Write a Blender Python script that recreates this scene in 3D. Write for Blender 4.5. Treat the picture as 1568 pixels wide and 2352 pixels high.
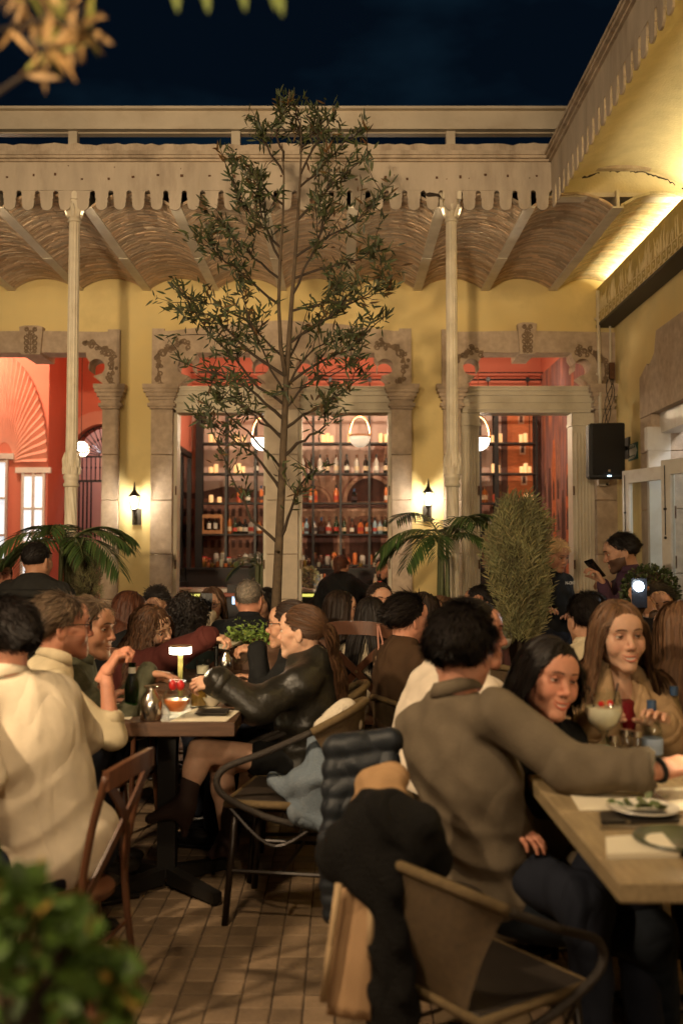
import bpy, math, random
import numpy as np
from mathutils import Vector, Matrix
random.seed(7); np.random.seed(7)
for o in list(bpy.data.objects): bpy.data.objects.remove(o)
SC = bpy.context.scene
COL = SC.collection
R = math.radians
# ------------------------------------------------------------------ camera, sky, exposure
FS, CX, CY, HZ, CAMH = 2287.0, 784.0, 1176.0, 1282.5, 1.38
PIT = math.atan((HZ-CY)/FS)
cam = bpy.data.cameras.new('camera'); cam_o = bpy.data.objects.new('camera', cam); COL.objects.link(cam_o)
cam_o.location = (0, 0, CAMH); cam_o.rotation_euler = (math.pi/2+PIT, 0, 0)
cam.sensor_fit = 'VERTICAL'; cam.sensor_height = 36.0; cam.sensor_width = 24.0; cam.lens = 36.0*FS/2352.0
cam.clip_start = 0.05; cam.clip_end = 3000
cam.dof.use_dof = True; cam.dof.focus_distance = 5.9; cam.dof.aperture_fstop = 2.1
SC.camera = cam_o
w = bpy.data.worlds.new('World'); SC.world = w; w.use_nodes = True
nt = w.node_tree; nt.nodes.clear()
wo = nt.nodes.new('ShaderNodeOutputWorld'); bg = nt.nodes.new('ShaderNodeBackground')
sky = nt.nodes.new('ShaderNodeTexSky'); sky.sky_type = 'NISHITA'; sky.sun_disc = False
sky.sun_elevation = R(-3.0); sky.sun_rotation = R(200); sky.air_density = 1.0; sky.dust_density = 0.3; sky.ozone_density = 4.0
tc = nt.nodes.new('ShaderNodeTexCoord'); mp = nt.nodes.new('ShaderNodeMapping'); mp.inputs['Scale'].default_value = (2.2, 2.2, 5.0)
nz = nt.nodes.new('ShaderNodeTexNoise'); nz.inputs['Scale'].default_value = 1.6; nz.inputs['Detail'].default_value = 5; nz.inputs['Roughness'].default_value = .55
rp = nt.nodes.new('ShaderNodeValToRGB'); rp.color_ramp.elements[0].position = .50; rp.color_ramp.elements[0].color = (.0012, .0036, .0075, 1)
rp.color_ramp.elements[1].position = .80; rp.color_ramp.elements[1].color = (.005, .015, .026, 1)
ad = nt.nodes.new('ShaderNodeMixRGB'); ad.blend_type = 'ADD'; ad.inputs[0].default_value = .004
nt.links.new(tc.outputs['Generated'], mp.inputs[0]); nt.links.new(mp.outputs[0], nz.inputs['Vector']); nt.links.new(nz.outputs['Fac'], rp.inputs[0])
nt.links.new(rp.outputs[0], ad.inputs[1]); nt.links.new(sky.outputs[0], ad.inputs[2])
nt.links.new(ad.outputs[0], bg.inputs[0]); bg.inputs[1].default_value = 1.0
nt.links.new(bg.outputs[0], wo.inputs[0])
# the moon, far too weak to draw a shadow beside the lamps
sl = bpy.data.lights.new('moon', 'SUN'); sl.energy = .004; sl.angle = R(.5); sl.color = (.7, .8, 1)
so = bpy.data.objects.new('moon', sl); COL.objects.link(so); so.rotation_euler = (R(40), 0, R(20))
SC.view_settings.view_transform = 'Standard'; SC.view_settings.look = 'None'; SC.view_settings.gamma = 1; SC.view_settings.use_curve_mapping = False
SC.view_settings.exposure = 0.0
cy = SC.cycles; cy.use_denoising = True; cy.max_bounces = 7; cy.diffuse_bounces = 3; cy.glossy_bounces = 3; cy.transmission_bounces = 6; cy.transparent_max_bounces = 8
cy.caustics_reflective = False; cy.caustics_refractive = False; cy.sample_clamp_indirect = 4.0; cy.use_light_tree = True
try: cy.denoiser = 'OPENIMAGEDENOISE'; cy.denoising_input_passes = 'RGB_ALBEDO_NORMAL'
except Exception: pass

def P(u, v, d):
    """a point of the place: seen at (u, v) in the 1568-wide picture, d metres in front of the camera"""
    xc = (u-CX)/FS; yc = (CY-v)/FS
    dy = math.cos(PIT)-yc*math.sin(PIT); dz = math.sin(PIT)+yc*math.cos(PIT)
    return Vector((xc*d/dy, d, CAMH+dz*d/dy))
def PZ(u, v, z):
    """the point seen at (u, v) that lies at height z"""
    xc = (u-CX)/FS; yc = (CY-v)/FS
    dy = math.cos(PIT)-yc*math.sin(PIT); dz = math.sin(PIT)+yc*math.cos(PIT)
    t = (z-CAMH)/dz
    return Vector((xc*t, dy*t, z))

# ------------------------------------------------------------------ materials
MATS = {}
def mat(name, col=(.5, .5, .5), rough=.6, metal=0., spec=.5, var=0., vscale=3., bump=0., bscale=60., emit=None, estr=0., trans=0., ior=1.45, attr=None,
        stain=None, sscale=1.2, samt=.5, rand=0., sub=0., coat=0., alpha=1., detail=5., stretch=None, sheen=0., crease=0.):
    """procedural principled material; var = tonal variation, stain = second colour in patches, attr = a colour attribute that multiplies"""
    if name in MATS: return MATS[name]
    m = bpy.data.materials.new(name); m.use_nodes = True; MATS[name] = m
    t = m.node_tree; b = t.nodes['Principled BSDF']; L = t.links.new
    b.inputs['Roughness'].default_value = rough; b.inputs['Metallic'].default_value = metal
    b.inputs['Specular IOR Level'].default_value = spec; b.inputs['IOR'].default_value = ior
    b.inputs['Transmission Weight'].default_value = trans; b.inputs['Coat Weight'].default_value = coat
    b.inputs['Sheen Weight'].default_value = sheen
    if alpha < 1: b.inputs['Alpha'].default_value = alpha
    if sub:
        b.inputs['Subsurface Weight'].default_value = sub; b.inputs['Subsurface Radius'].default_value = (.012, .005, .003); b.inputs['Subsurface Scale'].default_value = 1.
    if emit is not None:
        b.inputs['Emission Color'].default_value = (*emit, 1); b.inputs['Emission Strength'].default_value = estr
    g = t.nodes.new('ShaderNodeNewGeometry'); pos = g.outputs['Position']
    if stretch:
        mpn = t.nodes.new('ShaderNodeMapping'); mpn.inputs['Scale'].default_value = stretch; L(pos, mpn.inputs[0]); pos = mpn.outputs[0]
    cur = None
    def rgb(c):
        n = t.nodes.new('ShaderNodeRGB'); n.outputs[0].default_value = (*c, 1); return n.outputs[0]
    cur = rgb(col)
    if stain:
        n = t.nodes.new('ShaderNodeTexNoise'); n.inputs['Scale'].default_value = sscale; n.inputs['Detail'].default_value = 6; n.inputs['Roughness'].default_value = .65; L(pos, n.inputs['Vector'])
        r = t.nodes.new('ShaderNodeMapRange'); r.inputs[1].default_value = .48; r.inputs[2].default_value = .72; r.inputs[4].default_value = samt; L(n.outputs['Fac'], r.inputs[0])
        x = t.nodes.new('ShaderNodeMixRGB'); L(r.outputs[0], x.inputs[0]); L(cur, x.inputs[1]); x.inputs[2].default_value = (*stain, 1); cur = x.outputs[0]
    if var:
        n = t.nodes.new('ShaderNodeTexNoise'); n.inputs['Scale'].default_value = vscale; n.inputs['Detail'].default_value = detail; n.inputs['Roughness'].default_value = .6; L(pos, n.inputs['Vector'])
        r = t.nodes.new('ShaderNodeMapRange'); r.inputs[1].default_value = .25; r.inputs[2].default_value = .75; r.inputs[3].default_value = 1-var; r.inputs[4].default_value = 1+var; L(n.outputs['Fac'], r.inputs[0])
        x = t.nodes.new('ShaderNodeMixRGB'); x.blend_type = 'MULTIPLY'; x.inputs[0].default_value = 1; L(cur, x.inputs[1]); L(r.outputs[0], x.inputs[2]); cur = x.outputs[0]
    if rand:
        oi = t.nodes.new('ShaderNodeObjectInfo')
        r = t.nodes.new('ShaderNodeMapRange'); r.inputs[3].default_value = 1-rand; r.inputs[4].default_value = 1+rand; L(oi.outputs['Random'], r.inputs[0])
        x = t.nodes.new('ShaderNodeMixRGB'); x.blend_type = 'MULTIPLY'; x.inputs[0].default_value = 1; L(cur, x.inputs[1]); L(r.outputs[0], x.inputs[2]); cur = x.outputs[0]
    if attr:
        a = t.nodes.new('ShaderNodeAttribute'); a.attribute_name = attr
        x = t.nodes.new('ShaderNodeMixRGB'); x.blend_type = 'MULTIPLY'; x.inputs[0].default_value = 1; L(cur, x.inputs[1]); L(a.outputs['Color'], x.inputs[2]); cur = x.outputs[0]
    L(cur, b.inputs['Base Color'])
    if bump:
        n = t.nodes.new('ShaderNodeTexNoise'); n.inputs['Scale'].default_value = bscale; n.inputs['Detail'].default_value = 4; L(pos, n.inputs['Vector'])
        bp = t.nodes.new('ShaderNodeBump'); bp.inputs['Strength'].default_value = bump; bp.inputs['Distance'].default_value = .01; L(n.outputs['Fac'], bp.inputs['Height']); L(bp.outputs[0], b.inputs['Normal'])
        if crease:      # wandering creases of worn cloth
            n1 = t.nodes.new('ShaderNodeTexNoise'); n1.inputs['Scale'].default_value = 4.5; n1.inputs['Detail'].default_value = 1.5; n1.inputs['Distortion'].default_value = .8; mq = t.nodes.new('ShaderNodeMapping'); mq.inputs['Scale'].default_value = (1.3, 1.3, .6); mq.inputs['Rotation'].default_value = (.3, .35, 0); L(pos, mq.inputs[0]); L(mq.outputs[0], n1.inputs['Vector'])
            rd = t.nodes.new('ShaderNodeMath'); rd.operation = 'SUBTRACT'; L(n1.outputs['Fac'], rd.inputs[0]); rd.inputs[1].default_value = .5; ab = t.nodes.new('ShaderNodeMath'); ab.operation = 'ABSOLUTE'; L(rd.outputs[0], ab.inputs[0])
            bq = t.nodes.new('ShaderNodeBump'); bq.inputs['Strength'].default_value = crease; bq.inputs['Distance'].default_value = .12; L(ab.outputs[0], bq.inputs['Height']); L(bq.outputs[0], bp.inputs['Normal'])
    return m
def thin_glass(name, tint_, rough=.03):
    """thin clear glass: lets light straight through, mirrors it at grazing angles"""
    if name in MATS: return MATS[name]
    m = bpy.data.materials.new(name); m.use_nodes = True; MATS[name] = m; t = m.node_tree; t.nodes.clear(); o = t.nodes.new('ShaderNodeOutputMaterial'); x = t.nodes.new('ShaderNodeMixShader'); a = t.nodes.new('ShaderNodeBsdfTransparent'); g_ = t.nodes.new('ShaderNodeBsdfGlossy'); fr = t.nodes.new('ShaderNodeLayerWeight'); pw = t.nodes.new('ShaderNodeMath'); pw.operation = 'POWER'; pw.inputs[1].default_value = 3.2; ma = t.nodes.new('ShaderNodeMath'); ma.operation = 'MULTIPLY_ADD'; ma.inputs[1].default_value = .75; ma.inputs[2].default_value = .04
    a.inputs[0].default_value = (*tint_, 1); g_.inputs['Roughness'].default_value = rough; fr.inputs[0].default_value = .5; t.links.new(fr.outputs['Facing'], pw.inputs[0]); t.links.new(pw.outputs[0], ma.inputs[0]); t.links.new(ma.outputs[0], x.inputs[0]); t.links.new(a.outputs[0], x.inputs[1]); t.links.new(g_.outputs[0], x.inputs[2]); t.links.new(x.outputs[0], o.inputs[0]); return m
def glow(name, col, s):
    return mat(name, (.9, .9, .9), .5, emit=col, estr=s)

# ------------------------------------------------------------------ mesh building
class MB:
    def __init__(s): s.v = []; s.f = []; s.c = None
    def add(s, vs, fs):
        n = len(s.v); s.v.extend([tuple(p) for p in vs]); s.f.extend([tuple(i+n for i in f) for f in fs]); return s
    def box(s, x0, x1, y0, y1, z0, z1):
        vs = [(x0,y0,z0),(x1,y0,z0),(x1,y1,z0),(x0,y1,z0),(x0,y0,z1),(x1,y0,z1),(x1,y1,z1),(x0,y1,z1)]
        return s.add(vs, [(0,3,2,1),(4,5,6,7),(0,1,5,4),(1,2,6,5),(2,3,7,6),(3,0,4,7)])
    def cbox(s, c, sx, sy, sz, rz=0., M=None, bev=0.):
        hx, hy, hz = sx/2, sy/2, sz/2
        if bev:
            b = bev; pts = []
            for zz, ins in ((-hz, b), (-hz+b, 0), (hz-b, 0), (hz, b)):
                pts += [(-hx+ins,-hy+ins,zz),(hx-ins,-hy+ins,zz),(hx-ins,hy-ins,zz),(-hx+ins,hy-ins,zz)]
            fs = [(3,2,1,0),(12,13,14,15)]
            for k in range(3):
                for i in range(4): fs.append((k*4+i, k*4+(i+1)%4, k*4+4+(i+1)%4, k*4+4+i))
        else:
            pts = [(-hx,-hy,-hz),(hx,-hy,-hz),(hx,hy,-hz),(-hx,hy,-hz),(-hx,-hy,hz),(hx,-hy,hz),(hx,hy,hz),(-hx,hy,hz)]
            fs = [(0,3,2,1),(4,5,6,7),(0,1,5,4),(1,2,6,5),(2,3,7,6),(3,0,4,7)]
        Q = M if M is not None else Matrix.Rotation(rz, 3, 'Z')
        return s.add([Vector(c)+Q @ Vector(p) for p in pts], fs)
    def tube(s, pts, r, n=8, cap=True, closed=False):
        pts = [Vector(p) for p in pts]; m = len(pts); rs = r if isinstance(r, (list, tuple)) else [r]*m
        base = len(s.v); up = None
        for i, p in enumerate(pts):
            a = pts[(i-1) % m] if (i > 0 or closed) else pts[i]; b = pts[(i+1) % m] if (i < m-1 or closed) else pts[i]
            t = (b-a); t = t.normalized() if t.length > 1e-9 else Vector((0,0,1))
            if up is None:
                up = Vector((0,0,1)) if abs(t.z) < .9 else Vector((1,0,0))
            x = t.cross(up)
            if x.length < 1e-6: x = t.cross(Vector((.3,.9,.1)))
            x.normalize(); y = x.cross(t).normalized(); up = y
            for k in range(n):
                q = 2*math.pi*k/n; s.v.append(tuple(p+(x*math.cos(q)+y*math.sin(q))*rs[i]))
        for i in range(m if closed else m-1):
            j = (i+1) % m
            for k in range(n): s.f.append((base+i*n+k, base+i*n+(k+1)%n, base+j*n+(k+1)%n, base+j*n+k))
        if cap and not closed:
            s.f.append(tuple(base+k for k in range(n))[::-1]); s.f.append(tuple(base+(m-1)*n+k for k in range(n)))
        return s
    def lathe(s, prof, c=(0,0,0), n=20, M=None, star=None):
        """prof: (radius, z) pairs from bottom up; star(angle, z) -> radius factor"""
        c = Vector(c); base = len(s.v)
        for (r, z) in prof:
            for k in range(n):
                q = 2*math.pi*k/n; rr = r*(star(q, z) if star else 1)
                p = Vector((rr*math.cos(q), rr*math.sin(q), z)); s.v.append(tuple(c+(M @ p if M is not None else p)))
        for i in range(len(prof)-1):
            for k in range(n): s.f.append((base+i*n+k, base+i*n+(k+1)%n, base+(i+1)*n+(k+1)%n, base+(i+1)*n+k))
        if prof[0][0] > 1e-5: s.f.append(tuple(base+k for k in range(n))[::-1])
        if prof[-1][0] > 1e-5: s.f.append(tuple(base+(len(prof)-1)*n+k for k in range(n)))
        return s
    def ball(s, c, r, n=12, m=8, sc=(1,1,1), M=None):
        c = Vector(c); base = len(s.v)
        for i in range(m+1):
            th = math.pi*i/m
            for k in range(n):
                q = 2*math.pi*k/n; p = Vector((r*sc[0]*math.sin(th)*math.cos(q), r*sc[1]*math.sin(th)*math.sin(q), -r*sc[2]*math.cos(th)))
                s.v.append(tuple(c+(M @ p if M is not None else p)))
        for i in range(m):
            for k in range(n): s.f.append((base+i*n+k, base+i*n+(k+1)%n, base+(i+1)*n+(k+1)%n, base+(i+1)*n+k))
        return s
    def prism(s, pts, y0, y1, axis='Y'):
        """polygon of (x, z) pairs (counter-clockwise seen from -Y) pulled from y0 to y1; triangulated by bmesh later"""
        n = len(pts); base = len(s.v)
        def q(a, b, y): return (a, y, b) if axis == 'Y' else ((y, a, b) if axis == 'X' else (a, b, y))
        for (a, b) in pts: s.v.append(q(a, b, y0))
        for (a, b) in pts: s.v.append(q(a, b, y1))
        from mathutils.geometry import tessellate_polygon
        tris = tessellate_polygon([[Vector((a, b, 0)) for a, b in pts]])
        area = sum(pts[i][0]*pts[(i+1)%n][1]-pts[(i+1)%n][0]*pts[i][1] for i in range(n))
        for t in tris:
            (a, b, c) = t; ar = (pts[b][0]-pts[a][0])*(pts[c][1]-pts[a][1])-(pts[c][0]-pts[a][0])*(pts[b][1]-pts[a][1])
            if ar < 0: a, c = c, a
            s.f.append((base+a, base+b, base+c)); s.f.append((base+n+c, base+n+b, base+n+a))
        for i in range(n):
            j = (i+1) % n
            f = (base+i, base+n+i, base+n+j, base+j)
            s.f.append(f if area > 0 else f[::-1])
        return s
    def build(s, name, m, parent=None, smooth=False, angle=None):
        me = bpy.data.meshes.new(name); me.from_pydata(s.v, [], s.f); me.update()
        if smooth:
            me.polygons.foreach_set('use_smooth', [True]*len(me.polygons))
            if angle is not None:
                try: me.set_sharp_from_angle(angle=R(angle))
                except Exception: pass
        return link(name, me, m, parent)
def link(name, me, m, parent=None):
    if m is not None and not me.materials: me.materials.append(MATS[m] if isinstance(m, str) else m)
    o = bpy.data.objects.new(name, me); COL.objects.link(o)
    if parent is not None: adopt(o, parent)
    return o
def adopt(o, parent):
    o.parent = parent; o.matrix_parent_inverse = chain(parent).inverted()
def chain(o):
    M = Matrix.LocRotScale(o.location, o.rotation_euler, o.scale)
    if o.parent is not None: M = chain(o.parent) @ o.matrix_parent_inverse @ M
    return M
def tag(o, label, cat, group=None, kind=None):
    if label: o['label'] = label
    if cat: o['category'] = cat
    if group: o['group'] = group
    if kind: o['kind'] = kind
    return o
def thing(name, label, cat, loc=(0,0,0), group=None):
    o = bpy.data.objects.new(name, None); COL.objects.link(o); o.location = loc; o.empty_display_size = .1
    return tag(o, label, cat, group)
def dup(root, M, label=None, group=None):
    """copy of a thing with its parts; M is the new world matrix of the thing"""
    def rec(o, par):
        c = o.copy(); COL.objects.link(c)
        if par is not None: c.parent = par; c.matrix_parent_inverse = o.matrix_parent_inverse.copy()
        for ch in list(o.children): rec(ch, c)
        return c
    r = rec(root, None); r.matrix_world = M
    if label: r['label'] = label
    if group: r['group'] = group
    return r
def lamp(name, kind, loc, col, energy, parent=None, size=.05, spot=None, aim=None, blend=.5, sy=None, rot=None, spread=None):
    l = bpy.data.lights.new(name, kind); l.color = col; l.energy = energy
    if kind in ('POINT', 'SPOT'): l.shadow_soft_size = size
    if kind == 'AREA':
        l.size = size
        if sy: l.shape = 'RECTANGLE'; l.size_y = sy
    if spread: l.spread = R(spread)
    if spot: l.spot_size = R(spot); l.spot_blend = blend
    o = bpy.data.objects.new(name, l); COL.objects.link(o); o.location = loc
    if aim is not None: o.rotation_euler = (Vector(aim)-Vector(loc)).to_track_quat('-Z', 'Y').to_euler()
    if rot is not None: o.rotation_euler = rot
    if parent is not None: adopt(o, parent)
    return o
def vcol(me, name, cols):
    a = me.color_attributes.new(name, 'FLOAT_COLOR', 'POINT')
    a.data.foreach_set('color', np.asarray(cols, np.float32).ravel())
def npmesh(name, V, F):
    """V (n,3), F (m,k) arrays with k = 3 or 4"""
    me = bpy.data.meshes.new(name); V = np.asarray(V, np.float32); F = np.asarray(F, np.int32)
    me.vertices.add(len(V)); me.vertices.foreach_set('co', V.ravel())
    k = F.shape[1]; me.loops.add(F.size); me.loops.foreach_set('vertex_index', F.ravel())
    me.polygons.add(len(F)); me.polygons.foreach_set('loop_start', np.arange(0, F.size, k, dtype=np.int32)); me.polygons.foreach_set('loop_total', np.full(len(F), k, np.int32))
    me.update(calc_edges=True); me.polygons.foreach_set('use_smooth', np.ones(len(F), bool)); return me
WARM = (1.0, .66, .30); AMBER = (1.0, .56, .20); NEUT = (1.0, .90, .74)
# ------------------------------------------------------------------ surfaces
mat('yellow_plaster', (.70, .54, .24), .85, var=.17, vscale=2.6, bump=.14, bscale=30, stain=(.56, .40, .15), sscale=1.3, samt=.65, detail=9, spec=.2)
mat('coral_plaster', (.62, .195, .125), .8, var=.10, vscale=1.4, bump=.15, bscale=40, spec=.2)
mat('pink_plaster', (.62, .30, .22), .8, var=.10, vscale=1.4, spec=.2)
mat('cantera_stone', (.46, .35, .25), .9, var=.22, vscale=14, bump=.45, bscale=120, stain=(.36, .26, .17), sscale=1.8, samt=.75, spec=.2)
mat('pale_stone', (.56, .46, .34), .85, var=.14, vscale=8, bump=.3, bscale=100, stain=(.44, .34, .24), sscale=2, samt=.6, spec=.2)
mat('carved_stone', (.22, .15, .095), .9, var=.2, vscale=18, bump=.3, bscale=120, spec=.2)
mat('old_white_paint', (.60, .52, .38), .55, var=.10, vscale=3, bump=.15, bscale=70, stain=(.42, .33, .22), sscale=4, samt=.55)
mat('door_white', (.66, .61, .53), .35, var=.08, vscale=4, bump=.1, bscale=70, stain=(.50, .40, .30), sscale=7, samt=.5)
mat('iron_cream', (.66, .57, .42), .45, var=.12, vscale=8, bump=.2, bscale=90, stain=(.45, .35, .22), sscale=5, samt=.5)
mat('valance_paint', (.47, .385, .29), .75, var=.18, vscale=2.2, bump=.3, bscale=50, stain=(.28, .215, .155), sscale=1.5, samt=.8, spec=.25, stretch=(2.6, 2.6, .7), detail=8)
mat('cornice_plaster', (.46, .365, .265), .9, var=.25, vscale=4, bump=.6, bscale=40, stain=(.24, .175, .12), sscale=2.4, samt=.85, spec=.2, stretch=(2.2, 2.2, 1), detail=8)
mat('steel_cream', (.50, .42, .31), .5, var=.14, vscale=2, bump=.12, bscale=50, stain=(.36, .27, .18), sscale=2.5, samt=.6)
mat('vault_brick', (.56, .41, .27), .95, var=.16, vscale=20, bump=.15, bscale=70, attr='tint', spec=.05)
mat('vault_mortar', (.50, .38, .26), .95, var=.2, vscale=9, bump=.4, spec=.1)
mat('vault_white', (.66, .56, .34), .9, var=.12, vscale=6, bump=.5, bscale=60, spec=.15)
mat('frieze_paint', (.40, .30, .10), .8, var=.2, vscale=5, bump=.5, bscale=25, stain=(.28, .22, .08), sscale=6, samt=.6)
mat('frieze_trim', (.62, .50, .28), .7, var=.1)
mat('dark_metal', (.012, .011, .010), .4, spec=.5)
mat('black_wood', (.016, .012, .010), .5, var=.2, vscale=8)
mat('rust', (.10, .045, .02), .9, var=.3, vscale=30)
mat('floor_tile', (.205, .140, .084), .62, var=.28, vscale=7, bump=.4, bscale=60, rand=.28, stain=(.14, .095, .06), sscale=2.2, samt=.55, spec=.35)
mat('floor_tile_far', (.205, .140, .084), .62, var=.28, vscale=7, bump=.4, bscale=60, attr='tint', stain=(.14, .095, .06), sscale=2.2, samt=.55, spec=.35)
mat('floor_joint', (.060, .042, .028), .9, var=.2)
mat('inner_floor', (.12, .06, .035), .5, var=.2)
mat('chip', (.03, .02, .012), .95)
YW, YC, XR, XE = 9.80, 7.40, 2.70, 1.585       # back wall, column line, right wall, right eave
def WX(u, d=YW): return P(u, HZ, d).x
def WZ(v, d=YW): return P(CX, v, d).z
# ------------------------------------------------------------------ ground and floor tiles
g = MB().box(-60, 60, -40, 60, -.30, -.012).build('ground', 'floor_joint'); tag(g, None, None, kind='structure')
fl = MB().box(-4.6, XR, -4, YW, -.011, -.004).build('floor', 'floor_joint'); tag(fl, None, None, kind='structure')
TS = .0985
def tile_mesh(seed):
    rr = random.Random(seed); h = TS/2-.0022; b = .0045
    j = lambda: rr.uniform(-.0012, .0012)
    c = [(-h+j(), -h+j()), (h+j(), -h+j()), (h+j(), h+j()), (-h+j(), h+j())]
    v = [(x, y, -.006) for x, y in c]+[(x, y, -.0015) for x, y in c]+[(x*(1-b/h), y*(1-b/h), rr.uniform(0, .0012)) for x, y in c]
    f = [(8, 9, 10, 11)]
    for k in (0, 4): f += [(k+i, k+(i+1)%4, k+4+(i+1)%4, k+4+i) for i in range(4)]
    return v, f
tmeshes = []
for s in range(6):
    v, f = tile_mesh(s); me = bpy.data.meshes.new('floor_tile'); me.from_pydata(v, [], f); me.materials.append(MATS['floor_tile']); tmeshes.append(me)
cells = []
for i in range(-46, 28):
    for j in range(-20, 99):
        x, y = i*TS+.03, j*TS+.02
        if x+TS/2 > XR-.01 or y+TS/2 > YW-.04: continue
        d = y; u = CX+x*FS/max(d, .1); vv = HZ+CAMH*FS/max(d, .1)
        score = 0
        if d > 2.6 and vv < 2400 and 300 < u < 770: score = 1/d
        cells.append((score, x, y))
cells.sort(key=lambda c: -c[0])
rr = random.Random(3)
for s, x, y in cells[:300]:
    o = bpy.data.objects.new('floor_tile', rr.choice(tmeshes)); COL.objects.link(o); o.location = (x, y, rr.uniform(-.001, .0012)); o.rotation_euler = (rr.gauss(0, .006), rr.gauss(0, .006), rr.gauss(0, .008)); o.parent = fl
b = MB(); cols = []
for s, x, y in cells[300:]:
    v, f = tile_mesh(rr.randint(0, 5)); dz = rr.uniform(-.001, .0012); tx, ty = rr.gauss(0, .006), rr.gauss(0, .006)
    b.add([(x+p[0], y+p[1], p[2]+dz+tx*p[0]+ty*p[1]) for p in v], f); k = rr.uniform(.72, 1.28); cols += [(k, k*rr.uniform(.95, 1.03), k*rr.uniform(.9, 1.05), 1)]*12
o = b.build('floor_tile_field', 'floor_tile_far', fl); vcol(o.data, 'tint', cols); tag(o, None, None, kind='stuff')
# ------------------------------------------------------------------ back wall with its doorways
zc_top, zc_bot, z_lint = WZ(887), WZ(937), WZ(812)
def half(out_v, sgn, straight, outer, inner, top_c, top_o, ear=None):
    """half of a lobed lintel in picture units from the door's middle: returns (dx, v) polygon"""
    pts = [(0, 812), (straight, 812), (straight, 822), (straight+8, 834)]
    cx_, cy_, r_ = straight+24, 845, 19
    for a in np.linspace(R(205), R(-52), 15): pts.append((cx_+r_*math.cos(a), cy_-r_*math.sin(a)))
    pts += [(straight+16, 866), (inner-1, 883), (inner-1, 888.0), (outer, 888.0)]
    if ear: pts += [(outer, top_o-5), (outer-ear, top_o-5), (outer-ear, top_o), (outer-ear-10, top_o+1)]
    else: pts += [(outer, top_o)]
    pts += [(0, top_c)]
    return pts
def to_wall(c, sgn, pts, dv=0): return [(WX(c+sgn*dx), WZ(v+dv)) for dx, v in pts]
def capital(b, u0, u1, y0, y1, overl=18, over_r=18):
    # stepped mouldings from the top down
    for k, (v0, v1, ov) in enumerate(((887, 897, 1.0), (897, 905, .86), (905, 914, .62), (914, 921, .36), (921, 929, .16), (929, 936, .45), (936, 941, .2))):
        b.box(WX(u0-overl*ov), WX(u1+over_r*ov), y0-.085*ov, y1, WZ(v1), WZ(v0))
def curl(b, cx_, cz, r, turns, y, a0=0., sgn=1, w=.006):
    w *= 1.35
    pts = []
    for k in range(int(12*turns)+1):
        q = 2*math.pi*k/12; rad = r*(1-.75*k/(12*turns)); pts.append((cx_+sgn*rad*math.cos(q+a0), y, cz+rad*math.sin(q+a0)))
    b.tube(pts, w, 5)
def spray(b, cu, cv, sgn, y):
    """carved leafy scroll near the corner of a lintel (sgn = side)"""
    rr = random.Random(int(cu))
    path = [(-62, -28), (-48, -34), (-34, -27), (-22, -18), (-10, -16), (0, -2), (4, 14), (2, 30), (-2, 48), (-6, 62)]
    pts = [(WX(cu+sgn*dx), y, WZ(cv+dv)) for dx, dv in path]; b.tube(pts, .007, 5)
    for i, (dx, dv) in enumerate(path):
        for k in range(3):
            curl(b, WX(cu+sgn*(dx+rr.uniform(-8, 8))), WZ(cv+dv+rr.uniform(-9, 9)), rr.uniform(.016, .032), 1.3, y, rr.uniform(0, 6), sgn, .0055)
    curl(b, WX(cu-sgn*8), WZ(cv-8), .045, 1.2, y, 0, sgn, .008)
def keystone(par, c, v0, v1, w0, w1, y):
    b = MB(); b.prism([(WX(c-w1), WZ(v1)), (WX(c+w1), WZ(v1)), (WX(c+w0), WZ(v0+3)), (WX(c+w0*.5), WZ(v0)), (WX(c-w0*.5), WZ(v0)), (WX(c-w0), WZ(v0+3))], y, y+.5)
    k = b.build('keystone', 'cantera_stone', par)
    b = MB(); h = v1-v0; yy = y-.004
    b.tube([(WX(c), yy, WZ(v0+.15*h)), (WX(c), yy, WZ(v0+.92*h))], .005, 5)
    curl(b, WX(c), WZ(v0+.28*h), .03, 1.0, yy, 0, 1, .006)
    for s_ in (-1, 1):
        for fr, rad in ((.14, .022), (.42, .032), (.60, .03), (.78, .024), (.9, .018)):
            curl(b, WX(c+s_*w1*.45), WZ(v0+fr*h), rad, 1.4, yy, math.pi/2 if s_ > 0 else math.pi/2, s_, .0055)
            b.tube([(WX(c), yy, WZ(v0+(fr+.08)*h)), (WX(c+s_*w1*.3), yy, WZ(v0+fr*h)), (WX(c+s_*w1*.62), yy, WZ(v0+(fr-.07)*h))], .005, 5)
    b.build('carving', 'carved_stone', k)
def jamb(par, u0, u1, y0=YW-.06, y1=YW+.42, m='cantera_stone'):
    # courses of cut stone with fine open joints
    cuts = [0.0, .42, .98, 1.42, 1.95, 2.40, WZ(941)]
    for a, c in zip(cuts[:-1], cuts[1:]):
        b = MB(); cxm, w = (WX(u0)+WX(u1))/2, WX(u1)-WX(u0)
        b.cbox((cxm, (y0+y1)/2, (a+c)/2), w, y1-y0, c-a-.004, bev=.006); b.build('stone_block', m, par)
def doorway(label, defs, jambs, caps, keys, sprays):
    t = thing('stone_doorway', label, 'doorway', (WX(defs[0][0]), YW, 0))
    for (c, sg, st, ou, inn, tc_, to_, ear) in defs:
        pts = to_wall(c, sg, half(None, sg, st, ou, inn, tc_, to_, ear)); MB().prism(pts, YW-.05, YW+.20).build('lintel', 'cantera_stone', t)
    for u0, u1 in jambs: jamb(t, u0, u1, m='pale_stone' if u0 == 612 else 'cantera_stone')
    for u0, u1, l_, r_ in caps:
        b = MB(); capital(b, u0, u1, YW-.06, YW+.40, l_, r_); b.build('capital', 'cantera_stone', t)
    for k in keys: keystone(t, *k, YW-.085)
    for (cu, cv, sg) in sprays:
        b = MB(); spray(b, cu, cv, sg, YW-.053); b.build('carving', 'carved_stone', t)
    return t
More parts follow.
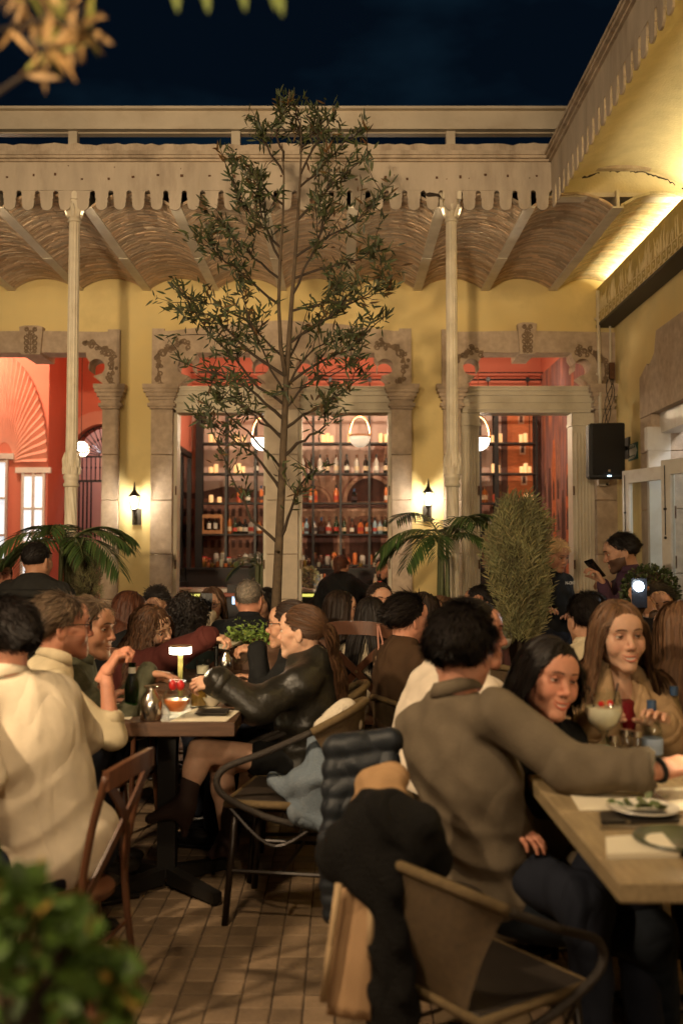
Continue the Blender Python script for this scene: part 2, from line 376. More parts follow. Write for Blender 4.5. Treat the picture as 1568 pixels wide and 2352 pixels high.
doorway('carved stone doorway to the coral room at the left edge', [(70, 1, 126, 203, 166, 762, 764, 28), (70, -1, 126, 203, 166, 762, 764, 28)],
        [(235, 273), (-133, -95)], [(235, 273, 17, 17), (-133, -95, 17, 17)], [(70, 752, 818, 27, 22)], [(256, 822, 1)])
doorway('wide carved stone double doorway in front of the bar, behind the tree', [(511, -1, 62, 164, 99, 748, 762, 28), (511, 1, 62, 137, 101, 748, 738, None), (790, 1, 70, 155, 108, 748, 762, 28), (790, -1, 68, 142, 107, 748, 738, None)],
        [(347, 396), (899, 945), (612, 684)], [(347, 396, 17, 16), (899, 945, 16, 17), (612, 684, 12, 12)], [], [(364, 822, -1), (926, 822, 1)])
doorway('carved stone doorway with a keystone beside the loudspeaker', [(1211, 1, 104, 206, 141, 762, 766, None), (1211, -1, 104, 196, 141, 762, 764, 16)],
        [(1018, 1058), (1368, 1416)], [(1018, 1058, 17, 17), (1368, 1408, 17, 10)], [(1211, 745, 817, 22, 17)], [(1388, 838, 1), (1040, 838, -1)])
yw = thing('plaster_wall', 'amber yellow plaster wall with carved doorways behind the diners', 'wall', (0, YW, 0))
ZT = 4.34
def wallpiece(u0, u1, z0, z1):
    MB().box(WX(u0) if isinstance(u0, int) else u0, WX(u1) if isinstance(u1, int) else u1, YW, YW+.40, z0, z1).build('wall_panel', 'yellow_plaster', yw)
wallpiece(264, 356, 0, 3.50); wallpiece(936, 1026, 0, 3.50); wallpiece(-300, -125, 0, 3.50)
MB().box(-5.2, XR+.01, YW+.001, YW+.40, 3.50, ZT).build('wall_panel', 'yellow_plaster', yw)
# white moulded transoms and pilasters of the timber doors inside the stone openings
def transom(label, u0, u1, pil):
    t = thing('door_frame', label, 'door frame', (WX((u0+u1)//2), YW+.2, 0))
    y0, y1 = YW+.02, YW+.24
    b = MB()
    prof = ((889, 893, .085), (893, 899, .07), (899, 905, .05), (905, 909, .06), (909, 921, .028), (921, 925, .036), (925, 937, .018), (937, 941, .03), (941, 947, .012))
    for v0, v1, ov in prof: b.box(WX(u0)-ov*.9, WX(u1)+ov*.9, y0-ov, y1, WZ(v1, YW), WZ(v0, YW))
    b.build('cornice', 'old_white_paint', t)
    for (a, c) in pil:
        b = MB(); x0, x1 = WX(a), WX(c); zt = WZ(947)
        b.box(x0, x1, y0+.02, y1, 0, zt)
        if x1-x0 > .12:
            b.box(x0-.006, x1+.006, y0+.004, y1-.01, zt-.10, zt-.005); b.box(x0-.012, x1+.012, y0-.008, y1-.01, zt-.13, zt-.10)
            n = 5; w_ = (x1-x0-.05)/n
            for k in range(n):
                xc = x0+.025+w_*(k+.5); b.tube([(xc, y0+.019, .1), (xc, y0+.019, zt-.2)], w_*.36, 6)
        else:
            b.box(x0+.01, x1-.03 if x1-x0 > .05 else x1-.005, y0+.008, y1-.01, 0, zt-.004)
        b.build('pilaster', 'old_white_paint', t)
    for (a, c) in pil:
        b = MB(); xm = WX(a)+.01 if a > (u0+u1)/2 else WX(c)-.01
        for z in (1.32, 2.05): b.cbox((xm, y0+.012, z), .014, .012, .09)
        b.build('hinge', 'rust', t)
    return t
transom('white moulded timber door frame left of the tree trunk', 404, 612, [(396, 404), (604, 613)])
transom('white moulded timber door frame right of the tree trunk', 686, 896, [(684, 692), (892, 900)])
transom('white fluted timber door frame beside the loudspeaker', 1066, 1358, [(1056, 1103), (1318, 1368)])
# ------------------------------------------------------------------ arcade roof: beams, brick vaults, cornice, scalloped valance
ar = thing('arcade_roof', 'cream arcade roof of brick vaults with a scalloped valance, straight ahead', 'roof', (0, YC, 4))
BP, BX0 = .672, .755
ZB = WZ(668)                           # underside of the beams
beams = [BX0+BP*k for k in range(-8, 3)]
for x in beams:
    b = MB().box(x-.042, x+.042, YC+.05, YW+.02, ZB, ZB+.012); b.box(x-.012, x+.012, YC+.05, YW+.02, ZB+.012, ZB+.14)
    b.cbox((x, 8.75, ZB-.001), .088, .06, .006)
    b.build('beam', 'iron_cream', ar)
def vault(parent, x0, x1, y0, y1, z, rise, course, matname, mort, axis='Y', rng=None, n_b=3.4, jit=.0012, name='brick_vault', tl=(.74, 1.26)):
    """vault of thin brick courses between two beams; every brick is a slab of its own"""
    rng = rng or random.Random(int(x0*100)); w_ = x1-x0; Rr = (w_*w_/4+rise*rise)/(2*rise); zc = z+rise-Rr; A = math.asin(w_/2/Rr)
    b = MB(); cols = []
    def pt(a, y, dr): return (x0+w_/2+(Rr+dr)*math.sin(a), y, zc+(Rr+dr)*math.cos(a))
    n = int((y1-y0)/course)
    for i in range(n):
        ya, yb = y0+i*course+.0025, y0+(i+1)*course-.0025; wob = rng.gauss(0, .0015)
        a = -A-rng.random()*2*A/n_b; da = 2*A/n_b
        while a < A:
            aa, ab = max(a+.004, -A), min(a+da*rng.uniform(.8, 1.15), A); nx = ab
            if ab-aa > .02:
                ab -= .006; dr = rng.gauss(0, jit)-.0075; m_ = (aa+ab)/2; t0, t1 = rng.gauss(0, .001), rng.gauss(0, .001)
                vs = []
                for q in (aa, m_, ab): vs += [pt(q, ya+wob+t0, dr+.02), pt(q, ya+wob+t0, dr), pt(q, yb+wob+t1, dr), pt(q, yb+wob+t1, dr+.02)]
                fs = [(1, 2, 6, 5), (5, 6, 10, 9), (0, 1, 5, 4), (4, 5, 9, 8), (2, 3, 7, 6), (6, 7, 11, 10), (0, 3, 2, 1), (8, 9, 10, 11)]
                b.add(vs, fs); k = rng.uniform(*tl); h_ = rng.uniform(.93, 1.07); cols += [(k*h_, k, k/h_, 1)]*12
            a = nx
    o = b.build(name, matname, parent); vcol(o.data, 'tint', cols); tag(o, None, None, kind='stuff')
    b = MB(); m = 12
    for k in range(m+1):
        a = -A+2*A*k/m; b.v += [pt(a, y0, -.003), pt(a, y1, -.003)]
    for k in range(m): b.f.append((2*k, 2*k+1, 2*k+3, 2*k+2))
    b.build('vault_shell', mort, parent, smooth=True)
for i in range(len(beams)-1): vault(ar, beams[i]+.03, beams[i+1]-.03, YC+.08, YW+.01, ZB+.02, .105, .036, 'vault_brick', 'vault_mortar')
mat('vault_lime', (.62, .50, .30), .9, var=.2, vscale=20, bump=.7, bscale=70, attr='tint', spec=.15)
vault(ar, beams[-1]+.03, XR+.03, YC+.06, YW+.01, ZB+.02, .105, .036, 'vault_lime', 'vault_white', tl=(.8, 1.2))
def wob_top(x0, x1, z, amp, seed, n=60):
    rr = random.Random(seed); return [(x1+(x0-x1)*k/n, z+rr.uniform(-amp, amp)*(.4 if k % 3 else 1)) for k in range(n+1)]
# cornice over the valance: rough coping, moulding, painted fascia
z0, z1, z2, z3 = WZ(332, YC), WZ(351, YC), WZ(372, YC), WZ(441, YC)
b = MB().prism([(-5.2, z1-.02), (XE+.02, z1-.02)]+wob_top(-5.2, XE+.02, z0, .012, 5, 130), YC-.01, YC+.5); b.build('coping', 'cornice_plaster', ar)
b = MB()
for k, (a, c, ov) in enumerate(((351, 355, .05), (355, 362, .062), (362, 368, .05), (368, 373, .025))): b.box(-5.2, XE-ov*.0+.0, YC-ov, YC+.02, WZ(c, YC), WZ(a, YC)-.0005)
b.build('moulding', 'cornice_plaster', ar)
def scallop(n, pitch):
    """outline of a valance hanging from z=0: (s, z) with lobed tabs"""
    pts = []
    p = pitch
    for k in range(n):
        s = k*p
        # slot with a round head, shoulder, then the tab's round tip
        for a in np.linspace(math.pi, 0, 5): pts.append((s+.020*math.cos(a)+.0, -.008+.020*math.sin(a)))
        pts += [(s+.020, -.045), (s+.027, -.055), (s+.022, -.068)]
        c = s+p/2; r_ = p/2-.026
        for a in np.linspace(R(170), R(370), 9): pts.append((c+r_*math.cos(a)*1.0, -.098+r_*math.sin(a)*.95 if True else 0))
        pts += [(s+p-.022, -.068), (s+p-.027, -.055), (s+p-.020, -.045)]
    return pts
vp = .1385
n_t = int((XE+5.2)/vp)
prof = scallop(n_t, vp); xs = XE-n_t*vp
poly = [(xs+s, z3+z) for s, z in prof]
# build the fascia tab by tab so that each hanging tab is a panel of its own
fas = MB().box(-5.2, XE, YC-.004, YC+.012, z3+.012, z2).build('fascia', 'valance_paint', ar)
def tab_poly():
    p = vp; q = [(.0695-.0695+.001, .0125), (p-.001, .0125)]
    q += [(p-.001, .012)]
    for a in np.linspace(math.pi/2, math.pi, 4): q.append((p+.020*math.cos(a), -.008+.020*math.sin(a)))
    q += [(p-.020, -.045), (p-.027, -.055), (p-.022, -.068)]
    r_ = p/2-.026
    for a in np.linspace(R(10), R(-190), 10): q.append((p/2+r_*math.cos(a), -.098+r_*math.sin(a)*.95))
    q += [(.022, -.068), (.027, -.055), (.020, -.045)]
    for a in np.linspace(0, math.pi/2, 4): q.append((.020*math.cos(a), -.008+.020*math.sin(a)))
    return q
tabm = MB().prism(tab_poly(), -.003, .0105); me = bpy.data.meshes.new('valance_tab'); me.from_pydata(tabm.v, [], tabm.f); me.materials.append(MATS['valance_paint'])
rr = random.Random(2)
for k in range(n_t):
    o = bpy.data.objects.new('valance_tab', me); COL.objects.link(o); o.location = (xs+k*vp, YC+rr.uniform(-.001, .002), z3+rr.uniform(-.003, .003)); o.rotation_euler = (rr.gauss(0, .01), rr.gauss(0, .006), 0); adopt(o, ar)
MB().box(-5.2, XE, YC+.0125, YC+.045, z3+.014, z1-.025).build('back_board', 'cornice_plaster', ar)
MB().box(-5.2, XR+.3, YC+.046, YW+.38, 4.345, 4.40).build('roof_slab', 'cornice_plaster', ar)
# nail heads and holes along the fascia
b = MB()
for k in range(36):
    x = -5+k*.19+rr.uniform(-.02, .02); z = z3+.11+rr.uniform(-.02, .03)
    b.cbox((x, YC-.006, z), .012+rr.random()*.01, .004, .012+rr.random()*.012)
    if rr.random() < .5: b.cbox((x+rr.uniform(-.1, .1), YC-.006, z+rr.uniform(-.06, .1)), .006, .004, .008)
b.build('nail', 'rust', ar)
# chipped hole near the right-hand column
b = MB(); hp = P(992, 447, YC); b.prism([(hp.x-.07, hp.z), (hp.x-.03, hp.z-.02), (hp.x+.03, hp.z-.015), (hp.x+.075, hp.z-.03), (hp.x+.05, hp.z+.004), (hp.x-.02, hp.z+.016)], YC-.007, YC-.0055); b.build('broken_patch', 'chip', ar)
# steel roof beam on short posts above the cornice
rb = thing('roof_beam', 'long cream steel channel on short posts above the cornice', 'beam', (0, YC+.25, z0))
yb = YC+.22; za, zb_ = WZ(305, yb), WZ(249, yb)
b = MB().box(-6, 3.2, yb, yb+.02, za+.03, zb_-.02); b.box(-6, 3.2, yb-.045, yb+.02, zb_-.02, zb_); b.box(-6, 3.2, yb-.045, yb+.09, za+.012, za+.03)
b.box(-6, 3.2, yb+.02, yb+.09, za+.004, za+.012); b.build('channel', 'steel_cream', rb)
for u in (-150, 169, 542, 1034, 1330):
    x = P(u, 318, yb).x; MB().box(x-.034, x+.034, yb-.02, yb+.055, z0-.12, za+.006).build('post', 'steel_cream', rb)
# ------------------------------------------------------------------ right arcade: eave, single vault, wall, cove light
rw = thing('plaster_wall', 'amber yellow plaster side wall with the exit sign on the right', 'wall', (XR, 5, 0))
ya, yb2 = 6.62, 8.80                                              # doorway in the side wall
MB().box(XR, XR+.4, yb2-.01, YW+.4, 0, ZT).build('wall_panel', 'yellow_plaster', rw)
MB().box(XR, XR+.4, -4, ya+.01, 0, ZT).build('wall_panel', 'yellow_plaster', rw)
MB().box(XR+.0005, XR+.4, ya, yb2, 3.02, ZT-.0005).build('wall_panel', 'yellow_plaster', rw)
re_ = thing('arcade_roof', 'plastered eave with a scalloped valance along the right side', 'roof', (XE, 4, 4))
b = MB().prism([(-4, z1-.02), (YC+.5, z1-.02)]+wob_top(-4, YC+.5, z0+.005, .01, 8, 110), XE-.01, XE+.5, axis='X'); b.build('coping', 'cornice_plaster', re_)
b = MB()
for k, (a, c, ov) in enumerate(((351, 355, .05), (355, 362, .062), (362, 368, .05), (368, 373, .025))): b.box(XE-ov, XE+.02, -4, YC+.02-ov, WZ(c, YC), WZ(a, YC))
b.build('moulding', 'cornice_plaster', re_)
MB().box(XE-.004, XE+.012, -4, YC-.006, z3+.012, z2).build('fascia', 'valance_paint', re_)
for k in range(int(7.2/vp)):
    o = bpy.data.objects.new('valance_tab', me); COL.objects.link(o); o.location = (XE, YC-.01-k*vp, z3+rr.uniform(-.003, .003)); o.rotation_euler = (rr.gauss(0, .006), rr.gauss(0, .012), -math.pi/2); adopt(o, re_)
# smooth limewashed vault along the right passage
w_ = XR-XE-.02; rise = .20; zs = z3+.03; Rr = (w_*w_/4+rise*rise)/(2*rise); A = math.asin(w_/2/Rr); b = MB(); m = 20; ny = 60
for j in range(ny+1):
    y = -4+(YC+.12+4)*j/ny
    for k in range(m+1):
        a = -A+2*A*k/m; rpl = .004*math.sin(y*95)+.002*math.sin(y*41+k); b.v.append((XE+.02+w_/2+(Rr+rpl)*math.sin(a), y, zs+rise-Rr+(Rr+rpl)*math.cos(a)))
for j in range(ny):
    for k in range(m): q = j*(m+1)+k; b.f.append((q, q+m+1, q+m+2, q+1))
b.build('vault_shell', 'vault_white', re_, smooth=True)
b = MB().box(XE+.02, XR, YC+.10, YC+.22, zs-.03, zs+.002); b.build('cross_beam', 'iron_cream', re_)
arc = [(XE+.02+w_/2+Rr*math.sin(-A+2*A*k/m), zs+rise-Rr+Rr*math.cos(-A+2*A*k/m)+.01) for k in range(m+1)]
MB().prism([(XR, zs+.003), (XE+.02, zs+.003)]+arc, YC+.11, YC+.20).build('end_panel', 'vault_white', re_)
rr = random.Random(77); crk = [(XE+.02+w_/2+(Rr)*math.sin(-A+2*A*k/60), zs+rise-Rr+Rr*math.cos(-A+2*A*k/60)-.022+rr.gauss(0, .004)) for k in range(61)]
for a_, e_ in ((14, 22), (25, 31), (33, 52), (54, 57)):
    seg = crk[a_:e_]; MB().prism([(x, z-rr.uniform(.003, .014)) for x, z in seg]+[(x, z+rr.uniform(0, .004)) for x, z in seg[::-1]], YC+.106, YC+.111).build('crack', 'chip', re_)
# painted frieze board standing off the wall, hiding the strip light
zf0, zf1 = WZ(752), WZ(664)
fz = thing('frieze', 'painted green-gold frieze board with a key pattern under the right vault', 'frieze', (XR, 5, zf0))
XF = XR-.16
b = MB(); 
MB().box(XF-.004, XF+.018, -4, YW-.002, zf0+.135, zf1).build('board', 'frieze_paint', fz)
MB().box(XF-.010, XF+.016, -4, YW-.003, zf0+.02, zf0+.135).build('trim', 'frieze_trim', fz)
MB().box(XF-.016, XR, -4, YW-.004, zf0-.006, zf0+.02).build('ledge', 'black_wood', fz)
b = MB()
for k in range(int((YW-4.4)/.13)):     # Greek key units in relief
    y = YW-.08-k*.13
    def S(a0, a1, c0, c1): b.box(XF-.014, XF-.009, y-a1, y-a0, zf0+.03+c0, zf0+.03+c1)
    S(0, .012, 0, .09); S(0.012, .085, .078, .09); S(.073, .085, .028, .078); S(.035, .073, .028, .040); S(.035, .047, .04, .06); S(.085, .118, 0, .012)
b.build('key_pattern', 'frieze_paint', fz)
rr = random.Random(11); b = MB()
for k in range(150):                    # scribbled grasses in relief
    y = rr.uniform(4.6, YW-.1); h = rr.uniform(.06, .2); lean = rr.uniform(-.06, .06); zz = zf0+.14
    b.tube([(XF-.005, y, zz), (XF-.006, y+lean*.4, zz+h*.6), (XF-.005, y+lean, zz+h)], [.006, .005, .001], 4)
tag(b.build('grass_relief', 'frieze_trim', fz), None, None, kind='stuff')
# strip light in the cove behind the frieze board
cl = thing('strip_light', 'glowing warm strip light in the cove behind the frieze', 'light', (XR-.06, 4, zf0+.05))
MB().box(XR-.10, XR-.05, -4, YW-.14, zf1-.06, zf1-.05).build('strip', glow('strip_glow', (1, .80, .42), 2), cl)
lamp('strip_lamp', 'AREA', (XR-.075, 7.9, zf1-.03), (1, .86, .52), 34, cl, .06, rot=(math.pi, R(14), 0), sy=3.5)
lamp('strip_lamp', 'AREA', (XR-.075, 3.4, zf1-.03), (1, .86, .52), 48, cl, .06, rot=(math.pi, R(14), 0), sy=5.0)
# ------------------------------------------------------------------ cast-iron columns
def column(u, label):
    x = P(u, 900, YC).x; t = thing('iron_column', label, 'column', (x, YC+.07, 0), 'cast-iron columns of the arcade'); c = (x, YC+.07, 0)
    zt = z3-.05
    zcol0, zcol1 = WZ(1112, YC), WZ(1045, YC)
    fl_ = lambda q, z: 1+.055*math.cos(12*q)
    b = MB(); b.lathe([(.043, zcol1), (.039, zt-.16)], c, 96, star=fl_); b.build('fluted_shaft', 'iron_cream', t, True, 60)
    b = MB(); b.lathe([(.036, zt-.165), (.050, zt-.16), (.052, zt-.15), (.046, zt-.14), (.041, zt-.13), (.046, zt-.09), (.056, zt-.05), (.064, zt-.02), (.060, zt)], c, 24)
    b.box(x-.07, x+.07, YC, YC+.14, zt, z3+.02)
    for k in range(8):
        q = 2*math.pi*k/8; d = Vector((math.cos(q), math.sin(q), 0))
        b.tube([Vector(c)+d*.043+Vector((0,0,zt-.125)), Vector(c)+d*.058+Vector((0,0,zt-.07)), Vector(c)+d*.072+Vector((0,0,zt-.035)), Vector(c)+d*.074+Vector((0,0,zt-.055))], [.014, .018, .012, .006], 6)
    b.build('capital', 'iron_cream', t, True, 45)
    b = MB(); h = zcol1-zcol0
    b.lathe([(.043, zcol0-.02), (.056, zcol0-.015), (.060, zcol0-.004), (.057, zcol0+.008), (.049, zcol0+.02), (.052, zcol0+.035), (.060, zcol0+.05), (.0605, zcol0+.06), (.054, zcol0+.075), (.057, zcol0+.11), (.058, zcol0+.16), (.051, zcol0+.21), (.044, zcol0+.25), (.041, zcol0+.285)], c, 32)
    for k in range(8):      # acanthus leaves
        for row, (za_, zb__, rad) in enumerate(((zcol0+.08, zcol0+.17, .058), (zcol0+.13, zcol0+.245, .056))):
            q = 2*math.pi*(k+.5*row)/8; d = Vector((math.cos(q), math.sin(q), 0)); o_ = Vector(c)
            b.tube([o_+d*rad*.97+Vector((0,0,za_)), o_+d*(rad+.003)+Vector((0,0,(za_+zb__)/2)), o_+d*(rad-.006)+Vector((0,0,zb__))], [.013, .012, .002], 6)
    b.build('collar', 'iron_cream', t, True, 50)
    tw = lambda q, z: 1+.05*math.cos(10*q+z*26)
    b = MB(); b.lathe([(.046, .25+(zcol0-.27)*k/60) for k in range(61)], c, 80, star=tw); b.build('twisted_shaft', 'iron_cream', t, True, 60)
    b = MB(); b.lathe([(.085, 0), (.085, .06), (.07, .08), (.075, .12), (.06, .16), (.055, .25), (.047, .26)], c, 24); b.build('base', 'iron_cream', t, True, 40)
column(161, 'left cast-iron column, fluted above and twisted below, before the coral doorway')
column(1040, 'right cast-iron column, fluted above and twisted below, beside the palm')
# ------------------------------------------------------------------ lantern sconces between the doorways
mat('lantern_metal', (.05, .04, .03), .45, metal=.6)
def sconce(u, v, label):
    p = P(u, v, YW-.13); x, y, z = p
    t = thing('wall_lantern', label, 'wall lamp', (x, YW, z-.2), 'wall lanterns between the doorways')
    b = MB(); b.lathe([(.0, -.075), (.012, -.07), (.02, -.06), (.028, -.05), (.032, -.04), (.02, -.035)], p, 14)
    b.lathe([(.056, .085), (.058, .09), (.045, .105), (.03, .122), (.022, .135), (.012, .15), (.014, .16), (.008, .175), (.006, .20), (.002, .225)], p, 16)
    b.cbox((x, YW-.012, z-.11), .085, .024, .16); 
    for k in range(6):
        q = 2*math.pi*k/6; d = Vector((math.cos(q), math.sin(q), 0))
        b.tube([p+d*.033+Vector((0,0,-.042)), p+d*.046+Vector((0,0,.02)), p+d*.056+Vector((0,0,.087))], .003, 5)
    b.tube([(x, YW-.02, z-.13), (x, YW-.07, z-.16), (x, YW-.12, z-.13), (x, y, z-.072)], .009, 6)
    b.tube([(x, YW-.02, z-.07), (x, YW-.06, z-.10), (x, YW-.05, z-.13)], .006, 6); b.ball((x, YW-.13, z-.175), .012, 8, 6)
    b.build('frame', 'lantern_metal', t)
    MB().lathe([(.014, -.035), (.022, -.02), (.026, .02), (.022, .06), (.01, .08)], p, 12).build('bulb', glow('lantern_glow', (1, .92, .76), 40), t, True)
    lamp('lantern_lamp', 'POINT', p+Vector((0, -.005, .02)), (1, .92, .78), 95, t, .03)
sconce(309, 1160, 'lit black wall lantern left of the bar doorway'); sconce(983, 1152, 'lit black wall lantern right of the bar doorway')
# ------------------------------------------------------------------ bar room behind the middle and right doorways
YM = 14.2; XBL, XBR = -2.14, 2.86; ZBC = 4.62
br = thing('bar_room', 'coral painted bar room seen through the doorways', 'room', (0, 12, 0))
MB().box(XBL-.2, XBR+.2, YW+.42, YM+.3, -.012, -.002).build('floor', 'inner_floor', br)
MB().box(XBL-.2, XBR+.2, YW+.40, YM+.3, ZBC, ZBC+.1).build('ceiling', 'coral_plaster', br)
MB().box(XBL-.1, XBL, YW+.40, YM, 0, ZBC).build('side_wall', 'coral_plaster', br)
MB().box(XBR, XBR+.1, YW+.40, YM, 0, ZBC).build('side_wall', 'coral_plaster', br)
MB().box(XBL-.1, XBR+.1, YM, YM+.1, 0, ZBC).build('back_wall', 'coral_plaster', br)
for y in (11.2, 12.4, 13.5): MB().box(XBL, XBR, y-.06, y+.06, ZBC-.12, ZBC-.001).build('ceiling_beam', 'coral_plaster', br)
b = MB(); zr = P(700, 872, YM-.15).z
b.tube([(XBL, YM-.15, zr), (XBR, YM-.15, zr)], .016, 6); b.tube([(XBL, YM-.15, zr+.10), (XBR, YM-.15, zr+.10)], .010, 6)
for k in range(9): x = XBL+.3+k*.56; b.tube([(x, YM-.15, zr), (x, YM-.15, zr-.42)], .008, 5); b.cbox((x, YM-.15, zr), .05, .06, .06)
b.build('shelf_rail', 'dark_metal', br)
# mural print of an old square at dusk
mat('mural_sky', (.52, .36, .29), .8, var=.10, vscale=.8, stain=(.38, .27, .25), sscale=.7, samt=.7)
mat('mural_dark', (.085, .035, .025), .8, var=.45, vscale=9)
mat('mural_mid', (.27, .125, .085), .8, var=.5, vscale=11, detail=8)
mat('mural_light', (.52, .30, .20), .8, var=.35, vscale=14, detail=8)
mat('mural_brick', (.46, .13, .045), .8, var=.30, vscale=10, stretch=(1, 1, 4))
mat('mural_haze', (.20, .10, .09), .8, var=.5, vscale=3, stretch=(3, 3, .6), stain=(.52, .17, .07), sscale=2.4, samt=.9)
mu = thing('mural', 'dusky city square mural print on the wall behind the bottle shelves', 'mural', (0, YM, 0))
def mp_(u, v, k=0): p = P(u, v, YM-.004-.004*k); return p.x, p.z
def mshape(pts, m, k, name='print'):
    MB().prism([mp_(u, v, k) for u, v in pts], YM-.004*k-.004, YM-.0005-.004*(k-1)-.001).build(name, m, mu)
def arcp(cu, cv, ru, rv, a0, a1, n=14): return [(cu+ru*math.cos(R(a)), cv-rv*math.sin(R(a))) for a in np.linspace(a0, a1, n)]
mshape([(430, 1420), (430, 905), (1245, 905), (1245, 1420)][::-1], 'mural_sky', 1, 'sky_print')
mshape([(430, 1420), (430, 1138), (480, 1130), (520, 1118), (560, 1126), (610, 1135), (690, 1128), (690, 1420)][::-1], 'mural_mid', 2)
mshape([(430, 1136), (480, 1126), (520, 1116), (560, 1122), (612, 1131), (612, 1142), (430, 1146)][::-1], 'mural_dark', 3)
for r_ in range(3):
    for k in range(16): mshape([(436+k*16, 1168+r_*36), (436+k*16, 1186+r_*36), (444+k*16, 1186+r_*36), (444+k*16, 1168+r_*36)], 'mural_dark', 3)
mshape([(690, 1420), (690, 1090), (745, 1084), (905, 1084), (905, 1420)][::-1], 'mural_light', 2)
mshape(arcp(935, 1062, 84, 78, 0, 180, 20), 'mural_mid', 3)
for k in range(5): mshape([(880+k*13, 1062), (884+k*13+(2-k)*1.5, 990+abs(k-3)*6), (886+k*13+(2-k)*1.5, 990+abs(k-3)*6), (882.5+k*13, 1062)], 'mural_light', 4)
mshape(arcp(905, 1020, 32, 26, 0, 180), 'mural_dark', 3); mshape([(902, 1000), (902, 965), (906, 965), (906, 1000)][::-1], 'mural_dark', 3)
for (cu, cv, r_) in ((848, 1152, 66), (722, 1158, 42)):
    mshape(arcp(cu, cv, r_, r_*1.02, 0, 180, 22), 'mural_mid', 3); mshape(arcp(cu, cv, r_*.92, r_*.95, 0, 180, 22), 'mural_light', 4); mshape(arcp(cu, cv, r_*.78, r_*.83, 0, 180, 22), 'mural_dark' if r_ > 50 else 'mural_mid', 5)
for (cu, cv, r_) in ((838, 1232, 48), (735, 1240, 40), (600, 1250, 30)):
    mshape(arcp(cu, cv, r_, r_, 0, 180, 18)+[(cu-r_, cv+60), (cu+r_, cv+60)], 'mural_mid', 3); mshape(arcp(cu, cv, r_*.75, r_*.75, 0, 180, 18)+[(cu-r_*.75, cv+60), (cu+r_*.75, cv+60)], 'mural_dark', 4)
for k in range(14): mshape([(694+k*15, 1186), (694+k*15, 1206), (700+k*15, 1206), (700+k*15, 1186)], 'mural_mid', 6)
mshape([(690, 1160), (905, 1160), (905, 1166), (690, 1166)][::-1], 'mural_dark', 6)
for k in range(8): mshape([(700+k*27, 1420), (700+k*27, 1260), (712+k*27, 1260), (712+k*27, 1420)][::-1], 'mural_dark', 5)
for (cu, w__) in ((700, 8), (782, 9), (900, 8)): mshape([(cu-w__, 1090), (cu, 1050), (cu+w__, 1090)], 'mural_mid', 3)
# tower and haze of the right-hand part
mshape([(1150, 1420), (1150, 905), (1245, 905), (1245, 1420)][::-1], 'mural_dark', 2)
mshape([(1168, 1420), (1164, 905), (1212, 905), (1224, 1420)][::-1], 'mural_brick', 3)
mshape([(1218, 1420), (1216, 905), (1224, 905), (1231, 1420)][::-1], 'mural_brick', 3)
for k in range(4):
    cu, cv = 1196+k*3.4, 962+k*70
    mshape([(cu-7, cv+12), (cu+7, cv+12)]+arcp(cu, cv-6, 7, 7, 0, 180, 9), 'mural_light', 4); mshape([(cu-3.5, cv+8), (cu+3.5, cv+8)]+arcp(cu, cv-5, 3.5, 4, 0, 180, 7), 'mural_dark', 5)
mshape([(1104, 1420), (1104, 1118), (1150, 1112), (1150, 1420)][::-1], 'mural_mid', 2)
for k in range(6): mshape([(1106+k*8, 1112), (1112+k*7.4, 1080), (1113.5+k*7.4, 1080), (1108+k*8, 1112)], 'mural_light', 3)
# mural on the side wall, seen along its length
b = MB().box(XBR-.012, XBR-.001, 10.6, YM-.05, .2, 4.0); b.build('side_print', 'mural_haze', mu)
rr = random.Random(21)
for k in range(9):
    y = 11.7+k*.27; zt_ = rr.uniform(2.0, 3.2); b = MB()
    b.prism([(y-.10, .3), (y+.10, .3), (y+.10, zt_-.3), (y+.03, zt_), (y-.03, zt_), (y-.10, zt_-.3)], XBR-.018, XBR-.0125, axis='X'); b.build('print', ('mural_brick', 'mural_dark', 'mural_mid')[k % 3], mu)
    for j in range(5):
        zz = .9+j*.42
        if zz+.3 < zt_-.1:
            b = MB(); b.prism([(y-.05, zz), (y+.05, zz), (y+.05, zz+.2), (y, zz+.28), (y-.05, zz+.2)], XBR-.022, XBR-.0185, axis='X'); b.build('print', 'mural_dark', mu)
# shelving in front of the mural
YS0, YS1 = YM-.34, YM-.10
sh = thing('bottle_shelf', 'tall black metal bottle shelving before the mural', 'shelf', (0, YS0, 0))
SV = (1016, 1086, 1154, 1226, 1297)
def sz(v): return P(CX, v, YS0).z
def sx(u): return P(u, 1100, YS0).x
ztop = sz(942)+.03
for u, w__ in ((457, .05), (519, .016), (586, .016), (652, .016), (719, .016), (782, .016), (848, .016), (897, .016), (965, .016), (1030, .016), (1103, .016), (1140, .03), (1232, .016)):
    b = MB(); b.box(sx(u)-w__, sx(u)+w__, YS0, YS0+.02, .9, ztop); b.box(sx(u)-w__*.7, sx(u)+w__*.7, YS1-.02, YS1, .9, ztop); b.build('post', 'dark_metal', sh)
for v in SV:
    z = sz(v); MB().box(sx(452), sx(1236), YS0-.003, YS1+.003, z-.022, z).build('shelf_board', 'black_wood', sh)
MB().box(sx(452), sx(1236), YS0-.002, YS0+.022, ztop, ztop+.03).build('top_rail', 'dark_metal', sh)
bc = thing('back_counter', 'dark panelled cabinet under the bottle shelves', 'cabinet', (0, YS0, 0))
zc_ = sz(1300); MB().box(XBL+.02, XBR-.05, YM-.55, YM-.02, 0, zc_-.05).build('cabinet', 'black_wood', bc); MB().box(XBL+.02, XBR-.05, YM-.58, YM-.02, zc_-.05, zc_-.024).build('counter_top', 'black_wood', bc)
for k in range(11): x = XBL+.25+k*.45; MB().cbox((x, YM-.556, .58), .38, .012, .75, bev=.004).build('door_panel', mat('cab_panel', (.03, .02, .015), .45), bc)
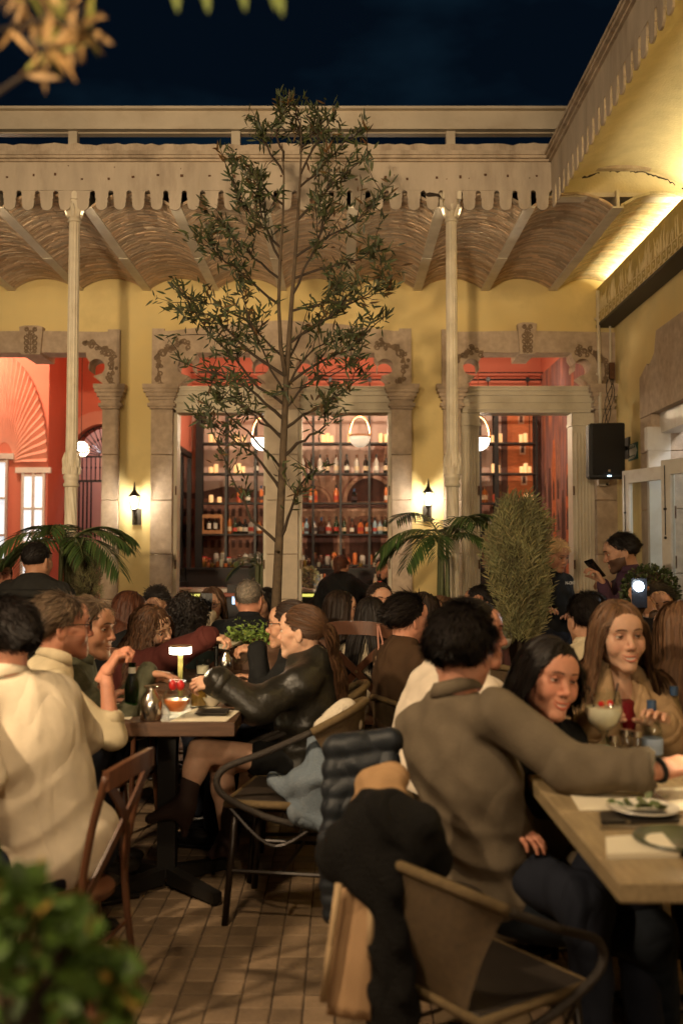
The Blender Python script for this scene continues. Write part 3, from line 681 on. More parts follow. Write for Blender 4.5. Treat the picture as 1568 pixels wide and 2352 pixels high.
# mirror on the coral side wall
mi = thing('wall_mirror', 'dark framed mirror on the coral wall left of the shelves', 'mirror', (XBL, 13.2, 1))
y0_, y1_, zm0, zm1 = 11.0, 13.95, 1.0, sz(1040)
b = MB()
for (a, c, e, f_) in ((y0_, y1_, zm1-.07, zm1), (y0_, y1_, zm0, zm0+.07), (y0_, y0_+.07, zm0+.07, zm1-.07), (y1_-.07, y1_, zm0+.07, zm1-.07)): b.box(XBL+.001, XBL+.04, a, c, e, f_)
b.build('frame', 'black_wood', mi)
MB().box(XBL+.004, XBL+.012, y0_+.07, y1_-.07, zm0+.07, zm1-.07).build('glass', mat('mirror_glass', (.85, .85, .85), .02, metal=1.), mi)
# pendant lamps
def pendant(u, v, d, label, lit):
    p = P(u, v, d); t = thing('pendant_lamp', label, 'pendant lamp', p); r_ = .13
    b = MB(); b.tube([p+Vector((r_*math.cos(a)*1.0, 0, .02+.24*math.sin(a))) for a in np.linspace(0, math.pi, 17)], .012, 8); b.build('hoop', mat('hoop_wood', (.42, .20, .08), .5), t, True)
    MB().lathe([(r_*1.03, 0), (r_*1.03, .022), (r_*.96, .022), (r_*.96, 0)], p, 24).build('rim', 'hoop_wood', t)
    MB().lathe([(r_*math.sin(a), -r_*1.05*math.cos(a)) for a in np.linspace(.02, math.pi/2, 10)], p, 24).build('bowl', glow('bowl_lit', (1, .93, .80), 7) if lit else glow('bowl_soft', (1, .80, .55), .35), t, True)
    MB().tube([p+Vector((0, 0, .26)), Vector((p.x, p.y, ZBC))], .004, 5).build('cord', mat('cord_red', (.35, .08, .04), .6), t)
    lamp('pendant_bulb', 'POINT', p+Vector((0, 0, .07)), (1, .76, .50), 40, t, .05)
pendant(826, 1003, 12.2, 'white bowl pendant lamp on a wooden hoop before the shelves', False)
pendant(1098, 1008, 11.3, 'lit bowl pendant lamp half hidden by the fluted pilaster', True)
pendant(603, 1008, 11.6, 'lit bowl pendant lamp half hidden by the middle pier', True)
# ceiling spot fixtures that wash the shelves
for k, x in enumerate((-1.5, -.3, 1.0, 2.2)):
    p = Vector((x, 12.3, ZBC-.18)); t = thing('ceiling_spot', ('first', 'second', 'third', 'fourth')[k]+' ceiling spot from the left in the bar room', 'spot lamp', p, 'ceiling spots of the bar room')
    MB().lathe([(.05, -.08), (.05, .06), (.02, .06), (.02, .18)], p, 12).build('can', 'dark_metal', t)
    lamp('spot_lamp', 'SPOT', p+Vector((0, .03, -.09)), (1, .78, .56), 125, t, .04, spot=110, aim=(x, YM, 2.0), blend=.8)
# wide rear light of the bar ceiling
t = thing('ceiling_light', 'warm ceiling light over the bar counter', 'light', (.4, 11.3, ZBC-.13))
MB().lathe([(.16, -.03), (.18, 0), (.18, .02)], (.4, 11.3, ZBC-.14), 20).build('disc', glow('disc_glow', (1, .8, .55), 6), t)
lamp('disc_lamp', 'POINT', (.4, 11.3, ZBC-.24), (1, .76, .52), 60, t, .12)
# bar counter just inside the doors
cb = thing('bar_counter', 'pale stone bar counter with lit underside inside the doors', 'counter', (0, 11.0, 0))
zct = P(740, 1352, 11.0).z
MB().cbox((.35, 11.25, zct-.02), 4.9, .6, .04, bev=.005).build('counter_top', mat('counter_stone', (.62, .56, .46), .3, var=.2, vscale=6), cb)
MB().box(-2.08, 2.78, 11.05, 11.45, 0, zct-.041).build('front', 'black_wood', cb)
MB().box(-2.0, 2.7, 11.035, 11.045, zct-.09, zct-.06).build('light_strip', glow('bar_strip', (.75, .7, .12), 1.2), cb)
sd = thing('service_ledge', 'red wooden service ledge over a lit blue screen', 'shelf', P(560, 1365, 10.6))
p = P(560, 1366, 10.7); MB().cbox(p, .62, .22, .035, bev=.004).build('ledge', mat('red_wood', (.34, .07, .03), .45, var=.2, vscale=6, stretch=(1, 6, 6)), sd)
p = P(566, 1384, 10.75); MB().cbox((p.x, p.y, .55), .40, .16, 1.1).build('cabinet', 'black_wood', sd)
p = P(566, 1377, 10.62); MB().cbox(p, .30, .02, .10, bev=.004).build('screen', glow('screen_glow', (.30, .62, .95), 2.2), sd)
# ------------------------------------------------------------------ coral room behind the left doorway
YL = 13.6; cr = thing('coral_room', 'bright coral room with an iron fanlight seen through the left doorway', 'room', (-3.4, 12, 0))
MB().box(-7, XBL-.21, YW+.42, YL+3, -.012, -.002).build('floor', 'inner_floor', cr)
MB().box(-7, XBL-.21, YW+.40, YL+.3, 4.7, 4.8).build('ceiling', 'coral_plaster', cr)
MB().box(XBL-.30, XBL-.20, YW+.40, YL, 0, 4.7).build('side_wall', 'pink_plaster', cr)
def lx(u): return P(u, 1100, YL).x
def lz(v): return P(CX, v, YL).z
# back wall with the arched opening: pieces around it
acx, acz, ar_ = lx(236), lz(1046), 72*YL/FS
pts = [(acx-ar_, 0), (acx-ar_, acz)]+[(acx+ar_*math.cos(a), acz+ar_*math.sin(a)) for a in np.linspace(math.pi, 0, 22)]+[(acx+ar_, 0), (XBL-.2, 0), (XBL-.2, 4.7), (lx(121), 4.7), (lx(121), 0)]
MB().prism(pts, YL, YL+.35).build('back_wall', 'coral_plaster', cr)
pts = [(acx-ar_, .0)]+[(acx+ar_*math.cos(a), acz+ar_*math.sin(a)) for a in np.linspace(math.pi, .5, 20)]+[(acx+ar_*1.42*math.cos(a), acz+ar_*1.42*math.sin(a)) for a in np.linspace(.5, math.pi, 20)]+[(acx-ar_*1.42, 0)]
MB().prism(pts[::-1], YL-.05, YL-.001).build('arch_band', 'pink_plaster', cr)
for v0, v1, ov in ((1040, 1046, 8), (1046, 1056, 5), (1056, 1066, 7)): MB().box(lx(236-102-ov), lx(236-70), YL-.09, YL-.051, lz(v1), lz(v0)).build('impost', 'pink_plaster', cr)
# nearer coral wall behind the fan-shaped light pattern
YK = 12.6; kx = P(112, 1000, YK).x
MB().box(-7, kx, YK, YK+.3, 0, 4.7).build('near_wall', 'coral_plaster', cr)
MB().box(kx-.02, kx+.0, YK+.301, YL+.3, 0, 4.7).build('side_wall', 'coral_plaster', cr)
# wall behind the arch, lit
MB().box(-7, XBL-.3, YL+2.4, YL+2.5, 0, 5).build('far_wall', 'pink_plaster', cr)
sh2 = thing('light_fan', 'large pleated scallop shell relief on the coral wall', 'relief', P(20, 1030, YK))  # projected fan of light, modelled as a lighter pleated relief
b = MB(); n = 64; cu, cv = 10, 1080; cp = P(cu, cv, YK)
rad = lambda a: 1.35*(1-.10*abs(math.cos(a)))
for k in range(n+1):
    a = math.pi*k/n; dep = .05+.028*math.cos(k*math.pi/1.0)
    for j, fr in enumerate((.0, .3, .6, .85, 1.0)):
        r_ = .25+(rad(a)-.25)*fr; bul = .05*math.sin(math.pi*min(fr*1.1, 1)); b.v.append((cp.x+r_*.46*math.cos(a), YK-.005-(dep*fr+bul), cp.z+.10+r_*1.02*math.sin(a)*1.0))
for k in range(n):
    for j in range(4): q = k*5+j; b.f.append((q, q+5, q+6, q+1))
b.build('fan_pleats', mat('fan_light_coral', (.74, .34, .24), .8, var=.1), sh2)  # paler coral stands for the light thrown on the wall
def lwin(u0, u1, v0, v1, label, d=YK):
    a, c = P(u0, v0, d-.02), P(u1, v1, d-.02); t = thing('window', label, 'window', (a.x, d, c.z))
    MB().box(a.x, c.x, d-.012, d-.004, c.z, a.z).build('pane', glow('pane_glow', (.80, .88, .95), .85), t)
    b = MB(); w_ = .03
    for x in (a.x, (a.x+c.x)/2, c.x): b.box(x-w_/2, x+w_/2, d-.05, d-.013, c.z-.03, a.z+.03)
    for f_ in (0, .25, .5, .75, 1): z = c.z+(a.z-c.z)*f_; b.box(a.x, c.x, d-.046, d-.0135, z-w_/2, z+w_/2)
    b.build('frame', 'door_white', t)
    b = MB().box(a.x-.09, c.x+.09, d-.06, d-.002, a.z+.03, a.z+.10); b.build('head_trim', 'door_white', t)
lwin(54, 98, 1092, 1400, 'bright white window in the coral room beside the palm'); lwin(-40, 12, 1060, 1400, 'bright white window at the left edge of the coral room')
gr = thing('iron_fanlight', 'black wrought-iron fan grille and gate in the arched opening', 'grille', (acx, YL+.1, 0))
b = MB(); yy = YL+.1
b.tube([(acx+ar_*.97*math.cos(a), yy, acz+ar_*.97*math.sin(a)) for a in np.linspace(0, math.pi, 28)], .012, 6)
for k in range(17):
    a = math.pi*k/16; b.tube([(acx+ar_*.15*math.cos(a), yy, acz+ar_*.15*math.sin(a)), (acx+ar_*.97*math.cos(a), yy, acz+ar_*.97*math.sin(a))], .007, 5)
    b.ball((acx+ar_*.55*math.cos(a), yy, acz+ar_*.55*math.sin(a)), .016, 6, 4); b.ball((acx+ar_*.6*math.cos(a), yy, acz+ar_*.6*math.sin(a)), .012, 6, 4)
b.build('fan', 'dark_metal', gr)
b = MB(); b.box(acx-ar_, acx+ar_, yy-.012, yy+.012, acz-.02, acz+.004)
for k in range(15): x = acx-ar_+ar_*2*k/14; b.tube([(x, yy, acz), (x, yy, acz-.33)], .008, 5); b.ball((x, yy, acz-.16), .016, 6, 4)
b.box(acx-ar_, acx+ar_, yy-.012, yy+.012, acz-.36, acz-.33); b.build('balusters', 'dark_metal', gr)
b = MB()
for k in range(5): x = acx-ar_+.03+k*.055; b.tube([(x, yy, acz-.36), (x, yy, 0)], .012, 5)
b.build('gate_leaf', 'dark_metal', gr)
gl = thing('globe_lamp', 'glowing white wire globe lamp beside the left column', 'lamp', P(187, 1032, 11.2)); p = P(187, 1032, 11.2)
b = MB()
for k in range(6):
    q = math.pi*k/6; b.tube([p+Vector((.088*math.cos(a)*math.cos(q), .088*math.cos(a)*math.sin(q), .088*math.sin(a))) for a in np.linspace(0, 2*math.pi, 24, endpoint=False)], .006, 5, closed=True)
for zz in (-.045, 0, .045): rr_ = math.sqrt(.088**2-zz**2); b.tube([p+Vector((rr_*math.cos(a), rr_*math.sin(a), zz)) for a in np.linspace(0, 2*math.pi, 24, endpoint=False)], .005, 5, closed=True)
b.build('cage', mat('cage_white', (.85, .8, .7), .4), gl)
b = MB()
for k in range(3): b.ball(p+Vector((.035*math.cos(2.1*k), .035*math.sin(2.1*k), .01)), .026, 10, 8)
b.build('bulb', glow('globe_glow', (1, .95, .85), 22), gl, True)
MB().tube([p+Vector((0, 0, .088)), Vector((p.x, p.y, 4.7))], .004, 5).build('cord', 'dark_metal', gl)
lamp('globe_bulb', 'POINT', p, (1, .82, .62), 45, gl, .06)
t = thing('ceiling_light', 'warm ceiling light over the shell relief in the coral room', 'light', (-4.4, 11.6, 4.5)); MB().lathe([(.14, -.03), (.16, 0), (.16, .19)], (-4.4, 11.6, 4.5), 20).build('disc', 'disc_glow', t)
lamp('disc_lamp', 'POINT', (-4.3, 11.5, 4.3), (1, .76, .54), 150, t, .1)
t = thing('ceiling_light', 'cool light in the passage behind the iron grille', 'light', (-3.0, YL+1.2, 4.2)); MB().lathe([(.12, -.03), (.14, 0), (.14, .05)], (-3.0, YL+1.2, 4.2), 20).build('disc', glow('disc_cool', (.9, .95, 1), 6), t)
lamp('disc_lamp', 'POINT', (-3.0, YL+1.2, 4.0), (.95, .95, 1), 90, t, .1)
# ------------------------------------------------------------------ side doorway on the right: stone surround and open glazed leaves
sd2 = thing('stone_doorway', 'stone doorway in the right wall with white glazed leaves swung open', 'doorway', (XR, 7.7, 0))
ztp = 2.62
for (a, c) in ((yb2-.02-.30, yb2), (ya, ya+.32)):
    for z_a, z_b in ((0, .6), (.6, 1.25), (1.25, 1.8), (1.8, 2.3), (2.3, ztp)): MB().cbox((XR+.16, (a+c)/2, (z_a+z_b)/2), .42, c-a, z_b-z_a-.004, bev=.006).build('stone_block', 'cantera_stone', sd2)
MB().prism([(ya, ztp), (yb2, ztp), (yb2, 2.98), (yb2-.22, 3.07), (yb2-.27, 3.04), (yb2-.42, 3.12), (yb2-.48, 3.3), (ya, 3.3)], XR-.052, XR+.35, axis='X').build('lintel', 'cantera_stone', sd2)
MB().box(XR+.02, XR+.2, ya+.32, yb2-.32, 2.45, ztp).build('transom', 'door_white', sd2)
b = MB(); b.box(XR-.10, XR+.10, yb2-.36, yb2-.28, ztp-.32, ztp-.12); b.box(XR-.085, XR+.1, yb2-.35, yb2-.29, 0, ztp-.32); b.build('inner_jamb', 'door_white', sd2)
sr = thing('side_room', 'white lit room behind the right doorway', 'room', (4, 7.5, 0))
MB().box(4.3, 4.4, 5.5, 10, 0, 3.6).build('wall', mat('white_wall', (.70, .70, .70), .8), sr)
MB().box(3.1, 4.3, 10, 10.1, 0, 3.6).build('wall', 'white_wall', sr); MB().box(3.1, 4.3, 5.4, 5.5, 0, 3.6).build('wall', 'white_wall', sr); MB().box(3.1, 4.4, 5.4, 10.1, 3.6, 3.7).build('ceiling', 'white_wall', sr); MB().box(3.1, 4.4, 5.4, 10.1, -.01, -.001).build('floor', 'white_wall', sr)
t = thing('ceiling_light', 'bright cool ceiling light in the room behind the right doorway', 'light', (3.7, 7.6, 3.5)); MB().lathe([(.2, -.03), (.2, .1)], (3.7, 7.6, 3.5), 16).build('disc', 'disc_cool', t)
lamp('disc_lamp', 'POINT', (3.7, 7.6, 3.3), (.92, .95, 1), 75, t, .15)
def leaf(x0, y0, x1, y1, zt_, label):
    t = thing('door_leaf', label, 'door', (x0, y0, 0)); d = Vector((x1-x0, y1-y0, 0)); L_ = d.length; d.normalize(); nrm = Vector((-d.y, d.x, 0)); M = Matrix((d, nrm, Vector((0, 0, 1)))).transposed()
    def bar(a, c, z_a, z_b, th=.04, name='stile', m='door_white'):
        cc = Vector((x0, y0, 0))+d*(a+c)/2+Vector((0, 0, (z_a+z_b)/2)); MB().cbox(cc, c-a, th, z_b-z_a, M=M, bev=.003 if th > .02 else 0).build(name, m, t)
    w_ = .085
    bar(0, w_, 0.02, zt_); bar(L_-w_, L_, 0.02, zt_); bar(w_, L_-w_, zt_-.11, zt_, .038, 'rail'); bar(w_, L_-w_, .02, .75, .034, 'panel'); bar(w_, L_-w_, .75, .84, .038, 'rail')
    bar(w_-.005, L_-w_+.005, .84, zt_-.11, .005, 'pane', thin_glass('door_glass', (.90, .93, .92)))
    b = MB(); c = Vector((x0, y0, 0))+d*(L_-.04)-nrm*.026; c2 = Vector((x0, y0, 0))+d*(L_-.04)+nrm*.026
    for q in (c, c2): b.tube([q+Vector((0, 0, zt_-.04)), q+Vector((0, 0, zt_-.55))], .004, 5); b.cbox(q+Vector((0, 0, zt_-.36)), .025, .006, .015, M=M); b.ball(q+Vector((0, 0, zt_-.57)), .011, 8, 6)
    b.build('bolt', 'dark_metal', t)
    b = MB()
    for z in (.5, 1.35, 1.75): b.cbox(Vector((x0, y0, z))+d*.01-nrm*.022, .035, .008, .10, M=M)
    b.build('hinge', 'rust', t)
leaf(XR-.05, 7.96, 2.43, 8.55, 2.13, 'white glazed door leaf folded back towards the loudspeaker')
leaf(XR-.03, 6.72, 2.36, 7.30, 2.10, 'white glazed door leaf cut by the right edge of the picture')
# loudspeaker, conduit, cables, sensor, exit sign
sp = thing('loudspeaker', 'black loudspeaker hung in the corner above the doors', 'speaker', P(1396, 1034, 9.05)); c = P(1396, 1034, 9.05)
mat('speaker_black', (.012, .011, .009), .6, bump=.2, bscale=200); mat('speaker_grille', (.018, .015, .012), .5, metal=.3, bump=.6, bscale=500)
M = Matrix.Rotation(R(-8), 3, 'Z') @ Matrix.Rotation(R(4), 3, 'X')
MB().cbox(c+Vector((0, .12, 0)), .315, .26, .515, M=M, bev=.02).build('cabinet', 'speaker_black', sp)
MB().cbox(c+Vector((-.002, -.016, .01)), .285, .02, .47, M=M, bev=.009).build('grille', 'speaker_grille', sp)
MB().cbox(c+Vector((0, -.027, -.19)), .022, .004, .022, M=M).build('badge', mat('badge', (.25, .18, .12), .4), sp)
MB().cbox(c+Vector((0, -.026, -.237)), .032, .006, .010, M=M).build('status_light', glow('led_blue', (.55, .8, 1), 6), sp)
b = MB(); b.tube([c+Vector((.1, .22, .05)), (XR, c.y+.3, c.z+.05)], .02, 8); b.cbox((XR-.01, c.y+.3, c.z+.05), .02, .14, .2); b.build('bracket', 'dark_metal', sp)
cd = thing('conduit', 'thin cream conduit running down from the vault to the loudspeaker', 'pipe', P(1376, 800, 9.7)); a, e = P(1371, 668, 9.70), P(1379, 985, 9.70)
MB().tube([a, e], .017, 10).build('pipe', 'iron_cream', cd, True)
b = MB()
for f_ in (.2, .6): q = a.lerp(e, f_); b.cbox(q+Vector((0, .03, 0)), .05, .03, .02)
b.build('clamp', 'iron_cream', cd)
cbn = thing('cable', 'loose black cables hanging above the loudspeaker', 'cable', P(1400, 900, 9.5))
rr = random.Random(4)
for k in range(4):
    a, e = P(1403+rr.uniform(-4, 4), 872, 9.66), P(1392+rr.uniform(-4, 6), 972, 9.30); pts = [a.lerp(e, f_)+Vector((.03*math.sin(f_*5+k*2), 0, 0)) for f_ in np.linspace(0, 1, 10)]; MB().tube(pts, .004, 5).build('strand', 'dark_metal', cbn)
q = P(1404, 852, 9.66); MB().cbox(q, .05, .04, .16).build('junction_box', 'rust', cbn)
q = P(1403, 760, 9.70); MB().tube([P(1399, 668, 9.72), P(1401, 850, 9.72)], .010, 6).build('strand', 'old_white_paint', cbn)
sn = thing('motion_sensor', 'small white sensor box below the loudspeaker', 'sensor', P(1383, 1108, 9.6)); q = P(1384, 1108, 9.62); b = MB(); b.cbox(q, .10, .07, .07, bev=.01); b.build('box', 'door_white', sn); MB().ball(q+Vector((.03, -.04, -.02)), .015, 8, 6).build('lens', 'dark_metal', sn)
es = thing('exit_sign', 'green evacuation sign with a white arrow on the right wall', 'sign', (XR, 9.17, 1.9))
pa, pb = P(1446, 1022, 1), P(1466, 1056, 1)
yA, yB = XR/((1446-CX)/FS), XR/((1467-CX)/FS)
zA, zB = WZ(1057, 9.2), WZ(1019, 9.2)
MB().box(XR-.008, XR-.001, yB, yA, zA, zB).build('plate', mat('sign_green', (.0, .075, .055), .4), es)
zm = (zA+zB)/2; hh = (zB-zA)/2; L_ = yA-yB
arrow = [(yB+.01*L_, zm), (yB+.22*L_, zm-.78*hh), (yB+.22*L_, zm-.42*hh), (yA-.03*L_, zm-.42*hh), (yA-.03*L_, zm+.42*hh), (yB+.22*L_, zm+.42*hh), (yB+.22*L_, zm+.78*hh)]
MB().prism(arrow[::-1], XR-.0105, XR-.0085, axis='X').build('arrow', mat('sign_white', (.75, .72, .62), .5), es)
def wall_text(txt, y, z, size, parent, m):
    cu_ = bpy.data.curves.new('lettering', 'FONT'); cu_.body = txt; cu_.size = size; cu_.extrude = .0006; cu_.align_x = 'LEFT'; cu_.space_character = .95
    o = bpy.data.objects.new('lettering', cu_); COL.objects.link(o); o.rotation_euler = (math.pi/2, 0, -math.pi/2); o.location = (XR-.0092, y, z)
    dg = bpy.context.evaluated_depsgraph_get(); me = bpy.data.meshes.new_from_object(o.evaluated_get(dg)); bpy.data.objects.remove(o)
    me.transform(Matrix.Translation((XR-.0095, y, z)) @ Matrix.Rotation(-math.pi/2, 4, 'Z') @ Matrix.Rotation(math.pi/2, 4, 'X')); me.materials.clear(); return link('lettering', me, m, parent)
wall_text('RUTA DE', yA-.02, zm+.50*hh, .042, es, 'sign_white'); wall_text('EVACUACION', yA-.02, zm-.80*hh, .030, es, 'sign_white')
# ------------------------------------------------------------------ courtyard lamps out of view: left eave read from cast shadows, others added fill
def flood(x, y, z, aim, e, label, col=(1, .66, .34), size=.14, spot=120):
    t = thing('unseen_floodlight', label, 'flood lamp', (x, y, z)); d = (Vector(aim)-Vector((x, y, z))).normalized(); Mq = d.to_track_quat('Z', 'Y').to_matrix()
    MB().lathe([(.06, -.16), (.12, -.03), (.15, .0), (.14, .0)], (x, y, z), 18, M=Mq).build('housing', 'dark_metal', t)
    MB().tube([Vector((x, y, z))-d*.1, Vector((x, y, z))-d*.1+Vector((0, -.25, .1))], .012, 6).build('bracket', 'dark_metal', t)
    lamp('flood_lamp', 'SPOT', Vector((x, y, z))+d*.02, col, e, t, size, spot=spot, aim=aim, blend=.9)
flood(-3.3, .6, 4.25, (.1, 4.6, .8), 1050, 'warm floodlight under the left eave of the courtyard', (1, .74, .46), spot=125)
flood(-1.4, -3.6, 2.25, (-.9, 9, 3.3), 2650, 'warm floodlight behind the photographer aimed at the arcade', (1, .75, .46), spot=42)  # added to light wall and vaults, cone kept above the diners
flood(-.7, .9, 4.35, (-.42, 3.9, 0), 350, 'warm floodlight hung on a cable over the courtyard', (1, .73, .44), spot=66)  # added from above to lift the floor and shoulders
flood(1.3, -3.2, 3.6, (.6, 3.6, 1.0), 340, 'warm floodlight high on the rear right of the courtyard', (1, .75, .48))  # added fill for floor and faces on the right
cbl = thing('cable', 'steel cable strung across the courtyard above the diners', 'cable', (-.7, .65, 4.5)); MB().tube([(-4.9, .65, 4.62), (-2.5, .65, 4.52), (-.7, .65, 4.46), (XE, .65, 4.45)], .005, 6).build('wire', 'dark_metal', cbl)  # unseen wire, added only as support for the overhead lamp
# strip light on the back of the valance that washes the brick vaults and the yellow wall
vs = thing('strip_light', 'warm strip light behind the scalloped valance', 'light', (-1.5, YC+.1, z3)); MB().box(-5, 1.4, YC+.02, YC+.035, z3+.09, z3+.10).build('strip', glow('strip_soft', (1, .76, .44), .8), vs)
lamp('strip_lamp', 'AREA', (-1.7, YC+.04, ZB-.025), (1, .80, .54), 5, vs, 6.2, sy=.05, rot=(R(90), 0, 0), spread=50)
# a lit cove like the right-hand one runs along the left arcade, out of the picture
lc = thing('strip_light', 'warm strip light in the cove of the left arcade', 'light', (-4.9, 5, 3.8)); MB().box(-4.95, -4.90, 1, YW-.1, 3.86, 3.88).build('strip', 'strip_glow', lc)
lamp('strip_lamp', 'AREA', (-4.86, 7.4, 3.92), (1, .78, .42), 260, lc, .06, rot=(math.pi, R(-35), 0), sy=4.5)
# ------------------------------------------------------------------ smooth bodies: distance fields turned into one continuous surface
class Field:
    def __init__(s, lo, hi, h):
        s.h = h; s.lo = np.array(lo, float)-2*h; n = np.maximum(np.ceil((np.array(hi, float)+2*h-s.lo)/h).astype(int)+1, 4)
        s.ax = [s.lo[i]+h*np.arange(n[i]) for i in range(3)]; s.f = np.full(n, 9.0, np.float32)
    def _sl(s, lo, hi, m):
        out = []
        for i in range(3):
            a = int(np.floor((lo[i]-m-s.lo[i])/s.h)); b = int(np.ceil((hi[i]+m-s.lo[i])/s.h))+1
            out.append(slice(max(a, 0), max(min(b, len(s.ax[i])), 0)))
        return tuple(out)
    def _xyz(s, sl): return s.ax[0][sl[0]][:, None, None], s.ax[1][sl[1]][None, :, None], s.ax[2][sl[2]][None, None, :]
    def _put(s, sl, d, k, op):
        a = s.f[sl]
        if a.size == 0: return
        d = d.astype(np.float32)
        if op == 'sub': d = -d; hh = np.maximum(k-np.abs(a-d), 0)/k; s.f[sl] = np.maximum(a, d)+hh*hh*k*.25
        else: hh = np.maximum(k-np.abs(a-d), 0)/k; s.f[sl] = np.minimum(a, d)-hh*hh*k*.25
    def cone(s, a, b, ra, rb, k=.02, op='u'):
        a = np.array(a, float); b = np.array(b, float); m = max(ra, rb)+k+3*s.h; sl = s._sl(np.minimum(a, b), np.maximum(a, b), m); X, Y, Z = s._xyz(sl)
        ba = b-a; L = max(ba @ ba, 1e-9); t = np.clip(((X-a[0])*ba[0]+(Y-a[1])*ba[1]+(Z-a[2])*ba[2])/L, 0, 1)
        d = np.sqrt((X-a[0]-t*ba[0])**2+(Y-a[1]-t*ba[1])**2+(Z-a[2]-t*ba[2])**2)-(ra+t*(rb-ra)); s._put(sl, d, k, op)
    def ell(s, c, r, M=None, k=.02, op='u'):
        c = np.array(c, float); r = np.array(r, float); m = r.max()+k+3*s.h; sl = s._sl(c, c, m); X, Y, Z = s._xyz(sl); X = X-c[0]; Y = Y-c[1]; Z = Z-c[2]
        if M is not None:
            q = [X*M[0][i]+Y*M[1][i]+Z*M[2][i] for i in range(3)]
        else: q = [X, Y, Z]
        k0 = np.sqrt((q[0]/r[0])**2+(q[1]/r[1])**2+(q[2]/r[2])**2); k1 = np.sqrt((q[0]/r[0]**2)**2+(q[1]/r[1]**2)**2+(q[2]/r[2]**2)**2)+1e-9
        s._put(sl, k0*(k0-1)/k1, k, op)
    def cut(s, p, n):
        """keep the side opposite to n"""
        X, Y, Z = s._xyz((slice(None),)*3); n = np.array(n, float)/np.linalg.norm(n); d = (X-p[0])*n[0]+(Y-p[1])*n[1]+(Z-p[2])*n[2]; s.f = np.maximum(s.f, d.astype(np.float32))
    def fold(s, amp, seed=0, fr=(52, 44, 70)):
        """cloth folds: bends the surface by a few millimetres along slanting waves"""
        X, Y, Z = s._xyz((slice(None),)*3); r_ = random.Random(seed); p = [r_.uniform(0, 6) for _ in range(6)]
        wv = np.sin(fr[0]*(X*.8+Z*.75)+2.1*np.sin(9*Y+7*Z+p[0])+p[1])*.5+np.sin(fr[1]*(Y*.7-Z*.8)+1.8*np.sin(11*X+p[2])+p[3])*.5+.6*np.sin(fr[2]*(Z*.6+.5*X-.5*Y)+2.4*np.sin(8*X+6*Y+p[4])+p[5])
        s.f += (amp*wv).astype(np.float32)
    def crease(s, amp, c, up, fw, seed=0):
        """sharp drag folds of a loose shirt: slack rolls near the waist, slanting ridges from the shoulders"""
        X, Y, Z = s._xyz((slice(None),)*3); r_ = random.Random(seed); p = [r_.uniform(0, 6) for _ in range(8)]; X = X-c[0]; Y = Y-c[1]; Z = Z-c[2]
        rt = np.cross(fw, up); a = X*rt[0]+Y*rt[1]+Z*rt[2]; b = X*up[0]+Y*up[1]+Z*up[2]
        low = 1/(1+np.exp((b+.02)/.05)); m1 = .5+.5*np.sin(9*a+5*b+p[0]); m2 = .5+.5*np.sin(13*a-7*b+p[1])
        w1 = np.abs(np.sin(30*b+5*a+1.6*np.sin(8*a+p[2])+p[3])); w2 = np.abs(np.sin(20*(a*.8+b*.6)+1.3*np.sin(9*b+p[4])+p[5])); w3 = np.abs(np.sin(23*(a*.75-b*.65)+1.2*np.sin(10*a+p[6])+p[7]))
        s.f += (amp*(low*m1*(w1-.55)*1.5+(1-low)*(m2*(w2-.6)+(1-m2)*(w3-.6)))).astype(np.float32)
    def mesh(s):
        f = s.f; h = s.h; ins = f < 0
        c = [ins[i:f.shape[0]-1+i, j:f.shape[1]-1+j, k:f.shape[2]-1+k] for i in (0, 1) for j in (0, 1) for k in (0, 1)]
        sm = sum(q.astype(np.int8) for q in c); act = (sm > 0) & (sm < 8); idx = np.argwhere(act)
        if len(idx) == 0: return np.zeros((0, 3)), np.zeros((0, 4), int)
        lut = -np.ones(act.shape, np.int32); lut[act] = np.arange(len(idx))
        corner = np.array([(i, j, k) for i in (0, 1) for j in (0, 1) for k in (0, 1)])
        val = np.stack([f[idx[:, 0]+a, idx[:, 1]+b, idx[:, 2]+c_] for a, b, c_ in corner], 1)
        acc = np.zeros((len(idx), 3)); cnt = np.zeros(len(idx))
        for a in range(8):
            for b in range(a+1, 8):
                if np.abs(corner[a]-corner[b]).sum() != 1: continue
                va, vb = val[:, a], val[:, b]; cr_ = (va < 0) != (vb < 0); t = np.where(cr_, va/np.where(cr_, va-vb, 1), 0)
                acc += np.where(cr_[:, None], corner[a]+t[:, None]*(corner[b]-corner[a]), 0); cnt += cr_
        V = s.lo+h*(idx+acc/cnt[:, None]); F = []
        for ax in range(3):
            sh = [slice(None)]*3; sh[ax] = slice(0, f.shape[ax]-1); a = ins[tuple(sh)]; sh[ax] = slice(1, None); b = ins[tuple(sh)]
            e = np.argwhere(a != b); o1, o2 = [(1, 2), (2, 0), (0, 1)][ax]
            ok = (e[:, o1] > 0) & (e[:, o2] > 0) & (e[:, o1] < f.shape[o1]-1) & (e[:, o2] < f.shape[o2]-1); e = e[ok]
            if len(e) == 0: continue
            def L(d1, d2):
                q = e.copy(); q[:, o1] += d1; q[:, o2] += d2; return lut[q[:, 0], q[:, 1], q[:, 2]]
            q = np.stack([L(-1, -1), L(0, -1), L(0, 0), L(-1, 0)], 1); fl_ = ~a[e[:, 0], e[:, 1], e[:, 2]]; q[fl_] = q[fl_][:, ::-1]; F.append(q)
        return V, np.concatenate(F)

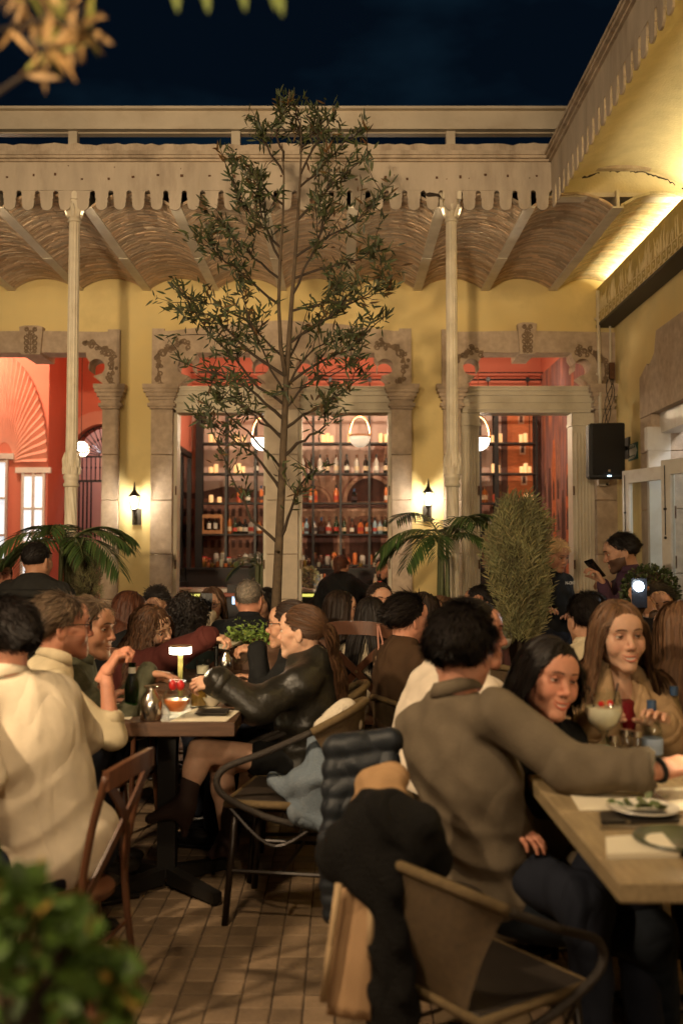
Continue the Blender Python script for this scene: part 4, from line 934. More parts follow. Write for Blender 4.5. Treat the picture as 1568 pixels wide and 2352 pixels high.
# ---- heads: local frame x = right, y = forward, z = up, origin between the ears
def build_head(sex, smile=0., beard=0., old=0., h=.0042):
    f = Field((-.10, -.13, -.20), (.10, .14, .13), h); m = sex == 'm'
    f.ell((0, -.014, .032), (.0755, .096, .084)); f.ell((0, .022, -.028), (.0615 if m else .0565, .068, .085), k=.03)
    jx = .055 if m else .046
    for s_ in (-1, 1):
        f.cone((s_*jx, .0, -.05), (s_*(.022 if m else .015), .070, -.102), .024 if m else .018, .017 if m else .013, k=.03)
        f.ell((s_*.040, .060, -.034), (.026, .024, .026), k=.03)
        f.cone((s_*.014, .084, .026), (s_*.046, .068, .022), .0115 if m else .0085, .008, k=.018)
        f.cone((s_*.05, .062, -.012), (s_*.064, .03, -.008), .012, .012, k=.02)
    f.ell((0, .077, -.104), (.023 if m else .019, .018, .017), k=.022)
    f.ell((0, .074, .045), (.05, .02, .035), k=.03)
    for s_ in (-1, 1): f.ell((s_*.0325, .100, .004), (.0175, .014, .0105), k=.014, op='sub')
    f.cone((0, .088, .012), (0, .108, -.030), .0075, .0105, k=.010); f.ell((0, .108, -.034), (.0105, .0095, .0085), k=.008)
    for s_ in (-1, 1): f.ell((s_*.0125, .096, -.0375), (.0075, .009, .0065), k=.007)
    f.ell((0, .080, -.068), (.030, .018, .024), k=.016)
    wv = .021+.010*smile; up = .012*smile
    for s_ in (-1, 1):
        if smile: f.ell((s_*.041, .066, -.038), (.016, .016, .015), k=.016)
        f.ell((s_*.0795, -.012, -.014), (.0095, .020, .032), M=np.array([[.94, s_*-.34, 0], [s_*.34, .94, 0], [0, 0, 1]]), k=.008)
        f.ell((s_*.0895, -.006, -.012), (.006, .011, .019), k=.006, op='sub')
    f.cone((0, -.022, -.055), (0, -.034, -.160), .056 if m else .047, .056 if m else .047, k=.03)
    f.ell((0, .0995, -.072), (wv*.95, .007, .0035+.004*smile), k=.005, op='sub')
    V, F = f.mesh(); x, y, z = V.T; C = np.ones((len(V), 4))
    lip = (np.abs(x) < wv+.004) & (y > .078) & (z < -.058) & (z > -.088)
    ck = np.exp(-(((np.abs(x)-.042)/.022)**2+((z+.032)/.022)**2))*(y > .03); C[:, 1] -= .13*ck; C[:, 2] -= .13*ck
    ns = np.exp(-((x/.016)**2+((z+.034)/.016)**2))*(y > .09); C[:, 1] -= .12*ns; C[:, 2] -= .12*ns
    sk = (np.abs(np.abs(x)-.0325) < .021) & (y > .07) & (np.abs(z-.003) < .014); C[sk, :3] *= (.80, .72, .70)
    nost = (np.abs(np.abs(x)-.008) < .004) & (y > .094) & (z < -.0415) & (z > -.049); C[nost, :3] *= .35
    if beard:
        bz = (z < -.030-.25*np.maximum(.06-np.abs(x), 0)+.0) & (y > -.005) & (z > -.135) & ~lip & ((np.abs(x) > .012) | (z < -.086) | ((z < -.048) & (y > .08))); C[bz, :3] *= (1-beard)
    n_skin = len(V)
    # eyeballs, lids, brows, lips and teeth join the same surface
    def put(b, col):
        nonlocal V, F, C
        q = np.array([f_ if len(f_) == 4 else (f_[0], f_[1], f_[2], f_[2]) for f_ in b.f if len(f_) in (3, 4)]); F = np.concatenate([F, q+len(V)]); V = np.concatenate([V, np.array(b.v)]); c_ = np.ones((len(b.v), 4)); c_[:, :3] = col; C = np.concatenate([C, c_])
    for s_ in (-1, 1):
        ec = np.array((s_*.0325, .0775, .0035)); b = MB().ball(ec, .0125, 18, 16); d = (np.array(b.v)-ec)/.0125
        col = np.ones((len(d), 3))*(1.15, 1.75, 2.3); col[(d[:, 1]*.97+s_*0*d[:, 0]) > .80] = (.10, .07, .05); put(b, col)
        for lo_, hi_, rr_, cc in (((.34 if not smile else .27), 1.0, .0136, (.90, .82, .80)), (-1.0, (-.50 if not smile else -.42), .0134, (.95, .88, .86))):
            b = MB(); n1, n2 = 12, 5
            for i in range(n2+1):
                zz = lo_+(hi_-lo_)*i/n2
                for k in range(n1+1):
                    a = math.pi*k/n1; cr_ = math.sqrt(max(1-zz*zz, 0)); b.v.append(tuple(ec+rr_*np.array((cr_*math.cos(a), cr_*math.sin(a), zz-.10*abs(math.cos(a))*(1 if lo_ > 0 else -1)))))
            for i in range(n2):
                for k in range(n1): q = i*(n1+1)+k; b.f.append((q, q+1, q+n1+2, q+n1+1))
            put(b, cc)
        zz = .34 if not smile else .27; b = MB(); b.tube([tuple(ec+.0138*np.array((math.sqrt(1-zz*zz)*math.cos(a), math.sqrt(1-zz*zz)*math.sin(a), zz-.10*abs(math.cos(a))))) for a in np.linspace(.15, math.pi-.15, 9)], .0013 if not m else .0009, 5); put(b, (.10, .07, .06))
        def surf(x_, z_):
            near = (np.abs(V[:, 0]-x_) < .006) & (np.abs(V[:, 2]-z_) < .006); return V[near, 1].max() if near.any() else .08
        bp = [(s_*xx, surf(s_*xx, zz_)+.0002, zz_) for xx, zz_ in ((.012, .0245), (.022, .0275), (.033, .0290), (.043, .0275), (.050, .0240))]; b = MB(); b.tube(bp, [.0030, .0036, .0034, .0026, .0010] if m else [.0020, .0025, .0024, .0018, .0008], 6); put(b, (.14, .11, .10))
    lc = (.80, .46, .44) if not m else (.86, .66, .62); xs_ = np.linspace(-1, 1, 11); op = .0062*smile
    V0 = V[:n_skin]
    def yl(t):
        near = (np.abs(V0[:, 0]-wv*t) < .0055) & (np.abs(V0[:, 2]+.072-up*t*t) < .0125) & (V0[:, 1] > .05); return np.sort(V0[near, 1])[-4:].mean()-.0006
    b = MB(); b.tube([(wv*t, yl(t), -.0685+op*.5*(1-t*t)+up*t*t+.0012*math.cos(t*6)) for t in xs_], [.0012+.0030*(1-abs(t)**1.5)*(1 if not m else .75) for t in xs_], 7); put(b, lc)
    b = MB(); b.tube([(wv*t, yl(t)-.0008, -.0755-op*1.1*(1-t*t)+up*t*t) for t in xs_], [.0012+.0040*(1-abs(t)**1.7)*(1 if not m else .8) for t in xs_], 7); put(b, lc)
    if smile > .3:
        b = MB()
        for t in xs_:
            for zz in (-.0665, -.0765-op): b.v.append((wv*.92*t, yl(t)-.0012, zz+up*t*t*.9))
        for k in range(10): b.f.append((2*k, 2*k+1, 2*k+3, 2*k+2))
        put(b, (1.25, 1.9, 2.5))
    return V, F, C
HEADS = {}
def head(key):
    if key not in HEADS:
        kw = {'m': dict(sex='m'), 'f': dict(sex='f', h=.0040), 'fs': dict(sex='f', smile=.9, h=.0036), 'ms': dict(sex='m', smile=.4), 'mb': dict(sex='m', beard=.78), 'mst': dict(sex='m', beard=.30)}[key]
        HEADS[key] = build_head(**kw)
    return HEADS[key]
# ---- hands: wrist at the origin, fingers along +x, back of the hand +z, thumb on +y (right hand)
HANDS = {}
def hand(pose):
    if pose in HANDS: return HANDS[pose]
    f = Field((-.04, -.07, -.10), (.20, .10, .05), .0036)
    curl, spread, th = {'relax': (26, 3, 20), 'grip': (62, 1, 55), 'flat': (8, 5, 10), 'pinch': (48, 2, 42), 'hold': (46, 4, 40)}[pose]
    f.cone((-.035, 0, 0), (.012, 0, 0), .024, .026, k=.02); 
    for y_, l_ in ((-.030, .080), (-.010, .088), (.010, .090), (.029, .086)): f.cone((.010, y_*.75, -.002), (l_, y_, 0), .0155, .0125, k=.014)
    f.cone((.02, .022, -.010), (.055, .036, -.016), .016, .013, k=.016)
    for i, (y_, x_, L_) in enumerate(((-.031, .080, (.030, .019, .017)), (-.010, .088, (.040, .025, .019)), (.0105, .090, (.044, .027, .020)), (.030, .086, (.038, .024, .019)))):
        p = np.array((x_, y_, 0.)); a = R(curl*(.55 if pose != 'flat' else 1)+(3-i)*3 if pose in ('grip', 'hold') else curl*.6+(2-i)*2); sp_ = R(spread)*(i-1.5)
        for j, l_ in enumerate(L_):
            d = np.array((math.cos(a)*math.cos(sp_), math.cos(a)*math.sin(sp_), -math.sin(a))); q = p+d*l_; f.cone(p, q, .0094-.0009*j, .0086-.0010*j, k=.004); p = q; a += R(curl)
    p = np.array((.035, .034, -.012)); a, e = R(48), R(th*.5)
    for j, l_ in enumerate((.032, .030, .025)):
        d = np.array((math.cos(a)*math.cos(e), math.sin(a)*math.cos(e), -math.sin(e))); q = p+d*l_; f.cone(p, q, .0118-.001*j, .0108-.0014*j, k=.006); p = q; a -= R(14+th*.25); e += R(th*.35)
    V, F = f.mesh(); C = np.ones((len(V), 4)); C[V[:, 0] > .10, 1:3] *= .94; HANDS[pose] = (V, F, C); return HANDS[pose]
SKINS = {'fair': (.56, .33, .22), 'mid': (.46, .25, .155), 'tan': (.38, .19, .11), 'red': (.50, .23, .145)}
for k_, c_ in SKINS.items(): mat('skin_'+k_, c_, .55, attr='tint', sub=.15, var=.11, vscale=38, bump=.10, bscale=220, spec=.35)
def cloth(name, col, **kw):
    d = dict(rough=.85, var=.12, vscale=9, bump=.22, bscale=330, spec=.2, sheen=0., crease=.5); d.update(kw); return mat(name, col, **d)
HAIRC = {'black': (.012, .009, .008), 'dark': (.022, .013, .009), 'brown': (.055, .027, .014), 'auburn': (.060, .022, .012), 'grey': (.26, .22, .18), 'greybrown': (.11, .075, .050), 'blond': (.46, .30, .15), 'light_brown': (.105, .055, .029)}
def hair_mat(c):
    n = 'hair_'+c
    if n in MATS: return MATS[n]
    return mat(n, HAIRC[c], .55, attr='tint', spec=.28)
def ypr(yaw, pitch=0., roll=0.):
    """frame whose y axis faces yaw (0 = away from the camera, 90 = right), pitch > 0 looks up, roll > 0 tips to its right"""
    return np.array((Matrix.Rotation(-R(yaw), 3, 'Z') @ Matrix.Rotation(R(pitch), 3, 'X') @ Matrix.Rotation(R(roll), 3, 'Y')))
SK_C, SK_R = np.array((0, -.014, .032)), np.array((.0755, .096, .084))
def hairline(p, style):
    x, y, z = p
    yy = [-.12, -.085, -.05, -.012, .022, .05, .075, .1]; zz = [-.062, -.066, -.052, -.004, .026, .054, .074, .086]
    if style.get('nape'): zz = [a-style['nape'] if i < 3 else a for i, a in enumerate(zz)]
    rec = style.get('recede', 0.)
    return z > np.interp(y, yy, zz)+rec*(y > -.02)
def make_hair(name, hM, hp, s, style, colr, rng, n, parent, colliders=()):
    """strands grown from the scalp as thin ribbons over a close cap"""
    out = MB(); tint = []; inv = hM.T; g = inv @ np.array((0, 0, -1.0)); length = style['len']; thick = style.get('thick', .012); curl_ = style.get('curl', 0.); width = style.get('w', .0034)
    # cap
    nu, nv = 30, 20; grid = {}; vol = style.get('vol', .006)
    for i in range(nv+1):
        th = math.pi*i/nv
        for k in range(nu):
            q = 2*math.pi*k/nu; uv_ = np.array((math.sin(th)*math.cos(q), math.sin(th)*math.sin(q), math.cos(th))); p = SK_C+(SK_R+vol*.6*np.clip((.032+.084*uv_[2]+.075)/.085, .15, 1.))*uv_; grid[i, k] = p
    ids = {}
    def vid(i, k):
        if (i, k) not in ids: ids[i, k] = len(out.v); out.v.append(tuple(hp+hM @ (grid[i, k]*s))); tint.append((.8, .8, .8, 1))
        return ids[i, k]
    for i in range(nv):
        for k in range(nu):
            c = (grid[i, k]+grid[i+1, k]+grid[i, (k+1) % nu]+grid[i+1, (k+1) % nu])/4
            if hairline(c, style): out.f.append((vid(i, k), vid(i+1, k), vid(i+1, (k+1) % nu), vid(i, (k+1) % nu)))
    part = np.array(style.get('part', (.01, .03, .115))); comb = np.array(style.get('comb', (0, -.25, 0.)), float)
    rs = np.random.RandomState(rng.randint(0, 99999)); v = rs.normal(size=(n*5, 3)); v /= np.linalg.norm(v, axis=1)[:, None]; p = SK_C+SK_R*v
    keep = hairline(p.T, style); v = v[keep][:n]; p = p[keep][:n]; n = len(p)
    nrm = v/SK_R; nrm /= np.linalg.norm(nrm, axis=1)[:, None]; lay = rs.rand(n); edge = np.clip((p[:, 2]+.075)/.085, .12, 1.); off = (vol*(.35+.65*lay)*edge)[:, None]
    d = p-part; d[:, 2] *= .3; d = d/(np.linalg.norm(d, axis=1)[:, None]+1e-6)+comb; d -= nrm*(d*nrm).sum(1)[:, None]; d /= np.linalg.norm(d, axis=1)[:, None]+1e-6
    d = d+nrm*(style.get('lift', .25)*rs.rand(n)+np.where(rs.rand(n) < .05, .7, 0))[:, None]
    if style.get('lock', 0): k_ = style['lock']; d = d+k_*np.stack([np.sin(p[:, 1]*95+p[:, 2]*60+1), np.sin(p[:, 0]*105+p[:, 2]*40), np.sin(p[:, 0]*80-p[:, 1]*90+2)], 1)
    L_ = length*rs.uniform(.72, 1.08, n)*(np.clip((p[:, 2]+.09)/.09, .25, 1.) if length < .1 else 1.)*np.where(p[:, 1] > .03, style.get('fringe', 1.), 1.); m_ = max(3, int(length/style.get('step', .014))); st = (L_/m_)[:, None]
    cur = p+nrm*off*.5; PTS = [cur]; ph = rs.uniform(0, 6, n); stiff = style.get('stiff', .55); side = np.where(p[:, 0] > part[0], 1., -1.)
    gat = style.get('gather'); gat = None if gat is None else np.array(gat)
    if gat is not None: L_ = np.minimum(np.linalg.norm(p-gat, axis=1)*1.30+.015, .30); st = (L_/m_)[:, None]
    ntail = int(n*style.get('tail', 0.))
    if ntail:
        v2 = rs.normal(size=(ntail, 3)); v2 /= np.linalg.norm(v2, axis=1)[:, None]; cur[:ntail] = gat+v2*np.array((.034, .012, .03)); d[:ntail] = np.array((0, -.8, -.1))+v2*.35; st[:ntail] = style.get('tail_len', .4)*rs.uniform(.7, 1.05, (ntail, 1))/m_; off[:ntail] *= .5
    istail = np.arange(n) < ntail
    pull = g*style.get('grav', 1.)+np.stack([side*.12, np.full(n, -.10), np.zeros(n)], 1)*style.get('sweep', 1.)
    for j in range(m_):
        if gat is not None:
            tg = gat-cur; tg /= np.linalg.norm(tg, axis=1)[:, None]+1e-3; pl_ = np.where(istail[:, None], g+np.array((0, -.12, 0)), tg); d = d*.35+.65*pl_
            if j == 0: d = np.where(istail[:, None], d+np.array((0, -.9, .1)), d)
        else: d = d*stiff+(1-stiff)*pull
        d /= np.linalg.norm(d, axis=1)[:, None]+1e-6
        if curl_: d = d+curl_*np.stack([np.sin(ph+j*1.3), np.cos(ph*1.7+j*1.1), .5*np.sin(ph+j*1.7)], 1); d /= np.linalg.norm(d, axis=1)[:, None]
        q = cur+d*st; e = (q-SK_C)/(SK_R+off); l2 = np.linalg.norm(e, axis=1)[:, None]; q = np.where(l2 < 1, SK_C+e/np.maximum(l2, 1e-6)*(SK_R+off), q)
        face = (q[:, 1] > .035) & (np.abs(q[:, 0]) < .070) & (q[:, 2] < .048); q[face, 0] = side[face]*np.maximum(np.abs(q[face, 0]), .052)+side[face]*.012; q[face, 1] = np.minimum(q[face, 1], .060)
        wq = hp+(q*s) @ hM.T
        for (a, b, r_) in colliders:
            ba = b-a; t = np.clip(((wq-a) @ ba)/(ba @ ba), 0, 1)[:, None]; c_ = a+t*ba; dd = wq-c_; l3 = np.linalg.norm(dd, axis=1)[:, None]; rr_ = (r_+thick*(.3+.9*lay))[:, None]; wq = np.where(l3 < rr_, c_+dd/(l3+1e-6)*rr_, wq)
        q = ((wq-hp) @ hM)/s; nd = q-cur; d = nd/(np.linalg.norm(nd, axis=1)[:, None]+1e-6); PTS.append(q); cur = q
    PTS = np.stack(PTS, 1); T = np.empty_like(PTS); T[:, 1:-1] = PTS[:, 2:]-PTS[:, :-2]; T[:, 0] = PTS[:, 1]-PTS[:, 0]; T[:, -1] = PTS[:, -1]-PTS[:, -2]
    O_ = PTS-SK_C; O_[:, :, 2] *= .2 if length > .1 else 1; SD = np.cross(T, O_); SD /= np.linalg.norm(SD, axis=2)[:, :, None]+1e-9
    ww = width*np.where(np.arange(m_+1) < m_*.7, 1., .6); ww[-1] = width*.12
    tw_ = rs.uniform(-.5, .5, n)[:, None, None]; SD = SD+tw_*O_/(np.linalg.norm(O_, axis=2)[:, :, None]+1e-9)
    A_ = PTS+SD*ww[None, :, None]; B_ = PTS-SD*ww[None, :, None]; VV = np.stack([A_, B_], 2).reshape(-1, 3); VV = hp+(VV*s) @ hM.T
    base = len(out.v); out.v += [tuple(x) for x in VV.tolist()]
    i0 = base+(np.arange(n)[:, None]*(m_+1)+np.arange(m_)[None, :])*2; Q = np.stack([i0, i0+1, i0+3, i0+2], 2).reshape(-1, 4); out.f += [tuple(x) for x in Q.tolist()]
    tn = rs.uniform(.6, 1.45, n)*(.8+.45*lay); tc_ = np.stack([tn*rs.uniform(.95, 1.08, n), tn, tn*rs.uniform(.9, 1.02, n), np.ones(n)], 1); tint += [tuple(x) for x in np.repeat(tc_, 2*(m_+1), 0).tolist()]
    o = out.build(name, hair_mat(colr), parent, smooth=True); vcol(o.data, 'tint', tint); return o
STY = {
 'short': dict(len=.045, vol=.012, lift=.45, stiff=.8, grav=.35, comb=(.15, -.35, 0), w=.0015, lock=.25),
 'crop': dict(len=.022, vol=.007, lift=.35, stiff=.85, grav=.3, comb=(0, -.3, 0), w=.0018),
 'slick': dict(len=.075, vol=.010, lift=.0, stiff=.86, grav=.5, comb=(0, -1.6, 0), part=(0, .12, .07), w=.0026),
 'wavy_short': dict(len=.06, vol=.020, lift=.6, stiff=.7, grav=.3, curl=.55, w=.0024),
 'bob': dict(len=.25, vol=.016, lift=.2, stiff=.45, grav=1., curl=.10, w=.0030, fringe=.95, nape=.02),
 'long': dict(len=.42, vol=.015, lift=.2, stiff=.45, grav=1., curl=.07, w=.0032, nape=.02),
 'long_wavy': dict(len=.46, vol=.018, lift=.25, stiff=.5, grav=1., curl=.30, w=.0032, nape=.02),
 'curly': dict(len=.26, vol=.040, lift=.8, stiff=.55, grav=.7, curl=.75, w=.0036, nape=.02),
 'tied': dict(len=.20, vol=.008, lift=.0, gather=(0, -.118, .0), recede=-.022, comb=(0, -1.2, 0), w=.0030, nape=.02, step=.016, tail=.18, tail_len=.07, curl=.05),
 'pony': dict(len=.36, vol=.009, lift=.0, gather=(0, -.112, .01), recede=-.012, comb=(0, -1.2, 0), w=.0032, nape=.02, step=.016, tail=.62, tail_len=.44, curl=.26),
 'man': dict(len=.05, vol=.015, lift=.18, stiff=.8, grav=.6, comb=(.1, -.45, 0), curl=.10, w=.0015, lock=.28, nape=.012),
}
def ik(S, W_, L1, L2, pole):
    S = np.array(S, float); W_ = np.array(W_, float); d = W_-S; D = np.linalg.norm(d)+1e-9; k = max(1., D/(.995*(L1+L2))); L1 *= k; L2 *= k; u = d/D
    a = (L1*L1-L2*L2+D*D)/(2*D); hh = math.sqrt(max(L1*L1-a*a, 0)); pl = np.array(pole, float); pl -= u*(pl @ u); pl /= np.linalg.norm(pl)+1e-9; return S+u*a+pl*hh
def join_np(parts):
    V, F, C, n = [], [], [], 0
    for v, f, c in parts:
        V.append(v); F.append(f+n); C.append(c); n += len(v)
    return np.concatenate(V), np.concatenate(F), np.concatenate(C)
def person(label, hp, yaw, hyaw=None, hpitch=0., hroll=0., hd='m', skin='mid', s=1., hair=('short', 'dark'), hn=700, lean=(0., 0.), hip=None, top=None, topname='shirt', sleeve=1., arms=None, pants=None,
           legs='sit', build=1., res=.012, collar=True, fold=.0045, bust=None, group=None, shoe='black_shoe', twist=0., neck_open=0., glasses=None, skirt=False, extra_off=0., knees=None, feet=None, armoff=0., sroll=0., drag=0., hairkw=None, seat_z=.50):
    """one seated or standing diner. hp = head centre in the world; arms: {side: dict(w=wrist point, pose, dir, palm, pole)} with side -1 left, 1 right"""
    rng = random.Random(hash(label) % 9999 if False else sum(ord(c) for c in label)); hp = np.array(hp, float); fem = hd.startswith('f')
    hM = ypr(yaw if hyaw is None else hyaw, hpitch, hroll); bM = ypr(yaw); Rv, Fw = bM[:, 0], bM[:, 1]; up = np.array((0, 0, 1.))
    hs = s*(1.02 if fem else 1.07)
    N = hp-hM[:, 2]*.082*s-up*.056*s-Fw*.033*s
    if hip is None:
        hz_ = seat_z if legs == 'sit' else .88*s; hip = np.array((N[0], N[1], 0))-Fw*lean[0]-Rv*lean[1]; hip[2] = hz_
    hip = np.array(hip, float); ax = N-hip; tl = np.linalg.norm(ax); u_ = ax/tl
    Rs = np.array(ypr(yaw+twist)[:, 0]); f_ = np.cross(u_, Rs)*1.0; f_ = -np.cross(Rs, u_) if (np.cross(u_, Rs) @ Fw) < 0 else np.cross(u_, Rs); f_ /= np.linalg.norm(f_); Rs = Rs*math.cos(R(sroll))+u_*math.sin(R(sroll)); TM = np.stack([Rs, f_, u_], 1)
    bu = build; sw = (.150 if fem else .172)*s*(.5+.5*bu); chest = hip+ax*.66-f_*.012; belly = hip+ax*.34+f_*.012
    Sh = {q: N-u_*.078*s+Rs*q*sw-f_*.0 for q in (-1, 1)}
    arms = arms or {}; L1, L2 = .285*s, .255*s; A = {}
    for q in (-1, 1):
        a = dict(arms.get(q, {})); w_ = a.get('w')
        if w_ is None: w_ = hip+Fw*.22+Rs*q*.11+up*(.14 if legs == 'sit' else -.10) if legs == 'sit' else hip+Rs*q*.27*bu-up*.02+Fw*.05
        w_ = np.array(w_, float); E = ik(Sh[q], w_, L1*a.get('k', 1.), L2*a.get('k', 1.), a.get('pole', -up*1.0+Rs*q*.55-Fw*.35)); d = a.get('dir'); d = (w_-E) if d is None else np.array(d, float); d = d/np.linalg.norm(d)
        A[q] = (E, w_, d, np.array(a.get('palm', (0, 0, -1.)), float), a.get('pose', 'relax'))
    hipj = {q: hip+Rv*q*.088*s-up*.01 for q in (-1, 1)}; K, AN = {}, {}
    for q in (-1, 1):
        if legs == 'sit':
            K[q] = np.array(knees[q]) if knees else hip+Fw*.42*s+Rv*q*(.12 if not fem else .09)-up*.01
            AN[q] = np.array(feet[q]) if feet else np.array((*(K[q][:2]+Fw[:2]*.03), .09))
        else: K[q] = hipj[q]-up*.40*s+Fw*.03; AN[q] = np.array((*(hipj[q][:2]), .09))
    allp = np.array([hip, N, *Sh.values()]+[x for q in A for x in A[q][:2]]); lo, hi = allp.min(0)-.30, allp.max(0)+.24
    # --- skin body: trunk, arms, legs as one surface; head and hands merge into it
    f = Field(np.minimum(lo, np.min([*K.values(), *AN.values()], 0)-.1), np.maximum(hi, np.max([*K.values(), *AN.values()], 0)+.1), max(res*1.15, .0125))
    f.ell(chest, (.122*s*bu, .070*s*bu, .18*s), TM, .05); f.ell(belly, (.11*s*bu, .072*s*bu, .16*s), TM, .05); f.ell(hip, (.14*s*bu, .10*s, .11*s), TM, .05)
    f.cone(N-u_*.03, N+(hp-N)*.35, .054*s if not fem else .046*s, .048*s if not fem else .041*s, .04)
    for q in (-1, 1):
        f.cone(N-u_*.05, Sh[q], .032*s, .034*s, .03); f.cone(Sh[q], A[q][0], .036*s, .033*s, .03); f.cone(A[q][0], A[q][1], .037*s, .0245*s, .02)
        f.cone(hipj[q], K[q], .068*s, .052*s, .03); f.cone(K[q], K[q]+(AN[q]-K[q])*.35, .052*s, .050*s, .03); f.cone(K[q]+(AN[q]-K[q])*.3, AN[q], .050*s, .032*s, .03)
    V, F = f.mesh(); parts = [(V, F, np.ones((len(V), 4)))]
    hv, hf, hc = head(hd); parts.append((hp+(hv*hs) @ hM.T, hf, hc))
    for q in (-1, 1):
        E, w_, d, pal, pose = A[q]; z = -pal; z -= d*(z @ d); z /= np.linalg.norm(z)+1e-9; y = np.cross(z, d); M = np.stack([d, y, z], 1); hv, hf, hc = hand(pose); v = hv.copy()*s*(.90 if fem else .98)
        if q < 0: v[:, 1] *= -1; hf = hf[:, ::-1]
        parts.append((w_+v @ M.T, hf, hc))
    V, F, C = join_np(parts); me = npmesh('person', V, F); vcol(me, 'tint', C); o = link('person', me, 'skin_'+skin); tag(o, label, 'person', group)
    # --- garment on the upper body
    if top:
        off = .015+extra_off; f = Field(lo, hi, res)
        f.ell(chest, (.148*s*bu+off, .098*s*bu+off, .20*s+off*.5), TM, .06); f.ell(belly, (.140*s*bu+off, .102*s*bu+off, .185*s), TM, .06); f.ell(hip+u_*.01, (.158*s*bu+off, .118*s+off, .105*s+off), TM, .06)
        if fem and (bust is None or bust):
            for q in (-1, 1): f.ell(chest+u_*.01+f_*(.078*s)+Rs*q*.068*s, (.058*s, .058*s, .062*s), TM, .04)
        f.cone(N-u_*.075, N-u_*.012, .075*s+off*.5, .050*s+off*.4, .05)
        for q in (-1, 1):
            E, w_ = A[q][:2]; f.cone(N-u_*.050, Sh[q], .036*s+off*.8, .038*s+off*.7, .05); f.cone(Sh[q], E, .044*s+off*.75+armoff, .037*s+off*.9+armoff, .04)
            if sleeve > 0: e2 = E+(w_-E)*min(sleeve, 1.); f.cone(E, e2, .037*s+off*.95+armoff, (.038-.010*sleeve)*s+off*.8+armoff, .03)
        for q in (-1, 1):       # open, flat sleeve ends
            if 0 < sleeve < .9:
                E, w_ = A[q][:2]; dd = (w_-E)/np.linalg.norm(w_-E); e2 = E+(w_-E)*sleeve; f.cone(e2+dd*.055, e2+dd*.11, .055*s, .055*s, .006, 'sub')
        f.fold(fold, rng.randint(0, 999))
        if drag: f.crease(drag, chest, u_, f_, rng.randint(0, 999))
        if neck_open:
            f.ell(N+u_*.02+f_*.06*s, (.05*s, .09*s, neck_open), TM, .012, 'sub')
        V, F = f.mesh(); me = npmesh(topname, V, F); c_ = link(topname, me, top, o)
        if sleeve > 0 and res < .0125:
            for q in (-1, 1):
                E, w_ = A[q][:2]; dd = (w_-E)/np.linalg.norm(w_-E); e2 = E+(w_-E)*min(sleeve, .985); rr_ = (.038-.010*sleeve)*s+off*.8-.001+armoff; z_ = Vector(dd).to_track_quat('Z', 'Y').to_matrix()
                MB().lathe([(rr_, -.030), (rr_+.005, -.026), (rr_+.006, .006), (rr_+.003, .010), (rr_-.005, .008), (rr_-.006, -.02)], Vector(e2), 18, M=z_).build('cuff', top, c_, True)
        if collar:
            # folded collar: a thick band round the neck, open at the throat
            b = MB(); rad = (.062 if not fem else .054)*s; pts = []
            cM = np.stack([Rs, f_, u_], 1); col_c = N+u_*.004+f_*.012
            for k in range(19):
                q = R(-70-10)+R(-200)*0+R(110+ -220*k/18+0); a = math.radians(125)-math.radians(250)*k/18; pts.append((math.sin(a)*rad, -math.cos(a)*rad*1.0, .030*math.cos(a*.5)))
            vs = []
            for k, p in enumerate(pts):
                pv = np.array(p); rd = np.array((p[0], p[1], 0)); rd /= np.linalg.norm(rd)
                for dr, dz in ((-.002, -.012), (-.004, .018), (.004, .024), (.014, .010), (.022, -.018), (.016, -.020)): vs.append(col_c+cM @ (pv+rd*dr*s*1.1+np.array((0, 0, dz*s))))
            fs = []
            for k in range(18):
                for j in range(5): fs.append((k*6+j, k*6+j+1, k*6+6+j+1, k*6+6+j))
            b.add(vs, fs); b.build('collar', top, c_, smooth=True)
    # --- trousers or skirt, shoes
    if pants:
        pts = np.array([*hipj.values(), *K.values(), *AN.values()]); f = Field(pts.min(0)-.16, pts.max(0)+.16, max(res*1.1, .014)); f.ell(hip-up*.01, (.172*s*bu, .128*s, .11*s), TM, .05)
        for q in (-1, 1):
            f.cone(hipj[q], K[q] if not skirt else hipj[q]+(K[q]-hipj[q])*.42, .088*s*(.6+.4*bu), .072*s if not skirt else .082*s, .05 if not skirt else .10)
            if not skirt: f.cone(K[q], AN[q]+up*.02, .070*s, .052*s, .04)
        f.fold(.003, rng.randint(0, 999)); V, F = f.mesh(); link('skirt' if skirt else 'trousers', npmesh('trousers', V, F), pants, o)
        for q in (-1, 1):
            if knees is not None and feet is not None and skirt: continue
            b = MB(); a = AN[q]; fd = Vector(Fw); Mx = Matrix((Vector(Rv), fd, Vector((0, 0, 1)))).transposed(); b.ball(Vector(a)+fd*.07+Vector((0, 0, -.045)), .12, 12, 8, (.36, 1.05, .36), Mx); b.cbox(Vector((a[0], a[1], .012))+fd*.06, .075, .25, .022, M=Mx, bev=.008); b.build('shoe', mat(shoe, (.015, .012, .010), .4), o, smooth=True)
    # --- hair
    if hair:
        st = dict(STY[hair[0]]); st.update(hairkw or {}); cols = [(N, hp-hM[:, 2]*.06*s, .056*s)]+[(N-u_*.03, Sh[q], .062*s) for q in (-1, 1)]+[(chest-u_*.05, chest+u_*.10, .135*s)]
        make_hair('hair', hM, hp, hs, st, hair[1], rng, hn, o, cols if st['len'] > .12 else ())
